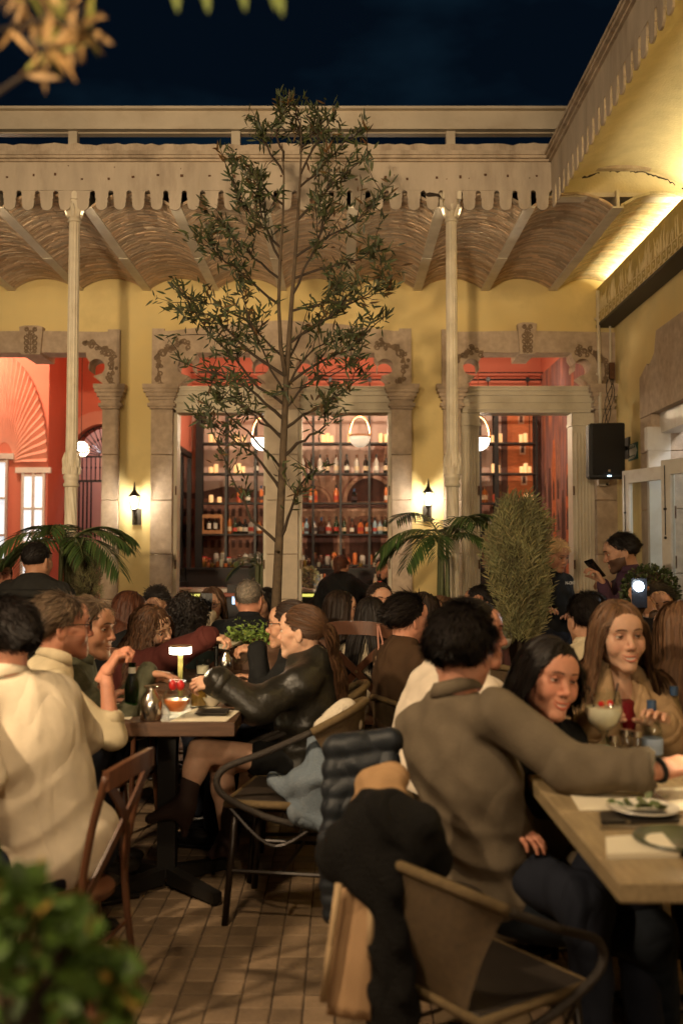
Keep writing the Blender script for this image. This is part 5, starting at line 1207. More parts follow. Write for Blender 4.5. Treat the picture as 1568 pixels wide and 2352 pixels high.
    if glasses:
        b = MB()
        for s_ in (-1, 1):
            b.tube([(s_*.034+.024*math.cos(a)*(1.05), .104-.10*max(abs(s_*.034+.024*math.cos(a))-.03, 0)*1.6, .0+.017*math.sin(a)) for a in np.linspace(0, 2*math.pi, 20, endpoint=False)], .0022, 6, closed=True)
            b.tube([(s_*.058, .098, .006), (s_*.076, .06, .008), (s_*.079, -.005, .008), (s_*.076, -.03, -.008)], .0022, 5)
        b.tube([(-.011, .107, .004), (0, .110, .007), (.011, .107, .004)], .002, 5); b.v = [tuple(hp+hM @ (np.array(p)*hs)) for p in b.v]; b.build('glasses', mat('glasses_dark', (.02, .012, .01), .3), o, smooth=True)
    o['_N'] = 0; del o['_N']; return o, dict(N=N, Sh=Sh, A=A, hip=hip, chest=chest, TM=TM, hM=hM, hp=hp, Fw=Fw, Rv=Rv, hs=hs, u=u_, f=f_)
# ------------------------------------------------------------------ plants
mat('bark', (.075, .050, .028), .9, var=.3, vscale=22, bump=.6, bscale=90, stain=(.045, .03, .018), sscale=9, samt=.8)
mat('twig', (.032, .020, .011), .85, var=.2)
mat('olive_leaf', (.034, .041, .014), .55, attr='tint', spec=.35)
mat('palm_leaf', (.045, .080, .022), .45, attr='tint', spec=.4)
mat('thuja', (.135, .125, .050), .7, attr='tint')
mat('box_leaf', (.040, .058, .016), .5, attr='tint')
mat('soil', (.03, .02, .014), .95, var=.3, vscale=20)
class Leaves:
    """many lens-shaped leaves in one surface, each with its own shade"""
    def __init__(s): s.v = []; s.f = []; s.c = []
    def leaf(s, p, d, n, L, w, tint, fold=.25, droop=.12):
        p = np.array(p, float); d = np.array(d, float); d /= np.linalg.norm(d)+1e-9; n = np.array(n, float); sd = np.cross(d, n); l = np.linalg.norm(sd)
        if l < 1e-5: sd = np.cross(d, (.3, .5, .8)); l = np.linalg.norm(sd)
        sd /= l; n = np.cross(sd, d); b = len(s.v)
        for t, ww in ((0, .1), (.35, 1.), (.72, .72), (1., .04)):
            c = p+d*L*t-n*L*droop*t*t
            for sg in (-1, 0, 1): s.v.append(tuple(c+sd*w*ww*sg+n*w*fold*abs(sg)*ww)); s.c.append(tint)
        for i in range(3):
            for k in range(2): q = b+3*i+k; s.f.append((q, q+1, q+4, q+3))
    def build(s, name, m, par=None, kind=None):
        me = bpy.data.meshes.new(name); me.from_pydata(s.v, [], s.f); me.update(); me.polygons.foreach_set('use_smooth', [True]*len(me.polygons)); o = link(name, me, m, par); vcol(me, 'tint', s.c)
        if kind: o['kind'] = kind
        return o
def tint(r, a=.6, b=1.5, warm=.1): k = r.uniform(a, b); return (k*(1+r.uniform(-warm, warm*1.5)), k, k*(1+r.uniform(-warm, warm)), 1)
def poly_at(pts, t):
    n = len(pts)-1; i = min(int(t*n), n-1); return pts[i].lerp(pts[i+1], t*n-i)
# --- the slender courtyard tree
DT = 5.75; rr = random.Random(17)
tr = thing('slender_tree', 'tall slender tree with narrow olive leaves in the middle of the courtyard', 'tree', P(633, 1480, DT))
trunk = [P(u, v, DT) for u, v in ((628, 1500), (632, 1440), (637, 1330), (642, 1220), (647, 1110), (652, 1000), (655, 930), (657, 870), (664, 780), (670, 690), (677, 600), (684, 500), (690, 400), (692, 330), (690, 270))]
b = MB(); b.tube(trunk, [.031, .030, .027, .0245, .0225, .0205, .0185, .0165, .015, .0125, .0105, .0085, .0065, .0045, .0025], 12)
stem2 = [P(u, v, DT-.05) for u, v in ((655, 872), (645, 800), (640, 700), (643, 600), (650, 500), (652, 400), (648, 330))]
b.tube([trunk[7]]+stem2[1:], [.014, .012, .010, .0085, .0065, .005, .0025], 8)
b.tube([P(640, 1268, DT-.02), P(632, 1262, DT-.07)], [.010, .007], 6)
b.build('trunk', 'bark', tr, smooth=True)
BR = [((641, 1250), (575, 1190), (530, 1090), (478, 975)), ((642, 1240), (668, 1170), (690, 1110), (720, 1080)), ((646, 1130), (600, 1060), (540, 1010), (455, 955)), ((650, 1050), (700, 1010), (742, 980), (745, 930)),
      ((651, 1010), (590, 950), (520, 915), (470, 900)), ((653, 985), (720, 940), (780, 905), (850, 850)), ((653, 965), (590, 905), (510, 860), (405, 825)), ((654, 930), (570, 860), (490, 770), (395, 650)),
      ((656, 885), (720, 840), (800, 800), (890, 720)), ((657, 865), (560, 800), (480, 720), (420, 730)), ((664, 790), (740, 740), (820, 690), (885, 640)), ((650, 820), (570, 740), (500, 700), (440, 690)),
      ((668, 715), (750, 690), (820, 690), (895, 655)), ((642, 700), (570, 640), (520, 600), (455, 535)), ((674, 640), (750, 610), (820, 600), (870, 565)), ((642, 640), (580, 590), (540, 550), (500, 500)),
      ((678, 590), (760, 540), (820, 510), (880, 440)), ((646, 570), (590, 510), (550, 470), (520, 380)), ((684, 505), (740, 450), (790, 400), (850, 350)), ((650, 470), (600, 420), (570, 390), (530, 370)),
      ((688, 430), (740, 380), (790, 330), (840, 295)), ((690, 400), (720, 340), (750, 290), (770, 255)), ((651, 400), (620, 350), (600, 310), (600, 280)), ((691, 350), (690, 300), (680, 260), (676, 225)),
      ((650, 370), (640, 310), (645, 260), (640, 235)), ((660, 830), (690, 770), (750, 720), (780, 640)), ((646, 600), (610, 520), (600, 470), (590, 430)), ((655, 910), (610, 820), (580, 760), (545, 640)), ((670, 680), (715, 590), (740, 530), (745, 470)),
      ((691, 340), (715, 310), (735, 285), (720, 240)), ((654, 940), (700, 880), (760, 860), (830, 820)), ((655, 900), (690, 830), (740, 790), (830, 770)), ((648, 1080), (570, 990), (520, 950), (500, 900)), ((652, 1000), (600, 975), (560, 930), (540, 880))]
tb = MB(); lv = Leaves()
def cluster(p, d, n, spread, sz=1., dry=0.):
    for k in range(n):
        q = np.array(p)-np.array(d)*rr.uniform(0, .11)+np.array([rr.gauss(0, .012) for _ in range(3)])
        dd = np.array(d)*rr.uniform(.3, 1.)+np.array([rr.gauss(0, spread) for _ in range(3)])
        t_ = tint(rr, .55, 1.5, .14)
        if rr.random() < dry: t_ = (t_[0]*1.9, t_[1]*.85, t_[2]*.7, 1)
        lv.leaf(q, dd, (rr.gauss(0, .5), -1, rr.gauss(0, .5)), rr.uniform(.045, .080)*sz, rr.uniform(.0052, .0076)*sz, t_, droop=rr.uniform(0, .2))
for bi, br_ in enumerate(BR):
    tipd = rr.uniform(-.42, .34); pts = [P(u, v, DT+tipd*(i/3)**1.2) for i, (u, v) in enumerate(br_)]
    fine = [poly_at(pts, k/9)+(Vector((rr.gauss(0, .006), rr.gauss(0, .006), rr.gauss(0, .006))) if 0 < k else Vector()) for k in range(10)]
    r0 = .0095 if bi < 10 else .0068; tb.tube(fine, [r0*(1-.85*k/9)+.0012 for k in range(10)], 6)
    L = (pts[-1]-pts[0]).length; low = br_[0][1] > 960; dense = br_[0][1] < 480
    ntw = int(7+L*9) if not low else int(4+L*7)
    for k in range(ntw):
        t = rr.uniform(.22 if not low else .45, 1.); p = poly_at(fine, t); main = (poly_at(fine, min(t+.1, 1))-poly_at(fine, max(t-.1, 0))).normalized()
        d = (main*.7+Vector((rr.gauss(0, .55), rr.gauss(0, .55), rr.gauss(.30, .45)))).normalized(); tl_ = rr.uniform(.08, .30)*(1.1-.4*t)
        if dense: tl_ *= .62
        e = p+d*tl_; m_ = p.lerp(e, .5)+Vector((rr.gauss(0, .012), rr.gauss(0, .012), rr.gauss(0, .012))); tb.tube([p, m_, e], [.0030, .0022, .0010], 4, cap=False)
        dry = .5 if rr.random() < .14 else .05
        cluster(e, (e-m_).normalized(), rr.randint(5, 9) if not low else rr.randint(3, 7), .55, 1. if not dense else .9, dry)
        for j in range(rr.randint(2, 5)):
            q = poly_at([p, m_, e], rr.random()); cluster(q, d, 1, .8, .95, dry)
    cluster(fine[-1], (fine[-1]-fine[-2]).normalized(), 12, .5)
tb.build('branches', 'twig', tr); lv.build('crown', 'olive_leaf', tr, 'stuff')
# --- foreground branch, top left, close to the lens
fb = thing('overhanging_branch', 'blurred leafy branch hanging into the top left corner', 'branch', P(-40, 60, 1.25)); b = MB(); lv = Leaves(); rr = random.Random(5)
mat('near_leaf', (.42, .25, .10), .5, attr='tint', spec=.3)
for (pts_, n) in (([(-60, 250), (30, 190), (110, 140), (170, 90), (200, 20)], 26), ([(-40, 80), (40, 60), (120, 40), (190, -30)], 30), ([(-60, -40), (60, -20), (150, -60)], 22), ([(100, 30), (170, 60), (215, 70)], 12), ([(60, 90), (110, 110), (150, 105)], 14)):
    pw = [P(u, v, 1.25+rr.uniform(-.08, .08)) for u, v in pts_]; MB().tube(pw, [.003]*len(pw), 5).build('twig', 'twig', fb)
    for k in range(n):
        t = .25+.75*k/n; p = poly_at(pw, t); g_ = rr.random() < .25; kk = rr.uniform(.35, 1.15)
        lv.leaf(p, (rr.gauss(.25, .55), rr.gauss(0, .45), rr.gauss(.15, .55)), (rr.gauss(0, .5), -1, rr.gauss(0, .6)), rr.uniform(.030, .050), rr.uniform(.0030, .0048), (kk*.6, kk*1.0, kk*.5, 1) if g_ else (kk, kk, kk, 1))
for (u, v) in ((400, -10), (470, -8), (555, -12), (625, -14), (640, 0)):
    p = P(u, v-30, 1.2); lv.leaf(p, (.12, 0, -1), (0, -1, 0), .036, .0055, (.35, .75, .30, 1)); MB().tube([p, p+Vector((-.02, 0, .12))], .0015, 4).build('twig', 'twig', fb)
lv.build('leaves', 'near_leaf', fb, 'stuff')
# --- foreground plant, bottom left
fp = thing('potted_plant', 'blurred leafy green and pink potted plant in the bottom left corner', 'plant', P(40, 2500, 1.15)); lv = Leaves(); b = MB(); rr = random.Random(9)
mat('herb_leaf', (.110, .165, .036), .5, attr='tint', spec=.3)
base = P(60, 2480, 1.15)
for k in range(210):
    u = rr.uniform(-80, 300); top = 1985 + max(0, u-40)*.95 + 30*math.sin(u*.06); v = rr.uniform(top, 2460) if rr.random() < .7 else top+abs(rr.gauss(0, 30)); d = 1.15+rr.uniform(-.12, .14); p = P(u, v, d)
    if rr.random() < .25: b.tube([base+Vector((rr.uniform(-.05, .05), rr.uniform(-.05, .05), 0)), base.lerp(p, .6)+Vector((0, 0, .02)), p], .0018, 4, cap=False)
    for j in range(3):
        c = rr.random(); kk = rr.uniform(.45, 1.5); t_ = (kk*.85, kk, kk*.8, 1) if c < .86 else ((kk*2.0, kk*.75, kk*1.4, 1) if c < .93 else (kk*3.0, kk*1.3, kk*1.2, 1))
        lv.leaf(p, (rr.gauss(0, .7), rr.gauss(-.3, .6), rr.gauss(.2, .6)), (rr.gauss(0, .6), -1, rr.gauss(.6, .5)), rr.uniform(.018, .032), rr.uniform(.007, .012), t_)
lv.build('leaves', 'herb_leaf', fp, 'stuff'); b.build('stems', 'twig', fp)
mat('terracotta', (.22, .09, .045), .8, var=.15, bump=.2)
b = MB(); b.lathe([(.09, -.16), (.12, -.02), (.13, -.02), (.13, .02), (.115, .02), (.10, -.01), (.0, -.01)], base, 24); b.build('pot', 'terracotta', fp, True, 40)
st_ = thing('plant_stand', 'dark wooden stand under the foreground plant', 'stand', (base.x, base.y, 0)); MB().cbox((base.x, base.y, (base.z-.16)/2), .2, .2, base.z-.162, bev=.01).build('stand', 'black_wood', st_)
# --- palms
def palm(u, v, d, label, seed, nf, fl, base_v, droops=None, pot=True):
    r_ = random.Random(seed); c = P(u, v, d); t = thing('potted_palm', label, 'palm', (c.x, c.y, 0))
    b = MB(); 
    for k in range(5): a = 2*math.pi*k/5; b.tube([(c.x+.05*math.cos(a), c.y+.05*math.sin(a), .3), (c.x+.03*math.cos(a+.6), c.y+.03*math.sin(a+.6), c.z)], [.02, .012], 7)
    b.build('stem', 'palm_stem' if 'palm_stem' in MATS else mat('palm_stem', (.10, .11, .04), .6, var=.2, vscale=20), t)
    for k in range(nf):
        a = 2*math.pi*(k+r_.uniform(-.3, .3))/nf; el = r_.uniform(.25, 1.15); h = np.array((math.cos(a), math.sin(a), 0)); L = fl*r_.uniform(.75, 1.1); pts = []; p = np.array(c)+h*.02; dirv = h*math.cos(el)+np.array((0, 0, math.sin(el)))
        for j in range(13): pts.append(p.copy()); p = p+dirv*L/12; dirv = dirv+np.array((0, 0, -.155)); dirv /= np.linalg.norm(dirv)
        b = MB(); b.tube([Vector(q) for q in pts], [.007*(1-.8*j/12) for j in range(13)], 5); fr = b.build('frond', 'palm_stem', t)
        lv = Leaves(); sd = np.cross(h, (0, 0, 1))
        for j in range(2, 13):
            for half_ in (0, .5):
                if j == 12 and half_: continue
                q = pts[j] if not half_ else (pts[j]+pts[min(j+1, 12)])/2; tg = pts[min(j+1, 12)]-pts[j-1]; tg /= np.linalg.norm(tg); ll = L*.42*math.sin(math.pi*(.15+.8*j/13))**.7
                for sg in (-1, 1):
                    dd = tg*.75+sd*sg*.85+np.array((0, 0, -.12+r_.gauss(0, .06))); lv.leaf(q, dd, (0, 0, 1.), ll*r_.uniform(.85, 1.1), .0125*fl/.75, tint(r_, .55, 1.5, .15), fold=.5, droop=.28)
        lv.build('leaflets', 'palm_leaf', fr)
    if pot: MB().lathe([(.13, 0), (.17, .02), (.2, .3), (.21, .34), (.19, .34), (.17, .3), (0, .3)], (c.x, c.y, 0), 24).build('pot', 'terracotta', t, True, 40)
palm(150, 1250, 7.05, 'large potted palm spreading behind the left column', 3, 13, .56, 1400)
palm(1018, 1240, 7.0, 'potted palm spreading below the right wall lantern', 8, 11, .50, 1400)
p3 = palm(596, 1300, 10.35, 'small palm beside the red ledge inside the bar doorway', 12, 8, .34, 1400)
# --- feathery conifer shrubs
def feather(u0, u1, v0, v1, d, label, seed, n):
    r_ = random.Random(seed); a = P((u0+u1)/2, v1, d); top = P((u0+u1)/2, v0, d); H = top.z-a.z; W = (u1-u0)*d/FS/2; t = thing('conifer_shrub', label, 'shrub', (a.x, a.y, 0)); lv = Leaves(); b = MB()
    for k in range(n):
        f_ = r_.random()**.85; ang = r_.uniform(0, 2*math.pi); prof_ = (.62+.38*math.sin(math.pi*.5*min(f_/.62, 1.)))*(1 if f_ < .72 else 1-((f_-.72)/.28)**2*.55); rad = W*prof_*(r_.random()**.45)*(1+.22*math.sin(ang*3+f_*9)+.14*math.sin(ang*7-f_*23)); f_ = min(f_*(1+.07*math.sin(ang*5)), 1.04)
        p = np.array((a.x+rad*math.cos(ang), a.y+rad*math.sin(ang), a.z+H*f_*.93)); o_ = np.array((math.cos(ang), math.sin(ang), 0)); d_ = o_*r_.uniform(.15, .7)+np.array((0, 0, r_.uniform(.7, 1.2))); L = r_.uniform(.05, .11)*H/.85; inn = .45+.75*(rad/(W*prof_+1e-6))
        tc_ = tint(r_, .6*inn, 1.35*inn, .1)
        for j in range(5):
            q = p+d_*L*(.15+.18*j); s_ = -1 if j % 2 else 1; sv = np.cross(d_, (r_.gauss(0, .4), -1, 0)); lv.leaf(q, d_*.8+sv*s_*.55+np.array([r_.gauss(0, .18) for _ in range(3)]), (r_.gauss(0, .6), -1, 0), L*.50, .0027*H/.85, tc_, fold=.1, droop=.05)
        if k % 14 == 0: b.tube([(a.x, a.y, a.z), tuple(p*.5+np.array((a.x, a.y, a.z))*.5+np.array((0, 0, .06))), tuple(p)], [.008, .005, .002], 4, cap=False)
    b.tube([(a.x, a.y, .2), (a.x, a.y, a.z+H*.5)], [.025, .012], 7)
    b.build('trunk', 'twig', t); lv.build('crown', 'thuja', t, 'stuff')
    MB().lathe([(.14, 0), (.18, .02), (.21, .36), (.22, .40), (.20, .40), (.18, .36), (0, .36)], (a.x, a.y, 0), 24).build('pot', 'terracotta', t, True, 40)
feather(1138, 1248, 1158, 1480, 6.25, 'tall feathery conifer shrub in front of the fluted door frame', 4, 4200)
feather(162, 232, 1262, 1400, 7.0, 'small feathery conifer shrub right of the left column', 6, 1500)
# --- clipped boxwood ball
bx = thing('boxwood_ball', 'clipped round boxwood behind the raised phone', 'shrub', P(1487, 1420, 6.0)); lv = Leaves(); rr = random.Random(31); c = P(1492, 1362, 6.0); rad = .165
for k in range(1500):
    v = np.array([rr.gauss(0, 1) for _ in range(3)]); v /= np.linalg.norm(v); p = np.array(c)+v*rad*rr.uniform(.82, 1.03); lv.leaf(p, v+np.array([rr.gauss(0, .6) for _ in range(3)]), [rr.gauss(0, 1) for _ in range(3)], .022, .0075, tint(rr, .5, 1.6))
lv.build('crown', 'box_leaf', bx, 'stuff'); b = MB(); b.tube([(c.x, c.y, .25), (c.x, c.y, c.z)], .02, 7); b.ball(c, rad*.80, 16, 10); b.build('trunk', 'twig', bx)
MB().lathe([(.13, 0), (.17, .3), (.18, .34), (.16, .34), (0, .3)], (c.x, c.y, 0), 20).build('pot', 'terracotta', bx, True, 40)
# --- long planter box of herbs below the tree
pl = thing('herb_planter', 'wooden planter box of low green herbs around the tree trunk', 'planter', (P(600, 1500, 5.7).x, 5.7, 0)); a, e = P(520, 1470, 5.62), P(650, 1470, 5.62); zt_ = P(580, 1480, 5.62).z
mat('planter_wood', (.10, .045, .02), .6, var=.25, vscale=10, stretch=(1, 6, 6))
MB().box(a.x, e.x, 5.58, 5.92, 0, zt_).build('box', 'planter_wood', pl); lv = Leaves(); rr = random.Random(3)
for k in range(900):
    p = (rr.uniform(a.x, e.x), rr.uniform(5.56, 5.92), zt_+abs(rr.gauss(0, .045))); lv.leaf(p, (rr.gauss(0, .7), rr.gauss(-.3, .7), rr.uniform(.1, 1)), (rr.gauss(0, .6), -.4, 1), rr.uniform(.016, .03), rr.uniform(.006, .011), tint(rr, .7, 2.2))
lv.build('herbs', 'herb_leaf', pl, 'stuff')
# ------------------------------------------------------------------ chairs and tables
mat('rattan', (.135, .088, .036), .6, var=.25, vscale=60, bump=.6, bscale=420)
mat('rattan_dark', (.030, .022, .016), .5, var=.3, vscale=60, bump=.5, bscale=420)
mat('tube_dark', (.020, .013, .009), .35, metal=.3)
mat('chair_wood', (.095, .036, .016), .42, var=.25, vscale=14, stretch=(4, 4, 1), coat=.2)
mat('table_wood', (.085, .042, .022), .45, var=.35, vscale=9, stretch=(1, 8, 8), bump=.12, coat=.15)
mat('black_iron', (.008, .007, .006), .5)
def spline(pts, n=6):
    pts = [Vector(p) for p in pts]; out = []
    for i in range(len(pts)-1):
        p0, p1, p2, p3 = pts[max(i-1, 0)], pts[i], pts[i+1], pts[min(i+2, len(pts)-1)]
        for k in range(n):
            t = k/n; out.append(.5*((2*p1)+(p2-p0)*t+(2*p0-5*p1+4*p2-p3)*t*t+(3*p1-p0-3*p2+p3)*t**3))
    return out+[pts[-1]]
def bistro(label):
    t = thing('bistro_chair', label, 'chair', (0, 0, 0), 'rattan bistro chairs')
    for sx_, sy_ in ((-1, 1), (1, 1), (-1, -1), (1, -1)): MB().tube([(sx_*.19, sy_*.18, .44), (sx_*.215, sy_*.215, .0)], .0135, 8).build('leg', 'tube_dark', t, True)
    MB().cbox((0, 0, .452), .43, .42, .03, bev=.012).build('seat', 'rattan_dark', t); b = MB(); b.tube([(-.215, -.21, .452), (.215, -.21, .452), (.215, .21, .452), (-.215, .21, .452)], .016, 8, closed=True); b.build('seat_rim', 'rattan', t, True)
    arm = spline([(-.215, -.06, .385), (-.225, .08, .42), (-.245, .225, .50), (-.25, .215, .585), (-.247, .05, .655), (-.225, -.12, .73)]); back = spline([(-.225, -.12, .73), (-.17, -.235, .79), (0, -.285, .815), (.17, -.235, .79), (.225, -.12, .73)])
    MB().tube(arm, .0135, 8).build('arm', 'rattan_dark', t, True); MB().tube([Vector((-p.x, p.y, p.z)) for p in arm], .0135, 8).build('arm', 'rattan_dark', t, True); MB().tube(back, .0165, 9).build('back_rail', 'rattan', t, True)
    b = MB(); n = len(back); m = 7
    for i, p in enumerate(back):
        f_ = i/(n-1); bot = Vector((-.17+.34*f_, -.215, .47))
        for k in range(m+1): q = p.lerp(bot, k/m); q.y -= .02*math.sin(math.pi*k/m); b.v.append(tuple(q))
    for i in range(n-1):
        for k in range(m): q = i*(m+1)+k; b.f.append((q, q+1, q+m+2, q+m+1))
    b.build('back_panel', mat('rattan_panel', (.085, .052, .022), .6, var=.3, vscale=60, bump=.6, bscale=420), t, True)
    b = MB()
    for s_ in (-1, 1): b.tube([(s_*.205, .20, .20), (s_*.205, -.20, .20)], .008, 6); b.tube(spline([(s_*.20, .20, .43), (s_*.212, .02, .30), (s_*.205, -.19, .43)]), .008, 6)
    b.tube([(-.205, 0, .20), (.205, 0, .20)], .008, 6); b.build('stretcher', 'tube_dark', t); return t
def cross(label):
    t = thing('cross_back_chair', label, 'chair', (0, 0, 0), 'wooden cross-back chairs')
    for s_ in (-1, 1):
        MB().tube([(s_*.17, .18, .44), (s_*.195, .215, 0)], [.017, .013], 8).build('leg', 'chair_wood', t, True)
        MB().tube(spline([(s_*.185, -.245, 0), (s_*.18, -.19, .44), (s_*.185, -.215, .68), (s_*.195, -.275, .895)]), [.014]*19, 8).build('back_post', 'chair_wood', t, True)
    b = MB(); b.lathe([(.195, .435), (.215, .445), (.215, .46), (.195, .468), (.0, .462)], (0, 0, 0), 28, M=Matrix.Diagonal((1, .98, 1))); b.build('seat', 'chair_wood', t, True, 50)
    rail = spline([(-.20, -.275, .88), (-.1, -.315, .905), (0, -.325, .91), (.1, -.315, .905), (.20, -.275, .88)]); b = MB()
    for p in rail: b.v += [(p.x, p.y-.011, p.z-.032), (p.x, p.y+.011, p.z-.032), (p.x, p.y+.011, p.z+.030), (p.x, p.y-.011, p.z+.030)]
    for i in range(len(rail)-1):
        for k in range(4): b.f.append((i*4+k, i*4+(k+1) % 4, i*4+4+(k+1) % 4, i*4+4+k))
    b.f += [(0, 1, 2, 3)[::-1], tuple(len(b.v)-4+k for k in range(4))]; b.build('top_rail', 'chair_wood', t, True, 40)
    for s_ in (-1, 1):
        pts = spline([(s_*-.165, -.20, .50), (0, -.262+.006*s_, .70), (s_*.175, -.28, .86)]); b = MB()
        for p in pts: b.v += [(p.x-.012, p.y-.005, p.z+.012*s_), (p.x+.012, p.y-.005, p.z-.012*s_), (p.x+.012, p.y+.005, p.z-.012*s_), (p.x-.012, p.y+.005, p.z+.012*s_)]
        for i in range(len(pts)-1):
            for k in range(4): b.f.append((i*4+k, i*4+(k+1) % 4, i*4+4+(k+1) % 4, i*4+4+k))
        b.build('cross_slat', 'chair_wood', t)
    b = MB(); b.ball((0, -.268, .70), .010, 8, 6); b.build('rivet', 'rattan', t)
    b = MB(); b.tube([(-.185, -.20, .30), (.185, -.20, .30)], .008, 6); b.tube([(-.18, .19, .25), (.18, .19, .25)], .008, 6)
    for s_ in (-1, 1): b.tube([(s_*.183, -.2, .22), (s_*.183, .195, .22)], .008, 6)
    b.build('stretcher', 'chair_wood', t); return t
BIS = bistro('x'); CRS = cross('x'); _first = {}
def place_chair(kind, x, y, yaw, label, sc=1.):
    root = BIS if kind == 'b' else CRS; M = Matrix.Translation((x, y, .0015)) @ Matrix.Rotation(-R(yaw), 4, 'Z') @ Matrix.Scale(sc, 4)
    if kind not in _first: _first[kind] = 1; root.matrix_world = M; root['label'] = label; return root
    return dup(root, M, label)
def table(name, label, x0, x1, y0, y1, z, planks=5, th=.055, wood='table_wood', leg='x'):
    cx_, cy_ = (x0+x1)/2, (y0+y1)/2; t = thing(name, label, 'table', (cx_, cy_, 0)); w_ = (y1-y0)/planks
    for k in range(planks): MB().cbox((cx_, y0+w_*(k+.5), z-th/2), x1-x0, w_-.0025, th, bev=.004).build('plank', wood, t)
    MB().cbox((cx_, cy_, (z-th)/2+.02), .075, .075, z-th-.045, bev=.004).build('pedestal', 'black_iron', t)
    for a in (45, 135, 225, 315):
        d = Vector((math.cos(R(a)), math.sin(R(a)), 0)); Mq = Matrix.Rotation(R(a), 3, 'Z'); b = MB(); L = .34
        vs = [(.03, -.026, .085), (.03, .026, .085), (L, .022, .052), (L, -.022, .052), (.03, -.026, .022), (.03, .026, .022), (L, .022, .012), (L, -.022, .012)]
        b.add([Vector((cx_, cy_, 0))+Mq @ Vector(v) for v in vs], [(0, 3, 2, 1), (4, 5, 6, 7), (0, 1, 5, 4), (1, 2, 6, 5), (2, 3, 7, 6), (3, 0, 4, 7)]); q = Vector((cx_, cy_, 0))+d*(L-.02); b.tube([q+Vector((0, 0, .002)), q+Vector((0, 0, .014))], .014, 8); b.build('foot', 'black_iron', t)
    MB().cbox((cx_, cy_, z-th-.012), .4, .4, .02).build('mounting_plate', 'black_iron', t); return t
TZ = .76
table('dining_table', 'dark plank table with the lit lamp and green bottle, left of the middle', -1.06, -.405, 3.80, 4.72, TZ)
table('dining_table', 'dark table behind the first, where the booklet is handed over', -1.02, -.32, 5.02, 5.62, TZ)
mat('pale_table', (.30, .22, .12), .4, var=.3, vscale=9, stretch=(8, 1, 8), coat=.2)
table('dining_table', 'pale plank table laid for dinner at the right edge', .54, 1.45, 1.97, 3.22, .75, wood='pale_table', planks=7, th=.042)
table('dining_table', 'small table with a gin glass behind the man in the grey shirt', .42, 1.02, 4.15, 4.70, TZ)
table('dining_table', 'far table between the couple looking down and the woman with a phone', -1.75, -.75, 6.15, 6.65, TZ)
table('dining_table', 'far table right of the tree with the smiling woman', .05, .55, 5.65, 6.10, TZ)
place_chair('b', -.17, 4.52, -88, 'rattan bistro chair under the woman in the leather jacket')
place_chair('b', -.19, 3.99, -80, 'empty rattan bistro chair with a denim jacket over its back')
place_chair('b', .34, 2.45, 55, 'rattan bistro chair under the man in the grey shirt', .82)
place_chair('c', -.86, 3.02, -80, 'dark wooden chair under the man in the cream shirt at the left edge', .86)
place_chair('c', .15, 5.56, 14, 'wooden cross-back chair with a fluffy pouch hanging from it', 1.12)
place_chair('b', .30, 3.25, 75, 'rattan bistro chair under the person in the white shirt', .88)
place_chair('b', .95, 3.72, 180, 'rattan bistro chair under the woman in the camel coat')
place_chair('c', -1.14, 3.72, 65, 'wooden chair under the man with glasses and a cream shirt')
place_chair('c', -1.10, 4.18, 80, 'wooden chair under the older man in the plaid shirt')
place_chair('c', -1.22, 5.32, 5, 'wooden cross-back chair left of the woman in burgundy')
place_chair('c', -.80, 5.78, 0, 'wooden cross-back chair behind the outstretched burgundy sleeve')
place_chair('c', -.34, 5.98, 5, 'wooden cross-back chair under the grey-haired man in the dark suit')
place_chair('b', .40, 4.98, 64, 'rattan bistro chair under the man with slicked hair', .86)
place_chair('b', 1.17, 4.62, -10, 'rattan bistro chair under the man in the cream shirt behind the camel coat')
place_chair('b', .78, 4.95, 175, 'empty rattan bistro chair behind the gin glass')
# ------------------------------------------------------------------ the diners
cloth('cream_shirt', (.64, .54, .40), crease=.3); cloth('cream_shirt_b', (.55, .46, .30)); cloth('plaid', (.075, .075, .045), stain=(.16, .15, .10), sscale=30, samt=.6)
cloth('burgundy', (.060, .014, .011)); mat('leather', (.016, .014, .010), .36, var=.3, vscale=6, bump=.35, bscale=40, spec=.5); cloth('black_cloth', (.010, .010, .010)); cloth('black_suit', (.010, .011, .013)); cloth('green_black', (.011, .016, .013))
cloth('cream_knit', (.55, .46, .32), bump=.5, bscale=150); cloth('vest', (.018, .017, .015)); cloth('grey_cloth', (.12, .12, .12)); cloth('brown_jacket', (.055, .030, .015)); cloth('pink_shirt', (.26, .12, .11)); cloth('white_shirt', (.66, .56, .44)); cloth('grey_shirt', (.130, .100, .066), bump=.3, bscale=200, var=.2, crease=.22)
cloth('camel', (.33, .215, .115), bump=.4, bscale=170); cloth('red_top', (.13, .004, .008), bump=.7, bscale=240, rough=.3); cloth('purple_shirt', (.055, .026, .045)); cloth('jeans_black', (.010, .013, .018)); cloth('navy', (.012, .014, .022)); cloth('olive_jacket', (.075, .068, .045))
def V3(p): return np.array(p, float)
PPL = {}
def pp(key, label, uvd, yaw, **kw):
    dv = kw.pop('dv', 0 if kw.get('legs') == 'stand' else 14); uvd = (uvd[0], uvd[1]+dv, uvd[2]); kw.setdefault('s', .95 if uvd[2] < 5 else .92)
    kw.setdefault('res', .011 if uvd[2] < 4.4 else .014); kw.setdefault('pants', 'navy'); PPL[key] = person(label, V3(P(*uvd)), yaw, **kw); return PPL[key]
def at(u, v, d): return V3(P(u, v, d))
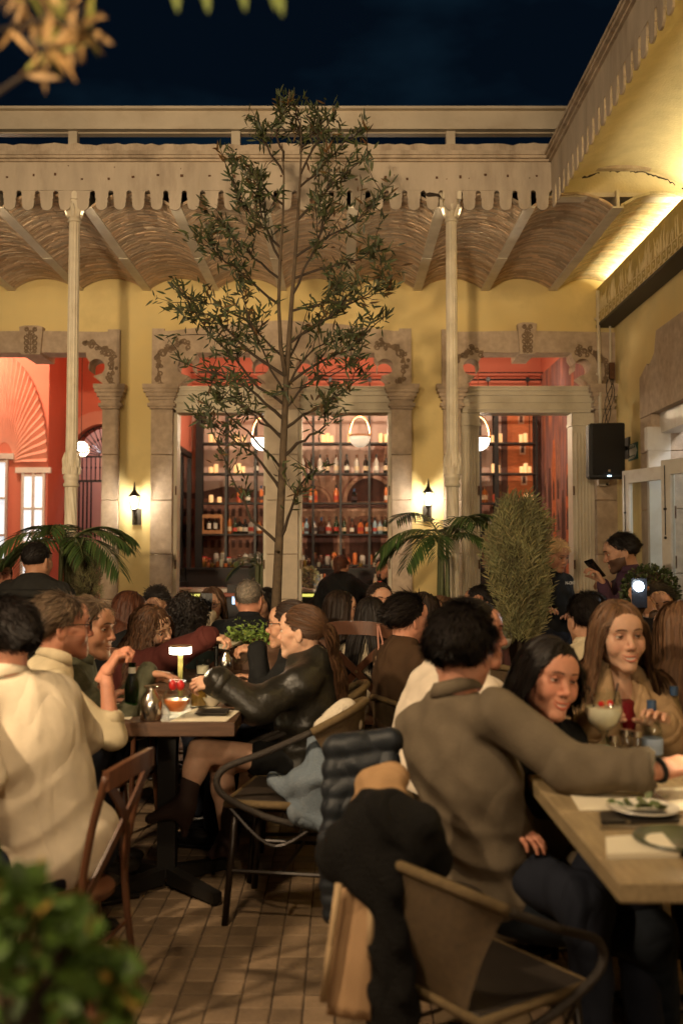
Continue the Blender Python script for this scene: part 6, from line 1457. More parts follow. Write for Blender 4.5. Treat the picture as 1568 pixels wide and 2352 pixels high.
# --- foreground
pp('edge_man', 'man in a cream shirt seen from behind at the left edge', (8, 1466, 3.12), -58, dv=0, hyaw=-58, hd='m', skin='red', hair=('man', 'black'), hn=5000, hip=at(155, 1955, 3.12), build=1.16, top='cream_shirt', res=.009, drag=.008, fold=.0012, extra_off=.008,
   arms={1: dict(w=at(60, 1800, 3.35), pole=(.2, .8, -.5)), -1: dict(w=at(-90, 1800, 2.95), pole=(.3, -.6, -1))})
pp('grey_man', 'man in a grey shirt seen from behind, arm stretched over the right table', (1060, 1494, 2.96), 52, dv=0, sroll=15, hyaw=28, hpitch=-4, hd='m', skin='red', hair=('man', 'black'), hn=7000, hairkw=dict(nape=.045, vol=.019, len=.06), hip=at(1115, 2050, 3.0), build=1.14, top='grey_shirt', res=.009, drag=.010, fold=.004, extra_off=.012, armoff=.006, sleeve=.86, pants='jeans_black',
   arms={1: dict(w=at(1516, 1768, 2.62), k=.93, pole=(.2, -.2, -1), pose='hold', palm=(0, .3, -1), dir=(.9, .35, .12)), -1: dict(w=at(1336, 1998, 2.94), dir=at(1428, 2130, 2.86)-at(1336, 1998, 2.94), palm=(-.2, .2, -1), pose='relax', pole=(-.2, .8, -.3))},
   knees={1: at(1490, 2150, 2.72), -1: at(1460, 2075, 3.12)}, feet={1: np.array((.90, 2.85, .09)), -1: np.array((.92, 3.2, .09))})
pp('lean_woman', 'laughing dark-haired woman leaning in behind the man in grey', (1258, 1556, 3.05), 150, dv=0, hyaw=158, hroll=-9, hpitch=-3, hd='fs', skin='red', hair=('bob', 'black'), hn=2600, hairkw=dict(len=.17, comb=(0, -.9, 0), part=(-.03, .07, .10), sweep=2.5), hip=at(1180, 1960, 3.08), top='black_cloth', neck_open=.06, collar=False, arms={1: dict(w=at(1150, 1900, 2.9)), -1: dict(w=at(1330, 1800, 2.95))})
pp('white_shirt', 'person in a white shirt mostly hidden behind the man in grey', (1085, 1440, 3.52), 62, hyaw=100, hd='m', skin='red', hair=('man', 'black'), hn=1100, hip=at(955, 1790, 3.46), build=1.16, top='white_shirt', res=.010, drag=.012, fold=.004, extra_off=.014, arms={1: dict(w=at(1000, 1770, 3.55), pole=(-.3, .4, -1)), -1: dict(w=at(1200, 1700, 3.6))})
pp('camel_woman', 'smiling woman with long hair and a camel coat at the right table', (1420, 1458, 3.45), 172, dv=2, hyaw=172, hroll=2, hd='fs', skin='fair', hair=('long', 'light_brown'), hn=3600, lean=(.05, 0), top='camel', topname='coat', res=.009, fold=.004, extra_off=.016, neck_open=.155, hairkw=dict(w=.0028, thick=.02, len=.40),
   arms={1: dict(w=at(1352, 1668, 3.16), pose='relax', palm=(0, 0, -1)), -1: dict(w=at(1520, 1668, 3.16), pose='relax')})
pp('edge_woman', 'woman with long brown hair and a black jacket at the right edge', (1560, 1440, 3.75), -25, hyaw=-35, hd='f', skin='mid', hair=('long', 'light_brown'), hn=2000, top='black_cloth', topname='jacket', extra_off=.012, arms={-1: dict(w=at(1506, 1500, 3.95), pose='hold', dir=(-.3, .2, .9), palm=(.5, .8, 0))})
# --- left table
pp('glasses_man', 'man with glasses and a cream shirt, hand raised, at the left table', (142, 1424, 3.78), 62, hyaw=66, hd='mst', skin='red', hair=('short', 'greybrown'), hn=4200, lean=(.12, 0), build=1.05, top='cream_shirt_b', sleeve=.30, drag=.010, fold=.003, glasses=1, res=.010, hairkw=dict(len=.055),
   arms={1: dict(w=at(243, 1545, 3.72), pole=(.3, -.3, -1.), pose='grip', dir=(.45, .1, .75), palm=(.8, .3, -.3)), -1: dict(w=at(232, 1612, 4.08), pose='relax')}, knees={1: at(205, 1735, 3.75), -1: at(215, 1725, 4.0)}, feet={1: at(160, 2010, 3.72), -1: at(180, 1985, 4.0)})
pp('plaid_man', 'older man in a dark plaid shirt reaching towards the lamp', (205, 1428, 4.12), 78, hyaw=104, hpitch=-4, hd='ms', skin='tan', hair=('short', 'greybrown'), hn=2600, lean=(.14, 0), build=1.05, top='plaid', fold=.005, arms={1: dict(w=at(338, 1545, 4.05), pole=(-.2, -.5, -1), pose='relax', dir=(1, .05, -.12), palm=(0, -.1, -1)), -1: dict(w=at(300, 1590, 4.3))}, knees={1: at(240, 1720, 4.12), -1: at(250, 1710, 4.32)}, feet={1: at(215, 1965, 4.1), -1: at(225, 1945, 4.3)})
pp('leather_woman', 'woman with a long ponytail and black leather jacket facing left', (694, 1442, 4.36), -78, dv=8, hyaw=-72, hd='f', skin='fair', hair=('pony', 'brown'), hn=3200, hip=at(712, 1742, 4.40), build=1.0, top='leather', topname='jacket', drag=.010, fold=.006, extra_off=.028, res=.010, collar=False, pants='black_cloth', skirt=True,
   arms={-1: dict(w=at(500, 1566, 4.12), k=.80, pole=(.1, -.3, -1), pose='hold', dir=(-1, 0, -.05), palm=(-.1, .6, -.7)), 1: dict(w=at(560, 1600, 4.5))},
   knees={-1: at(462, 1722, 4.22), 1: at(506, 1748, 4.42)}, feet={-1: at(424, 1850, 4.20), 1: at(524, 1935, 4.40)})
pp('sleeve_woman', 'woman with glasses in an embroidered dark jacket handing over a booklet', (664, 1420, 4.85), -80, hyaw=-84, hd='f', skin='mid', hair=('tied', 'dark'), hn=1000, glasses=1, lean=(.05, 0), top='black_cloth', topname='jacket', extra_off=.012, arms={-1: dict(w=at(592, 1492, 4.95), pose='hold', dir=(-1, .1, .1), palm=(0, .3, -1)), 1: dict(w=at(600, 1570, 5.1))})
pp('burgundy_woman', 'woman in a burgundy sweater leaning over with her arm stretched out', (352, 1424, 5.12), 88, dv=18, hyaw=118, hpitch=-12, hroll=24, hd='fs', skin='fair', hair=('long_wavy', 'brown'), hn=2400, hip=at(275, 1640, 5.22), build=1.12, top='burgundy', topname='sweater', extra_off=.022, fold=.006, collar=False, res=.012, arms={1: dict(w=at(478, 1462, 4.9), k=.72, pole=(0, -.3, -1), pose='hold', dir=(1, 0, -.1), palm=(0, .2, -1)), -1: dict(w=at(420, 1580, 5.3))})
# --- back rows, left of the tree
pp('curly_woman', 'woman with curly black hair seen from behind', (434, 1402, 6.0), 15, hyaw=40, hd='f', skin='mid', hair=('curly', 'black'), hn=1300, build=1.1, top='green_black', topname='jacket', extra_off=.02)
pp('phone_woman', 'woman with glasses and a cream sweater holding up a phone', (487, 1374, 6.75), 172, hyaw=184, hd='f', skin='fair', hair=('bob', 'brown'), hn=1000, glasses=1, top='cream_knit', topname='sweater', extra_off=.012, arms={1: dict(w=at(481, 1416, 6.55), pose='hold', dir=(-.25, 0, .95), palm=(.1, .9, 0), pole=(.2, -.3, -1)), -1: dict(w=at(510, 1480, 6.5))})
pp('suit_man', 'grey-haired man in a black suit seen from behind', (573, 1362, 6.2), 8, hyaw=14, hd='m', skin='red', hair=('crop', 'grey'), hn=1500, build=1.2, top='black_suit', topname='jacket', extra_off=.015, hairkw=dict(len=.03))
pp('peek_woman', 'dark-haired woman peeking out beside the man in the black suit', (607, 1374, 6.9), 195, hyaw=215, hd='f', skin='mid', hair=('bob', 'black'), hn=600, top='black_cloth')
pp('bowed_woman', 'woman in black with long auburn hair turned to the man in glasses', (300, 1388, 6.1), 55, hyaw=72, hpitch=-14, hd='f', skin='mid', hair=('long', 'auburn'), hn=1300, build=1.15, top='black_cloth', topname='jacket', extra_off=.022, lean=(.14, 0))
pp('bowed_man', 'man in a black suit and glasses looking down', (360, 1374, 6.65), 178, hyaw=182, hpitch=-24, hd='m', skin='mid', hair=('short', 'black'), hn=900, glasses=1, build=1.15, top='black_suit', topname='jacket', extra_off=.012, lean=(.08, 0))
pp('vest_man', 'man in a dark quilted vest standing with his back turned by the palm', (86, 1288, 6.2), 5, hyaw=20, hd='m', skin='tan', hair=('crop', 'black'), hn=1000, s=.92, legs='stand', build=1.25, top='vest', topname='vest', extra_off=.02, sleeve=.0)
pp('edge_face', 'person in a pale top at the far left edge beside the bright window', (-2, 1318, 7.2), 120, hyaw=110, hd='f', skin='red', hair=('bob', 'auburn'), hn=600, s=.9, legs='stand', top='grey_cloth')
# --- right of the tree
pp('smile_woman', 'smiling woman in black with long brown hair, in profile', (784, 1384, 6.4), 55, hyaw=86, hd='fs', skin='mid', hair=('long', 'dark'), hn=1300, top='black_cloth', lean=(.02, 0))
pp('back_woman', 'woman with long straight black hair and a cream sweater seen from behind', (852, 1404, 5.72), 14, hyaw=16, hd='f', skin='mid', hair=('long', 'black'), hn=1700, top='cream_knit', topname='sweater', extra_off=.010, collar=False, hairkw=dict(len=.5, curl=.03))
pp('facing_man', 'man in an olive jacket facing the camera behind the long black hair', (872, 1366, 6.35), 175, hyaw=165, hd='mst', skin='mid', hair=('crop', 'dark'), hn=800, top='olive_jacket', topname='jacket', arms={-1: dict(w=at(885, 1440, 6.0), pose='grip')})
pp('slick_man', 'man with slicked black hair and a brown jacket', (936, 1408, 4.95), 64, hyaw=56, hd='m', skin='red', hair=('slick', 'black'), hn=3200, build=1.0, top='brown_jacket', topname='jacket', extra_off=.016, drag=.008, fold=.004)
pp('hidden_woman', 'woman with long dark brown hair behind the man with slicked hair', (976, 1396, 5.5), 60, hyaw=66, hd='f', skin='mid', hair=('long', 'dark'), hn=1300, top='black_cloth')
pp('half_woman', 'brown-haired woman half hidden beside the right column', (1018, 1400, 5.95), 110, hyaw=120, hd='f', skin='mid', hair=('bob', 'brown'), hn=700, top='black_cloth')
pp('pink_man', 'dark-haired man in a pink shirt resting his face on his hand', (1100, 1372, 6.5), -40, hyaw=-62, hd='m', skin='tan', hair=('short', 'black'), hn=1100, top='pink_shirt', arms={-1: dict(w=at(1085, 1408, 6.35), pose='grip', dir=(.1, 0, 1), palm=(.7, .5, 0), pole=(-.4, -.3, -1))})
pp('cream_back', 'man with black hair and a cream shirt seen from behind', (1348, 1408, 4.72), -8, hyaw=-14, hd='m', skin='mid', hair=('man', 'black'), hn=3200, build=1.1, top='cream_shirt_b', extra_off=.008)
pp('flash_man', 'young man in a brown jacket taking a picture with a glowing phone flash', (1513, 1380, 5.2), 185, hyaw=192, hroll=8, hd='m', skin='mid', hair=('short', 'black'), hn=1300, build=1.05, top='brown_jacket', topname='jacket', arms={1: dict(w=at(1464, 1392, 5.0), pose='hold', dir=(.1, 0, 1), palm=(.6, .8, 0), pole=(-.5, -.3, -1)), -1: dict(w=at(1500, 1418, 5.0), pose='hold', dir=(-.5, 0, .8), palm=(-.3, .8, .1), pole=(.6, -.3, -1))})
pp('phone_man', 'bearded man in a purple shirt standing and looking at his phone', (1425, 1268, 6.7), -80, hyaw=-82, hpitch=-14, hd='mb', skin='mid', hair=('short', 'black'), hn=1500, s=1.0, legs='stand', hip=at(1440, 1480, 6.75), top='purple_shirt', arms={-1: dict(w=at(1384, 1340, 6.55), pose='hold', dir=(-.5, 0, .8), palm=(-.6, 0, .5), pole=(.3, -.3, -1)), 1: dict(w=at(1410, 1346, 6.8), pose='pinch', dir=(-.9, 0, .3), palm=(0, 0, -1))})
pp('waitress', 'blonde woman in a black polo shirt standing behind the conifer shrub', (1277, 1276, 7.7), 150, hyaw=148, hpitch=-16, hd='f', skin='tan', hair=('crop', 'blond'), hn=1500, s=.95, legs='stand', top='black_cloth', topname='polo_shirt', sleeve=-1, arms={-1: dict(w=at(1308, 1412, 7.5), pose='relax'), 1: dict(w=at(1244, 1400, 7.5))}, hairkw=dict(len=.06, vol=.016))
pp('bar_woman', 'bartender in black with pinned-up dark hair, back turned, in the bar doorway', (783, 1300, 10.3), 10, hyaw=20, hd='f', skin='tan', hair=('tied', 'auburn'), hn=900, s=.92, legs='stand', build=1.25, top='black_cloth', extra_off=.02, arms={-1: dict(w=at(745, 1370, 10.5)), 1: dict(w=at(830, 1372, 10.5), pole=(1, 0, -.3))})
pp('bar_man', 'young bartender looking down behind the counter', (880, 1304, 11.75), 195, hyaw=205, hpitch=-12, hd='m', skin='mid', hair=('short', 'black'), hn=900, s=.95, legs='stand', top='black_cloth')
# ------------------------------------------------------------------ things carried, worn, laid and hung
thin_glass('clear_glass', (.93, .94, .92)); thin_glass('green_glass', (.10, .42, .12)); mat('brown_glass', (.22, .07, .015), .05, trans=.9, ior=1.45)
mat('steel', (.62, .58, .52), .22, metal=1.); mat('drink_cloudy', (.78, .70, .54), .3); mat('drink_orange', (.85, .24, .07), .3); mat('drink_amber', (.80, .48, .12), .2, trans=.6)
mat('paper', (.70, .62, .46), .8, var=.06); mat('dark_plate', (.022, .018, .015), .35); mat('white_ware', (.62, .56, .46), .3); mat('phone_black', (.006, .006, .007), .2); mat('label_white', (.62, .58, .48), .6); mat('label_blue', (.30, .36, .48), .6); mat('cap_blue', (.03, .06, .12), .4); mat('red_fruit', (.55, .02, .02), .3); mat('brass', (.55, .36, .14), .3, metal=1.)
def lat(name, prof, c, m, par, n=20): return MB().lathe(prof, c, n).build(name, m, par, True, 50)
def on_table(u, v, z=TZ): p = PZ(u, v, z); p.z = z+.0015; return p
# --- left table
p = on_table(303, 1643); t = thing('beer_bottle', 'green glass beer bottle on the dark table', 'bottle', p)
lat('glass', [(.027, 0), (.030, .004), (.030, .105), (.026, .13), (.0145, .160), (.0135, .195), (.0145, .197), (.0145, .205), (.011, .205), (.0105, .16), (.023, .13), (.027, .10), (.027, .006), (0, .006)], p, 'green_glass', t); lat('neck_label', [(.0150, .165), (.0142, .188)], p, 'label_white', t)
def shaker(u, v, z, label, k=1.):
    p = on_table(u, v, z); t = thing('steel_carafe', label, 'carafe', p); q = lambda L: [(r*k, h*k) for r, h in L]
    lat('body', q([(.036, 0), (.041, .004), (.042, .055), (.038, .085), (.019, .112), (.017, .122)]), p, 'steel', t); lat('lid', q([(.017, .1225), (.028, .124), (.029, .130), (.02, .134), (0, .135)]), p, 'steel', t)
shaker(347, 1655, TZ, 'round steel carafe beside the green bottle'); shaker(518, 1551, TZ, 'small steel carafe beside the tumblers on the second table', 1.0)
p = on_table(406, 1652); t = thing('cocktail_glass', 'bulging cocktail glass with strawberries and an orange drink', 'glass', p)
lat('glass', [(.030, 0), (.031, .025), (.036, .04), (.053, .06), (.055, .085), (.046, .105), (.034, .116), (.032, .14), (.034, .146), (.032, .146), (.030, .116), (.043, .103), (.051, .085), (.049, .062), (.028, .03), (.0, .03)], p, 'clear_glass', t, 28); lat('drink', [(.026, .031), (.034, .045), (.047, .062), (.048, .075), (0, .076)], p, 'drink_orange', t)
b = MB(); b.ball(p+Vector((-.014, -.01, .13)), .016, 10, 8, (1, 1, 1.3)); b.build('strawberry', 'red_fruit', t, True); b = MB(); b.ball(p+Vector((.016, -.012, .13)), .016, 10, 8, (1, 1, 1.3)); b.build('strawberry', 'red_fruit', t, True)
def table_lamp(u, v, z, lit, label, H=.20, hw=.048, e=5.5):
    p = on_table(u, v, z); t = thing('table_lamp', label, 'table lamp', p); lat('base', [(.04, 0), (.042, .004), (.038, .010), (.012, .012)], p, 'dark_metal', t); lat('stem', [(.011, .011), (.011, H)], p, mat('lamp_stem', (.20, .18, .06), .4) if lit else 'dark_metal', t)
    if lit:
        lat('diffuser', [(hw*.95, H-.002), (hw, H+.002), (hw, H+.026), (hw*.95, H+.028)], p, glow('lamp_glow', (1, .90, .70), 14), t, 28); lat('cap', [(hw*1.06, H+.0285), (hw*1.06, H+.034), (0, H+.036)], p, 'brass', t, 28)
        lamp('table_bulb', 'POINT', p+Vector((0, -.0, H-.03)), (1, .78, .42), e, t, .03)
    else:
        lat('shade', [(hw*.9, H), (hw*1.12, H+.004), (hw*1.12, H+.020), (hw*.6, H+.022)], p, 'white_ware', t, 28); lat('dome', [(hw*.75, H+.022), (hw*.66, H+.036), (hw*.4, H+.048), (0, H+.052)], p, 'white_ware', t, 28)
    return p
LP = table_lamp(414, 1606, TZ, True, 'lit rechargeable table lamp between the reaching hands'); table_lamp(497, 1566, TZ, False, 'unlit mushroom table lamp below the booklet', .19)
table_lamp(1655, 1838, .75, True, 'lit table lamp on the right table beyond the edge of the picture', e=2.2)
def tumbler(u, v, z, label, r_=.036, h=.085, fill='drink_cloudy', lvl=.6):
    p = on_table(u, v, z); t = thing('tumbler', label, 'glass', p); lat('glass', [(r_*.92, 0), (r_, .005), (r_, h), (r_*.94, h), (r_*.92, .010), (0, .010)], p, 'clear_glass', t)
    if fill: lat('drink', [(r_*.90, .011), (r_*.91, h*lvl), (0, h*lvl)], p, fill, t)
tumbler(466, 1552, TZ, 'tumbler with a pale drink on the second table'); tumbler(505, 1572, TZ, 'ribbed tumbler in front of the steel carafe on the second table'); tumbler(457, 1626, TZ, 'glowing iced drink in the hand of the woman in leather', .036, .095, 'drink_amber', .8)
def wine(u, v, z, label, k=1., fill=None):
    p = on_table(u, v, z); t = thing('wine_glass', label, 'glass', p); lat('glass', [(r*k, h*k) for r, h in [(.034, 0), (.033, .003), (.006, .006), (.0038, .02), (.0038, .075), (.012, .085), (.034, .105), (.043, .13), (.042, .155), (.036, .18), (.035, .18), (.041, .155), (.042, .13), (.033, .107), (.01, .09), (0, .088)]], p, 'clear_glass', t, 24)
    if fill: lat('drink', [(r*k, h*k) for r, h in [(.010, .0905), (.032, .108), (.0405, .13), (.040, .142), (0, .1425)]], p, fill, t, 24)
    return p, t
wine(553, 1567, TZ, 'empty wine glass at the right end of the second table')
gp, gt = wine(1386, 1768, .75, 'balloon gin glass with garnish on the right table', 1.30, 'drink_cloudy'); rr = random.Random(6)
for k in range(5): MB().ball(gp+Vector((rr.uniform(-.03, .03), rr.uniform(-.03, .01), .190+rr.uniform(0, .012))), .009, 8, 6).build('garnish', 'red_fruit' if k % 2 else mat('garnish_orange', (.75, .30, .12), .4), gt)
MB().tube([gp+Vector((.01, 0, .11)), gp+Vector((.045, 0, .255))], .0028, 6).build('straw', 'dark_metal', gt); MB().tube([gp+Vector((-.01, 0, .11)), gp+Vector((-.045, 0, .25))], .0028, 6).build('straw', 'dark_metal', gt)
wine(1155, 1535, TZ, 'gin glass with berries on the small table behind', 1.15, 'drink_cloudy')
def flat(name, label, cat, pts, z, m, th=.003):
    q = [PZ(u, v, z+.001) for u, v in pts]; b = MB(); n = len(q); b.v = [(a.x, a.y, z+.0012) for a in q]+[(a.x, a.y, z+.0012+th) for a in q]; b.f = [tuple(range(n))[::-1], tuple(range(n, 2*n))]+[(i, (i+1) % n, n+(i+1) % n, n+i) for i in range(n)]; o = b.build(name, m); return tag(o, label, cat)
flat('placemat', 'pale paper placemat at the right end of the dark table', 'placemat', [(392, 1657), (520, 1657), (560, 1626), (455, 1624)], TZ, 'paper', .0015)
flat('placemat', 'pale paper placemat half hidden by the cream sleeve', 'placemat', [(225, 1652), (300, 1652), (330, 1618), (262, 1618)], TZ, 'paper', .0015)
flat('folded_napkin', 'folded pale napkin left of the green bottle', 'napkin', [(248, 1632), (290, 1632), (296, 1616), (256, 1616)], TZ+.002, 'paper', .008)
def plate(u, v, z, label, w_, m='dark_plate', square=True):
    p = on_table(u, v, z); p.z += .002; t = thing('plate', label, 'plate', p)
    if square:
        b = MB(); vs = []
        for k, (h, zz) in enumerate(((w_*.7, 0), (w_, .012), (w_*.97, .014), (w_*.68, .003))):
            vs += [p+Vector((sx_*h, sy_*h, zz)) for sx_, sy_ in ((-1, -1), (1, -1), (1, 1), (-1, 1))]
        fs = [(3, 2, 1, 0), (12, 13, 14, 15)]+[(k*4+i, k*4+(i+1) % 4, k*4+4+(i+1) % 4, k*4+4+i) for k in range(3) for i in range(4)]; b.add(vs, fs); b.build('dish', m, t)
    else: lat('dish', [(w_*.6, 0), (w_, .016), (w_*.98, .019), (w_*.58, .004), (0, .004)], p, m, t, 28)
    return p, t
p, t = plate(489, 1642, TZ, 'small dark square plate with a knife on the placemat', .065); MB().cbox(p+Vector((0, 0, .019)), .11, .012, .004, rz=.5, bev=.001).build('knife', 'steel', t)
plate(262, 1640, TZ, 'dark plate with a black bowl left of the green bottle', .08, square=False); p, t = plate(268, 1634, TZ+.012, 'small black bowl with chopsticks', .035, square=False)
for k in range(2): MB().tube([p+Vector((.02+.008*k, -.03, .02)), p+Vector((.035+.008*k, .05, .035))], .0025, 6).build('chopstick', mat('light_wood', (.5, .32, .15), .5), t)
p = on_table(481, 1623); t = thing('bowl', 'white serving bowl before the leather sleeve', 'bowl', p); lat('bowl', [(.03, 0), (.034, .004), (.062, .035), (.066, .045), (.063, .045), (.03, .01), (0, .008)], p, 'white_ware', t, 28)
plate(555, 1628, TZ, 'brown square tray at the end of the dark table', .075, m=mat('brown_tray', (.10, .05, .025), .4))
flat('booklet', 'white bill booklet passed between the two hands', 'booklet', [(468, 1485), (522, 1492), (575, 1470), (530, 1466)], .90, 'paper', .012)
# --- right table
def water(u, v, label):
    p = on_table(u, v, .75); t = thing('water_bottle', label, 'bottle', p); lat('glass', [(.030, 0), (.033, .005), (.033, .09), (.028, .115), (.013, .155), (.0125, .172), (.011, .172), (.011, .155), (.025, .115), (.030, .09), (.030, .008), (0, .008)], p, 'clear_glass', t, 24); lat('label_band', [(.0335, .028), (.0335, .075)], p, 'label_blue', t, 24); lat('water', [(.028, .009), (.029, .088), (0, .089)], p, thin_glass('water', (.92, .95, .96)), t); lat('cap', [(.0145, .160), (.0145, .19), (0, .191)], p, 'cap_blue', t)
water(1497, 1752, 'clear water bottle with a pale blue label on the right table'); water(1548, 1706, 'clear water bottle with a blue cap behind the nearer one')
def jar(u, v, label, col, h=.075, r_=.022):
    p = on_table(u, v, .75); t = thing('spice_jar', label, 'jar', p); lat('glass', [(r_*.9, 0), (r_, .004), (r_, h*.8), (r_*.75, h*.92), (r_*.75, h), (0, h)], p, 'clear_glass', t); lat('contents', [(r_*.85, .003), (r_*.9, .006), (r_*.9, h*.6), (0, h*.61)], p, mat('spice_'+str(int(u)), col, .7), t); lat('lid', [(r_*.85, h+.0005), (r_*.85, h+.018), (0, h+.02)], p, 'steel', t)
jar(1408, 1757, 'red hot-sauce jar beside the gin glass', (.45, .05, .02), .07, .016); jar(1436, 1754, 'pepper grinder jar left of the water bottle', (.22, .15, .08), .085); jar(1461, 1758, 'salt jar next to the water bottle', (.6, .55, .45), .085)
flat('napkin', 'crumpled pinkish napkin beyond the grey sleeve', 'napkin', [(1340, 1702), (1395, 1700), (1400, 1690), (1345, 1690)], .75, cloth('napkin_pink', (.50, .36, .28)), .012); flat('menu', 'green menu lying beyond the grey sleeve', 'menu', [(1352, 1722), (1408, 1722), (1412, 1708), (1360, 1708)], .75, mat('menu_green', (.12, .25, .15), .6), .004)
flat('placemat', 'pale paper placemat near the corner of the right table', 'placemat', [(1330, 1862), (1640, 1862), (1720, 1810), (1300, 1812)], .75, 'paper', .0015); flat('folded_napkin', 'folded cream napkin at the corner of the right table', 'napkin', [(1392, 1975), (1560, 1970), (1520, 1925), (1390, 1935)], .75, 'paper', .012)
flat('black_tray', 'black tray with cutlery on the right table', 'tray', [(1380, 1895), (1560, 1890), (1548, 1868), (1376, 1872)], .75, 'dark_plate', .008); flat('knife', 'steel knife beside the black tray', 'cutlery', [(1378, 1907), (1560, 1902), (1560, 1898), (1378, 1901)], .75, 'steel', .004)
plate(1560, 1945, .75, 'dark green plate cut by the right edge of the picture', .10, m=mat('green_ware', (.05, .055, .02), .3), square=False)
p, t = plate(1478, 1872, .75, 'white plate with salad on the right table', .085, 'white_ware', False); lv = Leaves(); rq = random.Random(4)
for k in range(34): lv.leaf(np.array(p)+np.array((rq.gauss(0, .025), rq.gauss(0, .025), .012+abs(rq.gauss(0, .01)))), (rq.gauss(0, 1), rq.gauss(0, 1), rq.uniform(.1, .8)), (rq.gauss(0, .5), rq.gauss(0, .5), 1), .025, .010, tint(rq, .8, 2.2, .3))
lv.build('salad', 'box_leaf', t, 'stuff')
for (uu, vv, dx) in ((1425, 1880, .0), (1545, 1862, .01)):
    q = on_table(uu, vv, .75); q.z += .002; t = thing('fork' if dx == 0 else 'dinner_knife', 'steel fork left of the salad plate' if dx == 0 else 'steel dinner knife right of the salad plate', 'cutlery', q); MB().cbox(q+Vector((0, 0, .004)), .012, .13, .004, bev=.001).build('handle', 'steel', t)
    if dx == 0:
        for k in range(4): MB().tube([q+Vector((-.0075+.005*k, .063, .004)), q+Vector((-.0075+.005*k, .105, .006))], .0014, 5).build('tine', 'steel', t)
    else: MB().cbox(q+Vector((0, .11, .004)), .017, .09, .002).build('blade', 'steel', t)
# hanging cloth at the corner of the right table
def blob(name, label, cat, prims, m, res=.012, fold=.004, par=None, fr=(52, 44, 70), cuts=(), k=.03):
    pts = np.array([q for a, b_, ra, rb in prims for q in (a, b_)]); mr = max(max(ra, rb) for _, _, ra, rb in prims)+.03; f = Field(pts.min(0)-mr, pts.max(0)+mr, res)
    for a, b_, ra, rb in prims: f.cone(a, b_, ra, rb, k)
    f.fold(fold, len(label or name), fr)
    for p_, n_ in cuts: f.cut(p_, n_)
    V, F = f.mesh(); o = link(name, npmesh(name, V, F), m, par)
    if label: tag(o, label, cat)
    return o
def sheet(name, label, cat, rows, m, th=.012, amp=.012, n=14, par=None, waves=3.0):
    """hanging cloth: rows of (left, right) points from the top down, rippled and given thickness"""
    b = MB(); R_ = len(rows)*4-3; rr = random.Random(len(label or name)); ph = rr.uniform(0, 6)
    L_ = spline([r[0] for r in rows], 4); Q_ = spline([r[1] for r in rows], 4); nrm = (Vector(rows[0][1])-Vector(rows[0][0])).cross(Vector(rows[-1][0])-Vector(rows[0][0])).normalized()
    for i in range(len(L_)):
        for k in range(n+1):
            t = k/n; p = L_[i].lerp(Q_[i], t); a = amp*(.3+.7*i/len(L_)); b.v.append(tuple(p+nrm*(a*math.sin(waves*2*math.pi*t+ph+.4*i)+.4*a*math.sin(5.3*math.pi*t+i*.7))))
    for i in range(len(L_)-1):
        for k in range(n): q = i*(n+1)+k; b.f.append((q, q+n+1, q+n+2, q+1))
    o = b.build(name, m, par, True); md = o.modifiers.new('thick', 'SOLIDIFY'); md.thickness = th; md.offset = 0
    if label: tag(o, label, cat)
    return o
# --- jackets and bags on the chairs
cloth('denim', (.13, .16, .19), bump=.5, bscale=180, stain=(.22, .24, .26), sscale=14, samt=.6); cloth('fleece', (.60, .52, .40), bump=.9, bscale=120); cloth('puffer', (.014, .017, .021), rough=.45, spec=.4); cloth('tan_coat', (.36, .215, .105)); cloth('black_fur', (.008, .007, .006), bump=1., bscale=180); cloth('tan_lining', (.36, .22, .115)); cloth('pale_trim', (.42, .29, .16))
dj = blob('denim_jacket', 'pale denim jacket with a fleece collar over the empty chair', 'jacket', [(at(728, 1705, 3.88), at(812, 1640, 3.95), .04, .04), (at(735, 1740, 3.86), at(815, 1690, 3.92), .04, .035), (at(680, 1800, 3.80), at(765, 1785, 3.78), .05, .055), (at(690, 1870, 3.78), at(740, 1890, 3.76), .05, .04), (at(735, 1710, 3.84), at(715, 1800, 3.78), .05, .055), (at(630, 1797, 3.85), at(690, 1805, 3.80), .03, .045), (at(765, 1790, 3.78), at(762, 1895, 3.76), .05, .045), (at(715, 1830, 3.78), at(770, 1850, 3.76), .05, .05)], 'denim', .010, .009)
blob('collar', None, None, [(at(738, 1668, 3.86), at(795, 1628, 3.9), .034, .036), (at(795, 1628, 3.9), at(818, 1662, 3.9), .036, .028)], 'fleece', .010, .005, dj)
pj = MB(); prims = []
for k in range(9):
    f_ = k/8; u0, u1 = 772+(-8)*f_, 895-55*f_; v = 1712+f_*370; prims.append((at(u0, v+8, 3.02-.10*f_), at(u1, v-10*(1-f_), 3.02-.10*f_), .044, .042))
blob('puffer_jacket', 'black quilted puffer jacket hanging on the chair beside the white shirt', 'jacket', prims[:7], 'puffer', .008, .002, k=.008)
prims = [(at(752+2*k, 1930+k*34, 2.78), at(775+2*k, 1932+k*34, 2.76), .030, .028) for k in range(6)]
blob('puffer_sleeve', 'dangling quilted sleeve of a dark puffer coat over the floor', 'sleeve', prims, 'puffer', .008, .0015, k=.006)
blob('tan_coat', 'camel coloured scarf bundled between the puffer jacket and the grey shirt', 'scarf', [(at(850, 1800, 2.72), at(905, 1790, 2.72), .045, .04), (at(840, 1850, 2.68), at(905, 1850, 2.68), .045, .045), (at(870, 1880, 2.66), at(925, 1860, 2.66), .04, .035)], 'tan_coat', .010, .007)
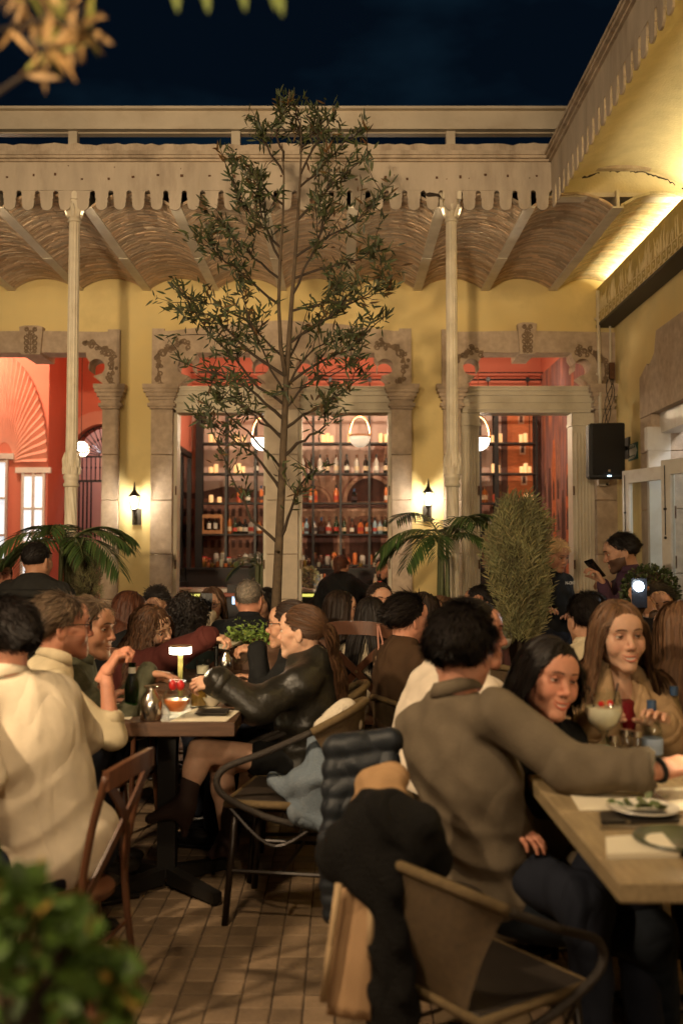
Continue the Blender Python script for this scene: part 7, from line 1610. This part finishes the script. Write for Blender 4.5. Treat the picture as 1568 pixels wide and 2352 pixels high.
fur = blob('black_coat', 'black furry coat slung over the back of the near bistro chair', 'coat', [(at(800, 1960, 2.42), at(870, 1890, 2.42), .07, .075), (at(870, 1890, 2.42), at(960, 1900, 2.40), .075, .06), (at(800, 1960, 2.42), at(850, 2010, 2.38), .065, .055), (at(850, 2010, 2.38), at(930, 1970, 2.38), .06, .05), (at(885, 2040, 2.36), at(905, 2330, 2.34), .045, .06), (at(960, 1910, 2.42), at(1010, 1980, 2.45), .05, .035)], 'black_fur', .010, .006, fr=(90, 80, 110))
sheet('lining', None, None, [(at(782, 2040, 2.36), at(852, 2035, 2.34)), (at(765, 2180, 2.35), at(852, 2180, 2.33)), (at(748, 2330, 2.34), at(850, 2345, 2.32))], 'tan_lining', .010, .004, par=fur, waves=1.)
for (a, e) in (((778, 2030), (742, 2300)), ((852, 2035), (850, 2200))): b = MB(); b.tube([P(a[0], a[1], 2.335), P((a[0]+e[0])/2, (a[1]+e[1])/2, 2.33), P(e[0], e[1], 2.325)], .009, 8); b.build('pale_edge', 'pale_trim', fur, True)
# fluffy pouch with a strap on the cross-back chair
pch = thing('fluffy_pouch', 'small beige fluffy pouch hanging by a pink strap from the chair', 'bag', P(872, 1560, 5.0)); c = P(873, 1530, 5.0)
o = blob('pouch', None, None, [(V3(c+Vector((0, 0, .03))), V3(c+Vector((0, 0, -.04))), .028, .034)], cloth('pouch_fur', (.34, .22, .13), bump=1., bscale=160), .006, .004, pch, fr=(160, 140, 180)); b = MB(); b.ball(c+Vector((.022, -.022, -.008)), .016, 10, 8); b.build('pompom', mat('pompom', (.5, .34, .24), .9), pch, True)
b = MB(); top_ = P(868, 1438, 5.02)
for dx in (-.008, .010): b.tube([c+Vector((dx, 0, .055)), c+Vector((dx*1.2, .01, .12)), top_+Vector((dx*.4, 0, 0)), top_+Vector((dx*.4, .03, .005))], .0045, 5)
b.build('strap', mat('strap_pink', (.40, .17, .11), .5), pch)
# --- phones
def phone(c, face, up, label, sc=1.):
    c = Vector(c); y = Vector(face).normalized(); z = (Vector(up)-y*Vector(up).dot(y)).normalized(); x = y.cross(z); M = Matrix((x, y, z)).transposed(); t = thing('mobile_phone', label, 'phone', c); MB().cbox(c, .074*sc, .009, .150*sc, M=M, bev=.003).build('body', 'phone_black', t); MB().cbox(c+y*.005+x*.018+z*.05, .022, .003, .03, M=M).build('camera', 'dark_metal', t); MB().cbox(c-y*.0052, .068*sc, .001, .14*sc, M=M).build('screen', mat('screen_dim', (.02, .03, .04), .1, emit=(.5, .6, .7), estr=.25), t); return c, x, y, z, t
phone(P(474, 1388, 6.52), (0, -1, 0), (.05, 0, 1), 'black phone held up by the woman in the cream sweater'); phone(P(1365, 1306, 6.54), (-.6, -.5, -.6), (-.45, 0, .9), 'black phone in the hand of the bearded man'); phone(P(1486, 1462, 3.95), (-.75, -.6, 0), (.05, 0, 1), 'black phone raised by the woman at the right edge')
c, x, y, z, t = phone(P(1467, 1362, 4.94), (-.25, -1, 0), (0, 0, 1), 'phone with its flash glowing white in front of the young man'); q = P(1466, 1347, 4.88); MB().ball(q, .024, 12, 8).build('flash', glow('flash_glow', (.75, .88, 1), 70), t, True)
lamp('flash_lamp', 'SPOT', q+Vector((0, -.03, 0)), (.8, .9, 1), 14, t, .01, spot=150, aim=(q.x-.3, 0, 1.3), blend=.6)
# --- boots of the woman in leather
def boot(key, ankle, toe, heel, shin):
    o = PPL['leather_woman'][0]; f = Field(np.minimum.reduce([ankle, toe, heel, shin])-.1, np.maximum.reduce([ankle, toe, heel, shin])+.1, .009); f.cone(shin, ankle, .041, .038, .03); f.cone(ankle, toe, .042, .024, .04); f.cone(ankle, ankle+(heel-ankle)*.5, .042, .032, .03); f.cone(ankle+(heel-ankle)*.5, heel, .022, .018, .012); f.fold(.003, 3); V, F = f.mesh(); link('boot', npmesh('boot', V, F), mat('boot_suede', (.028, .012, .008), .8, var=.2, bump=.3, bscale=200), o)
boot('l', at(424, 1850, 4.20), at(345, 1880, 4.18), at(424, 1915, 4.22), at(438, 1800, 4.20)); boot('r', at(524, 1935, 4.40), at(488, 1962, 4.36), at(528, 1960, 4.42), at(526, 1850, 4.40))
# --- quilted bands of the vest, red top under the camel coat, shirt logo, wristwatch, embroidery
o, I = PPL['vest_man']; b = MB()
for k in range(7):
    c = I['hip']+(I['N']-I['hip'])*(.05+.13*k); w_ = .205*.92*1.06*(.92+.1*math.sin(k*.5)); pts = [Vector(c)+Vector((w_*math.cos(a)*1.02, .15*math.sin(a), 0)) for a in np.linspace(0, 2*math.pi, 28, endpoint=False)]; b.tube(pts, .028, 8, closed=True)
b.build('quilting', 'vest', o, True)
for q in (-1, 1): 
    E, w_ = I['A'][q][:2]; blob('sleeve', None, None, [(I['Sh'][q], E, .055, .048), (E, w_, .048, .036)], 'grey_cloth', .014, .004, o)
o, I = PPL['camel_woman']; N_, ch, fv, uv = I['N'], I['chest'], I['f'], I['u']
f = Field(ch-.2, ch+.25, .009); f.ell(ch+uv*.015+fv*.045, (.055, .092, .105), I['TM'], .02); f.cut(ch+uv*.085, uv); V, F = f.mesh(); link('top', npmesh('top', V, F), 'red_top', o)
for q in (-1, 1):     # lapels
    blob('lapel', None, None, [(N_+I['TM'][:, 0]*q*.055+fv*.03+uv*.01, N_+I['TM'][:, 0]*q*.075+fv*.125-uv*.13, .022, .03), (N_+I['TM'][:, 0]*q*.075+fv*.125-uv*.13, N_+I['TM'][:, 0]*q*.04+fv*.155-uv*.27, .03, .015)], 'camel', .009, .003, o)
o, I = PPL['grey_man']; w_ = I['A'][1][1]; dd = I['A'][1][2]; z_ = Vector(dd).to_track_quat('Z', 'Y').to_matrix(); MB().lathe([(.030, -.006), (.034, -.004), (.034, .004), (.030, .006)], Vector(w_)-Vector(dd)*.005, 18, M=z_).build('bracelet', 'black_fur', o, True)
o, I = PPL['phone_woman']; w_ = I['A'][1][1]; dd = I['A'][1][2]; z_ = Vector(dd).to_track_quat('Z', 'Y').to_matrix(); MB().lathe([(.028, -.012), (.032, -.01), (.032, .01), (.028, .012)], Vector(w_), 14, M=z_).build('watch', 'phone_black', o, True)
# --- bar shelf stock: candles and bottles, each its own thing
mat('candle_wax', (.72, .52, .30), .5, sub=.0, emit=(1, .50, .16), estr=.55); ORD = ('first', 'second', 'third', 'fourth', 'fifth', 'sixth', 'seventh', 'eighth', 'ninth', 'tenth', 'eleventh', 'twelfth', 'thirteenth', 'fourteenth', 'fifteenth', 'sixteenth', 'seventeenth', 'eighteenth', 'nineteenth', 'twentieth', 'twenty-first', 'twenty-second', 'twenty-third', 'twenty-fourth')
SHN = ('top', 'second', 'third', 'fourth', 'lowest'); rr = random.Random(41); yS = YS0+.10
def candle(u, row, hgt, i):
    p = P(u, 1100, yS); z = sz(SV[row]); r_ = .032; q = Vector((p.x, yS+rr.uniform(-.03, .03), z+.001)); b = MB(); b.lathe([(r_, 0), (r_, hgt-.006), (r_*.8, hgt), (r_*.5, hgt-.008), (0, hgt-.01)], q, 14); o = b.build('candle', 'candle_wax', None, True, 50); tag(o, f'cream pillar candle, {ORD[i]} from the left on the {SHN[row]} bar shelf', 'candle', 'candles on the bar shelves'); MB().tube([q+Vector((0, 0, hgt-.012)), q+Vector((0, 0, hgt+.006))], .002, 4).build('wick', 'dark_metal', o)
rowc = {0: [(484, .13), (496, .09), (545, .13), (560, .10), (690, .10), (742, .12), (752, .14), (761, .10), (803, .14), (812, .10), (874, .14), (887, .13)], 1: [(485, .09), (496, .13), (541, .12), (549, .14), (558, .10)], 2: [(485, .11), (505, .08)]}
rowr = {0: [(1133, .11), (1140, .14), (1148, .13), (1196, .12), (1207, .14)], 1: [(1132, .13), (1143, .12), (1198, .10), (1206, .14), (1215, .10)], 2: [(1184, .09), (1206, .13), (1222, .10)]}
for row in (0, 1, 2):
    for i, (u, h_) in enumerate(rowc.get(row, [])+rowr.get(row, [])): candle(u, row, h_, i)
bot_cols = [('dark', (.012, .012, .010)), ('green', (.01, .03, .012)), ('amber', (.30, .09, .02)), ('clear', (.40, .36, .30)), ('brown', (.07, .025, .012)), ('orange', (.55, .16, .05)), ('pale blue', (.22, .32, .36))]
for n_, c_ in bot_cols: mat('bottle_'+n_.replace(' ', '_'), c_, .12, spec=.6, coat=.3)
lab_cols = [('label_white', None), ('label_cream', (.55, .42, .26)), ('label_dark', (.05, .03, .03)), ('label_red', (.40, .05, .03))]
for n_, c_ in lab_cols:
    if c_: mat(n_, c_, .6)
bottles = {}
def bottle(u, row, kind, shape, i, H=.27, lab=0):
    z = sz(SV[row]); q = Vector((P(u, 1100, yS).x, yS+rr.uniform(-.03, .04), z+.001)); key = (kind, shape, lab); r_ = {'wine': .036, 'square': .040, 'round': .046, 'slim': .030}[shape]
    t = thing('bottle', f'{kind} {shape if shape != "wine" else "wine-shaped"} bottle, {ORD[i]} from the left on the {SHN[row]} bar shelf', 'bottle', q, 'bottles on the bar shelves'); k = H/.27
    pr = {'wine': [(r_*.9, 0), (r_, .005), (r_, .15), (r_*.75, .175), (.014, .20), (.013, .25)], 'slim': [(r_*.9, 0), (r_, .005), (r_, .17), (r_*.6, .20), (.013, .215), (.013, .25)], 'square': [(r_*.95, 0), (r_, .006), (r_, .13), (r_*.85, .15), (.015, .17), (.014, .215)], 'round': [(r_*.7, 0), (r_*.95, .03), (r_, .07), (r_*.8, .11), (.016, .14), (.015, .19)]}[shape]
    MB().lathe([(a, h*k) for a, h in pr], q, 12 if shape != 'square' else 4).build('glass', 'bottle_'+kind.replace(' ', '_'), t, True, 40); zt_ = pr[-1][1]*k; MB().lathe([(.0155, zt_-.035*k), (.0155, zt_+.012), (0, zt_+.013)], q, 10).build('cap', ('dark_metal', 'rust', 'cap_blue', 'dark_metal')[lab], t)
    hb = .04 if shape != 'round' else .045; MB().lathe([(r_*1.015, hb*k), (r_*1.015, (hb+.06)*k)], q, 12 if shape != 'square' else 4).build('label', lab_cols[lab][0], t)
kinds = [b_[0] for b_ in bot_cols]; shapes = ('wine', 'square', 'round', 'slim')
for i, u in enumerate((588, 694, 716, 735, 751, 772, 796, 819, 840, 864, 886)): bottle(u, 1, 'dark' if i % 2 == 0 else 'clear', 'wine', i, .275, 1 if i % 3 else 0)
for i, u in enumerate((549, 570, 600, 690, 715, 722, 772, 813, 887, 1112, 1138)): bottle(u, 2, rr.choice(kinds), rr.choice(shapes), i, rr.uniform(.22, .29), rr.randint(0, 3))
for i, u in enumerate((528, 540, 551, 563, 577, 596, 692, 704, 722, 738, 755, 772, 790, 808, 828, 845, 860, 872, 884, 893, 1108, 1122, 1140)): bottle(u, 3, rr.choice(kinds), rr.choice(shapes), i, rr.uniform(.22, .29), rr.randint(0, 3))
def crate(u, lab):
    q = Vector((P(u, 1100, yS).x, yS, sz(SV[3])+.002)); t = thing('wine_crate', lab, 'crate', q); w_, h_ = .15, .27; b = MB()
    for (x0, x1, z0_, z1_) in ((-w_, w_, 0, .05), (-w_, w_, h_-.05, h_), (-w_, -w_+.03, .05, h_-.05), (w_-.03, w_, .05, h_-.05)): MB().box(q.x+x0, q.x+x1, q.y-.05, q.y+.08, q.z+z0_, q.z+z1_).build('board', mat('crate_wood', (.42, .20, .08), .6, var=.2, vscale=9), t)
    for s_ in (-1, 1): MB().lathe([(.03, 0), (.03, .13), (.012, .16), (.012, .17)], q+Vector((s_*.045, .01, .051)), 10).build('bottle', 'bottle_dark', t, True); MB().lathe([(.0305, .02), (.0305, .10)], q+Vector((s_*.045, .01, .051)), 10).build('label', 'label_white', t)
crate(488, 'open wooden wine crate with two bottles at the left end of the shelves')
for i in range(14):      # glassware standing on the low counter
    u = 470+i*10 if i < 8 else 700+(i-8)*32; q = Vector((P(u, 1100, YM-.45).x, YM-.45+rr.uniform(-.05, .08), zc_-.023)); t = thing('bar_glass', f'small bar glass, {ORD[i]} from the left on the back counter', 'glass', q, 'glasses on the back counter'); h_ = rr.uniform(.10, .2); MB().lathe([(.03, 0), (.034, h_), (.031, h_), (.028, .01), (0, .01)], q, 12).build('glass', 'clear_glass', t, True); MB().lathe([(.027, .011), (.029, h_*.6), (0, h_*.6)], q, 12).build('drink', rr.choice(('drink_orange', 'drink_amber', 'drink_cloudy')), t)
for i, u in enumerate((470, 482, 497, 512, 526, 538, 550, 563, 577, 592, 694, 708, 722, 737, 752, 768, 783, 798, 815, 832, 850, 866, 882, 893)):
    q = Vector((P(u, 1290, yS).x, yS+rr.uniform(-.05, .06), sz(SV[4])+.001)); h_ = rr.uniform(.07, .17); r_ = rr.uniform(.028, .046); t = thing('bar_jar', f'small jar or glass, {ORD[i]} from the left on the lowest bar shelf', 'jar', q, 'jars on the lowest bar shelf')
    MB().lathe([(r_*.9, 0), (r_, .005), (r_, h_*.8), (r_*.7, h_), (0, h_)], q, 12).build('jar', rr.choice(('bottle_clear', 'bottle_amber', 'bottle_orange', 'white_ware', 'bottle_brown', 'bottle_clear')), t, True, 50); MB().lathe([(r_*.75, h_+.0005), (r_*.75, h_+.015), (0, h_+.016)], q, 12).build('lid', rr.choice(('steel', 'dark_metal', 'red_fruit', 'brass')), t)
# flowers and bottles on the front counter
fv = thing('flower_vase', 'pale hydrangea bunch in a glass vase on the bar counter', 'flowers', P(708, 1350, 11.1)); c = P(709, 1325, 11.1); lv = Leaves(); rr = random.Random(8)
for k in range(260): v = np.array([rr.gauss(0, 1) for _ in range(3)]); v /= np.linalg.norm(v); lv.leaf(np.array(c)+v*.105*rr.uniform(.8, 1), v+np.array([rr.gauss(0, .5) for _ in range(3)]), [rr.gauss(0, 1) for _ in range(3)], .035, .014, tint(rr, .7, 1.3, .05))
lv.build('petals', mat('petal', (.50, .52, .32), .6, attr='tint'), fv, 'stuff'); MB().lathe([(.05, 0), (.06, .12), (.055, .12), (.045, .01), (0, .01)], (c.x, c.y, zct+.001), 16).build('vase', 'clear_glass', fv, True)
for i, u in enumerate((722, 730, 738, 745, 862, 872)):
    q = Vector((P(u, 1350, 11.12).x, 11.12+rr.uniform(-.04, .04), zct+.001)); t = thing('counter_bottle', f'white and blue bottle, {ORD[i]} from the left on the bar counter', 'bottle', q, 'bottles on the bar counter'); MB().lathe([(.024, 0), (.025, .10), (.012, .13), (.012, .16), (0, .16)], q, 12).build('body', ('white_ware', 'label_blue', 'white_ware', 'bottle_orange', 'bottle_clear', 'bottle_dark')[i], t, True); MB().lathe([(.0255, .03), (.0255, .08)], q, 12).build('label', ('label_blue', 'label_white', 'label_red', 'label_white', 'label_cream', 'label_red')[i], t)
# lettering on the polo shirt
o, I = PPL['waitress']; sh_ = [c for c in o.children if c.name.startswith('polo')][0]
cu_ = bpy.data.curves.new('lettering', 'FONT'); cu_.body = 'N-OIO'; cu_.size = .034; cu_.extrude = .0006; to = bpy.data.objects.new('lettering', cu_); COL.objects.link(to)
me_ = bpy.data.meshes.new_from_object(to.evaluated_get(bpy.context.evaluated_depsgraph_get())); bpy.data.objects.remove(to)
x_, z_, y_ = Vector(-I['TM'][:, 0]), Vector(I['f']), Vector(I['u']); base_ = Vector(I['chest'])+y_*.055+x_*.025
V_ = np.empty(len(sh_.data.vertices)*3, np.float32); sh_.data.vertices.foreach_get('co', V_); V_ = V_.reshape(-1, 3)-np.array(base_); near = (np.abs(V_ @ np.array(x_)-.04) < .05) & (np.abs(V_ @ np.array(y_)) < .03); dep = (V_[near] @ np.array(z_)).max() if near.any() else .13
me_.transform(Matrix.Translation(base_+z_*(dep+.002)) @ Matrix((x_, y_, z_)).transposed().to_4x4()); me_.materials.clear(); link('lettering', me_, 'sign_white', sh_)
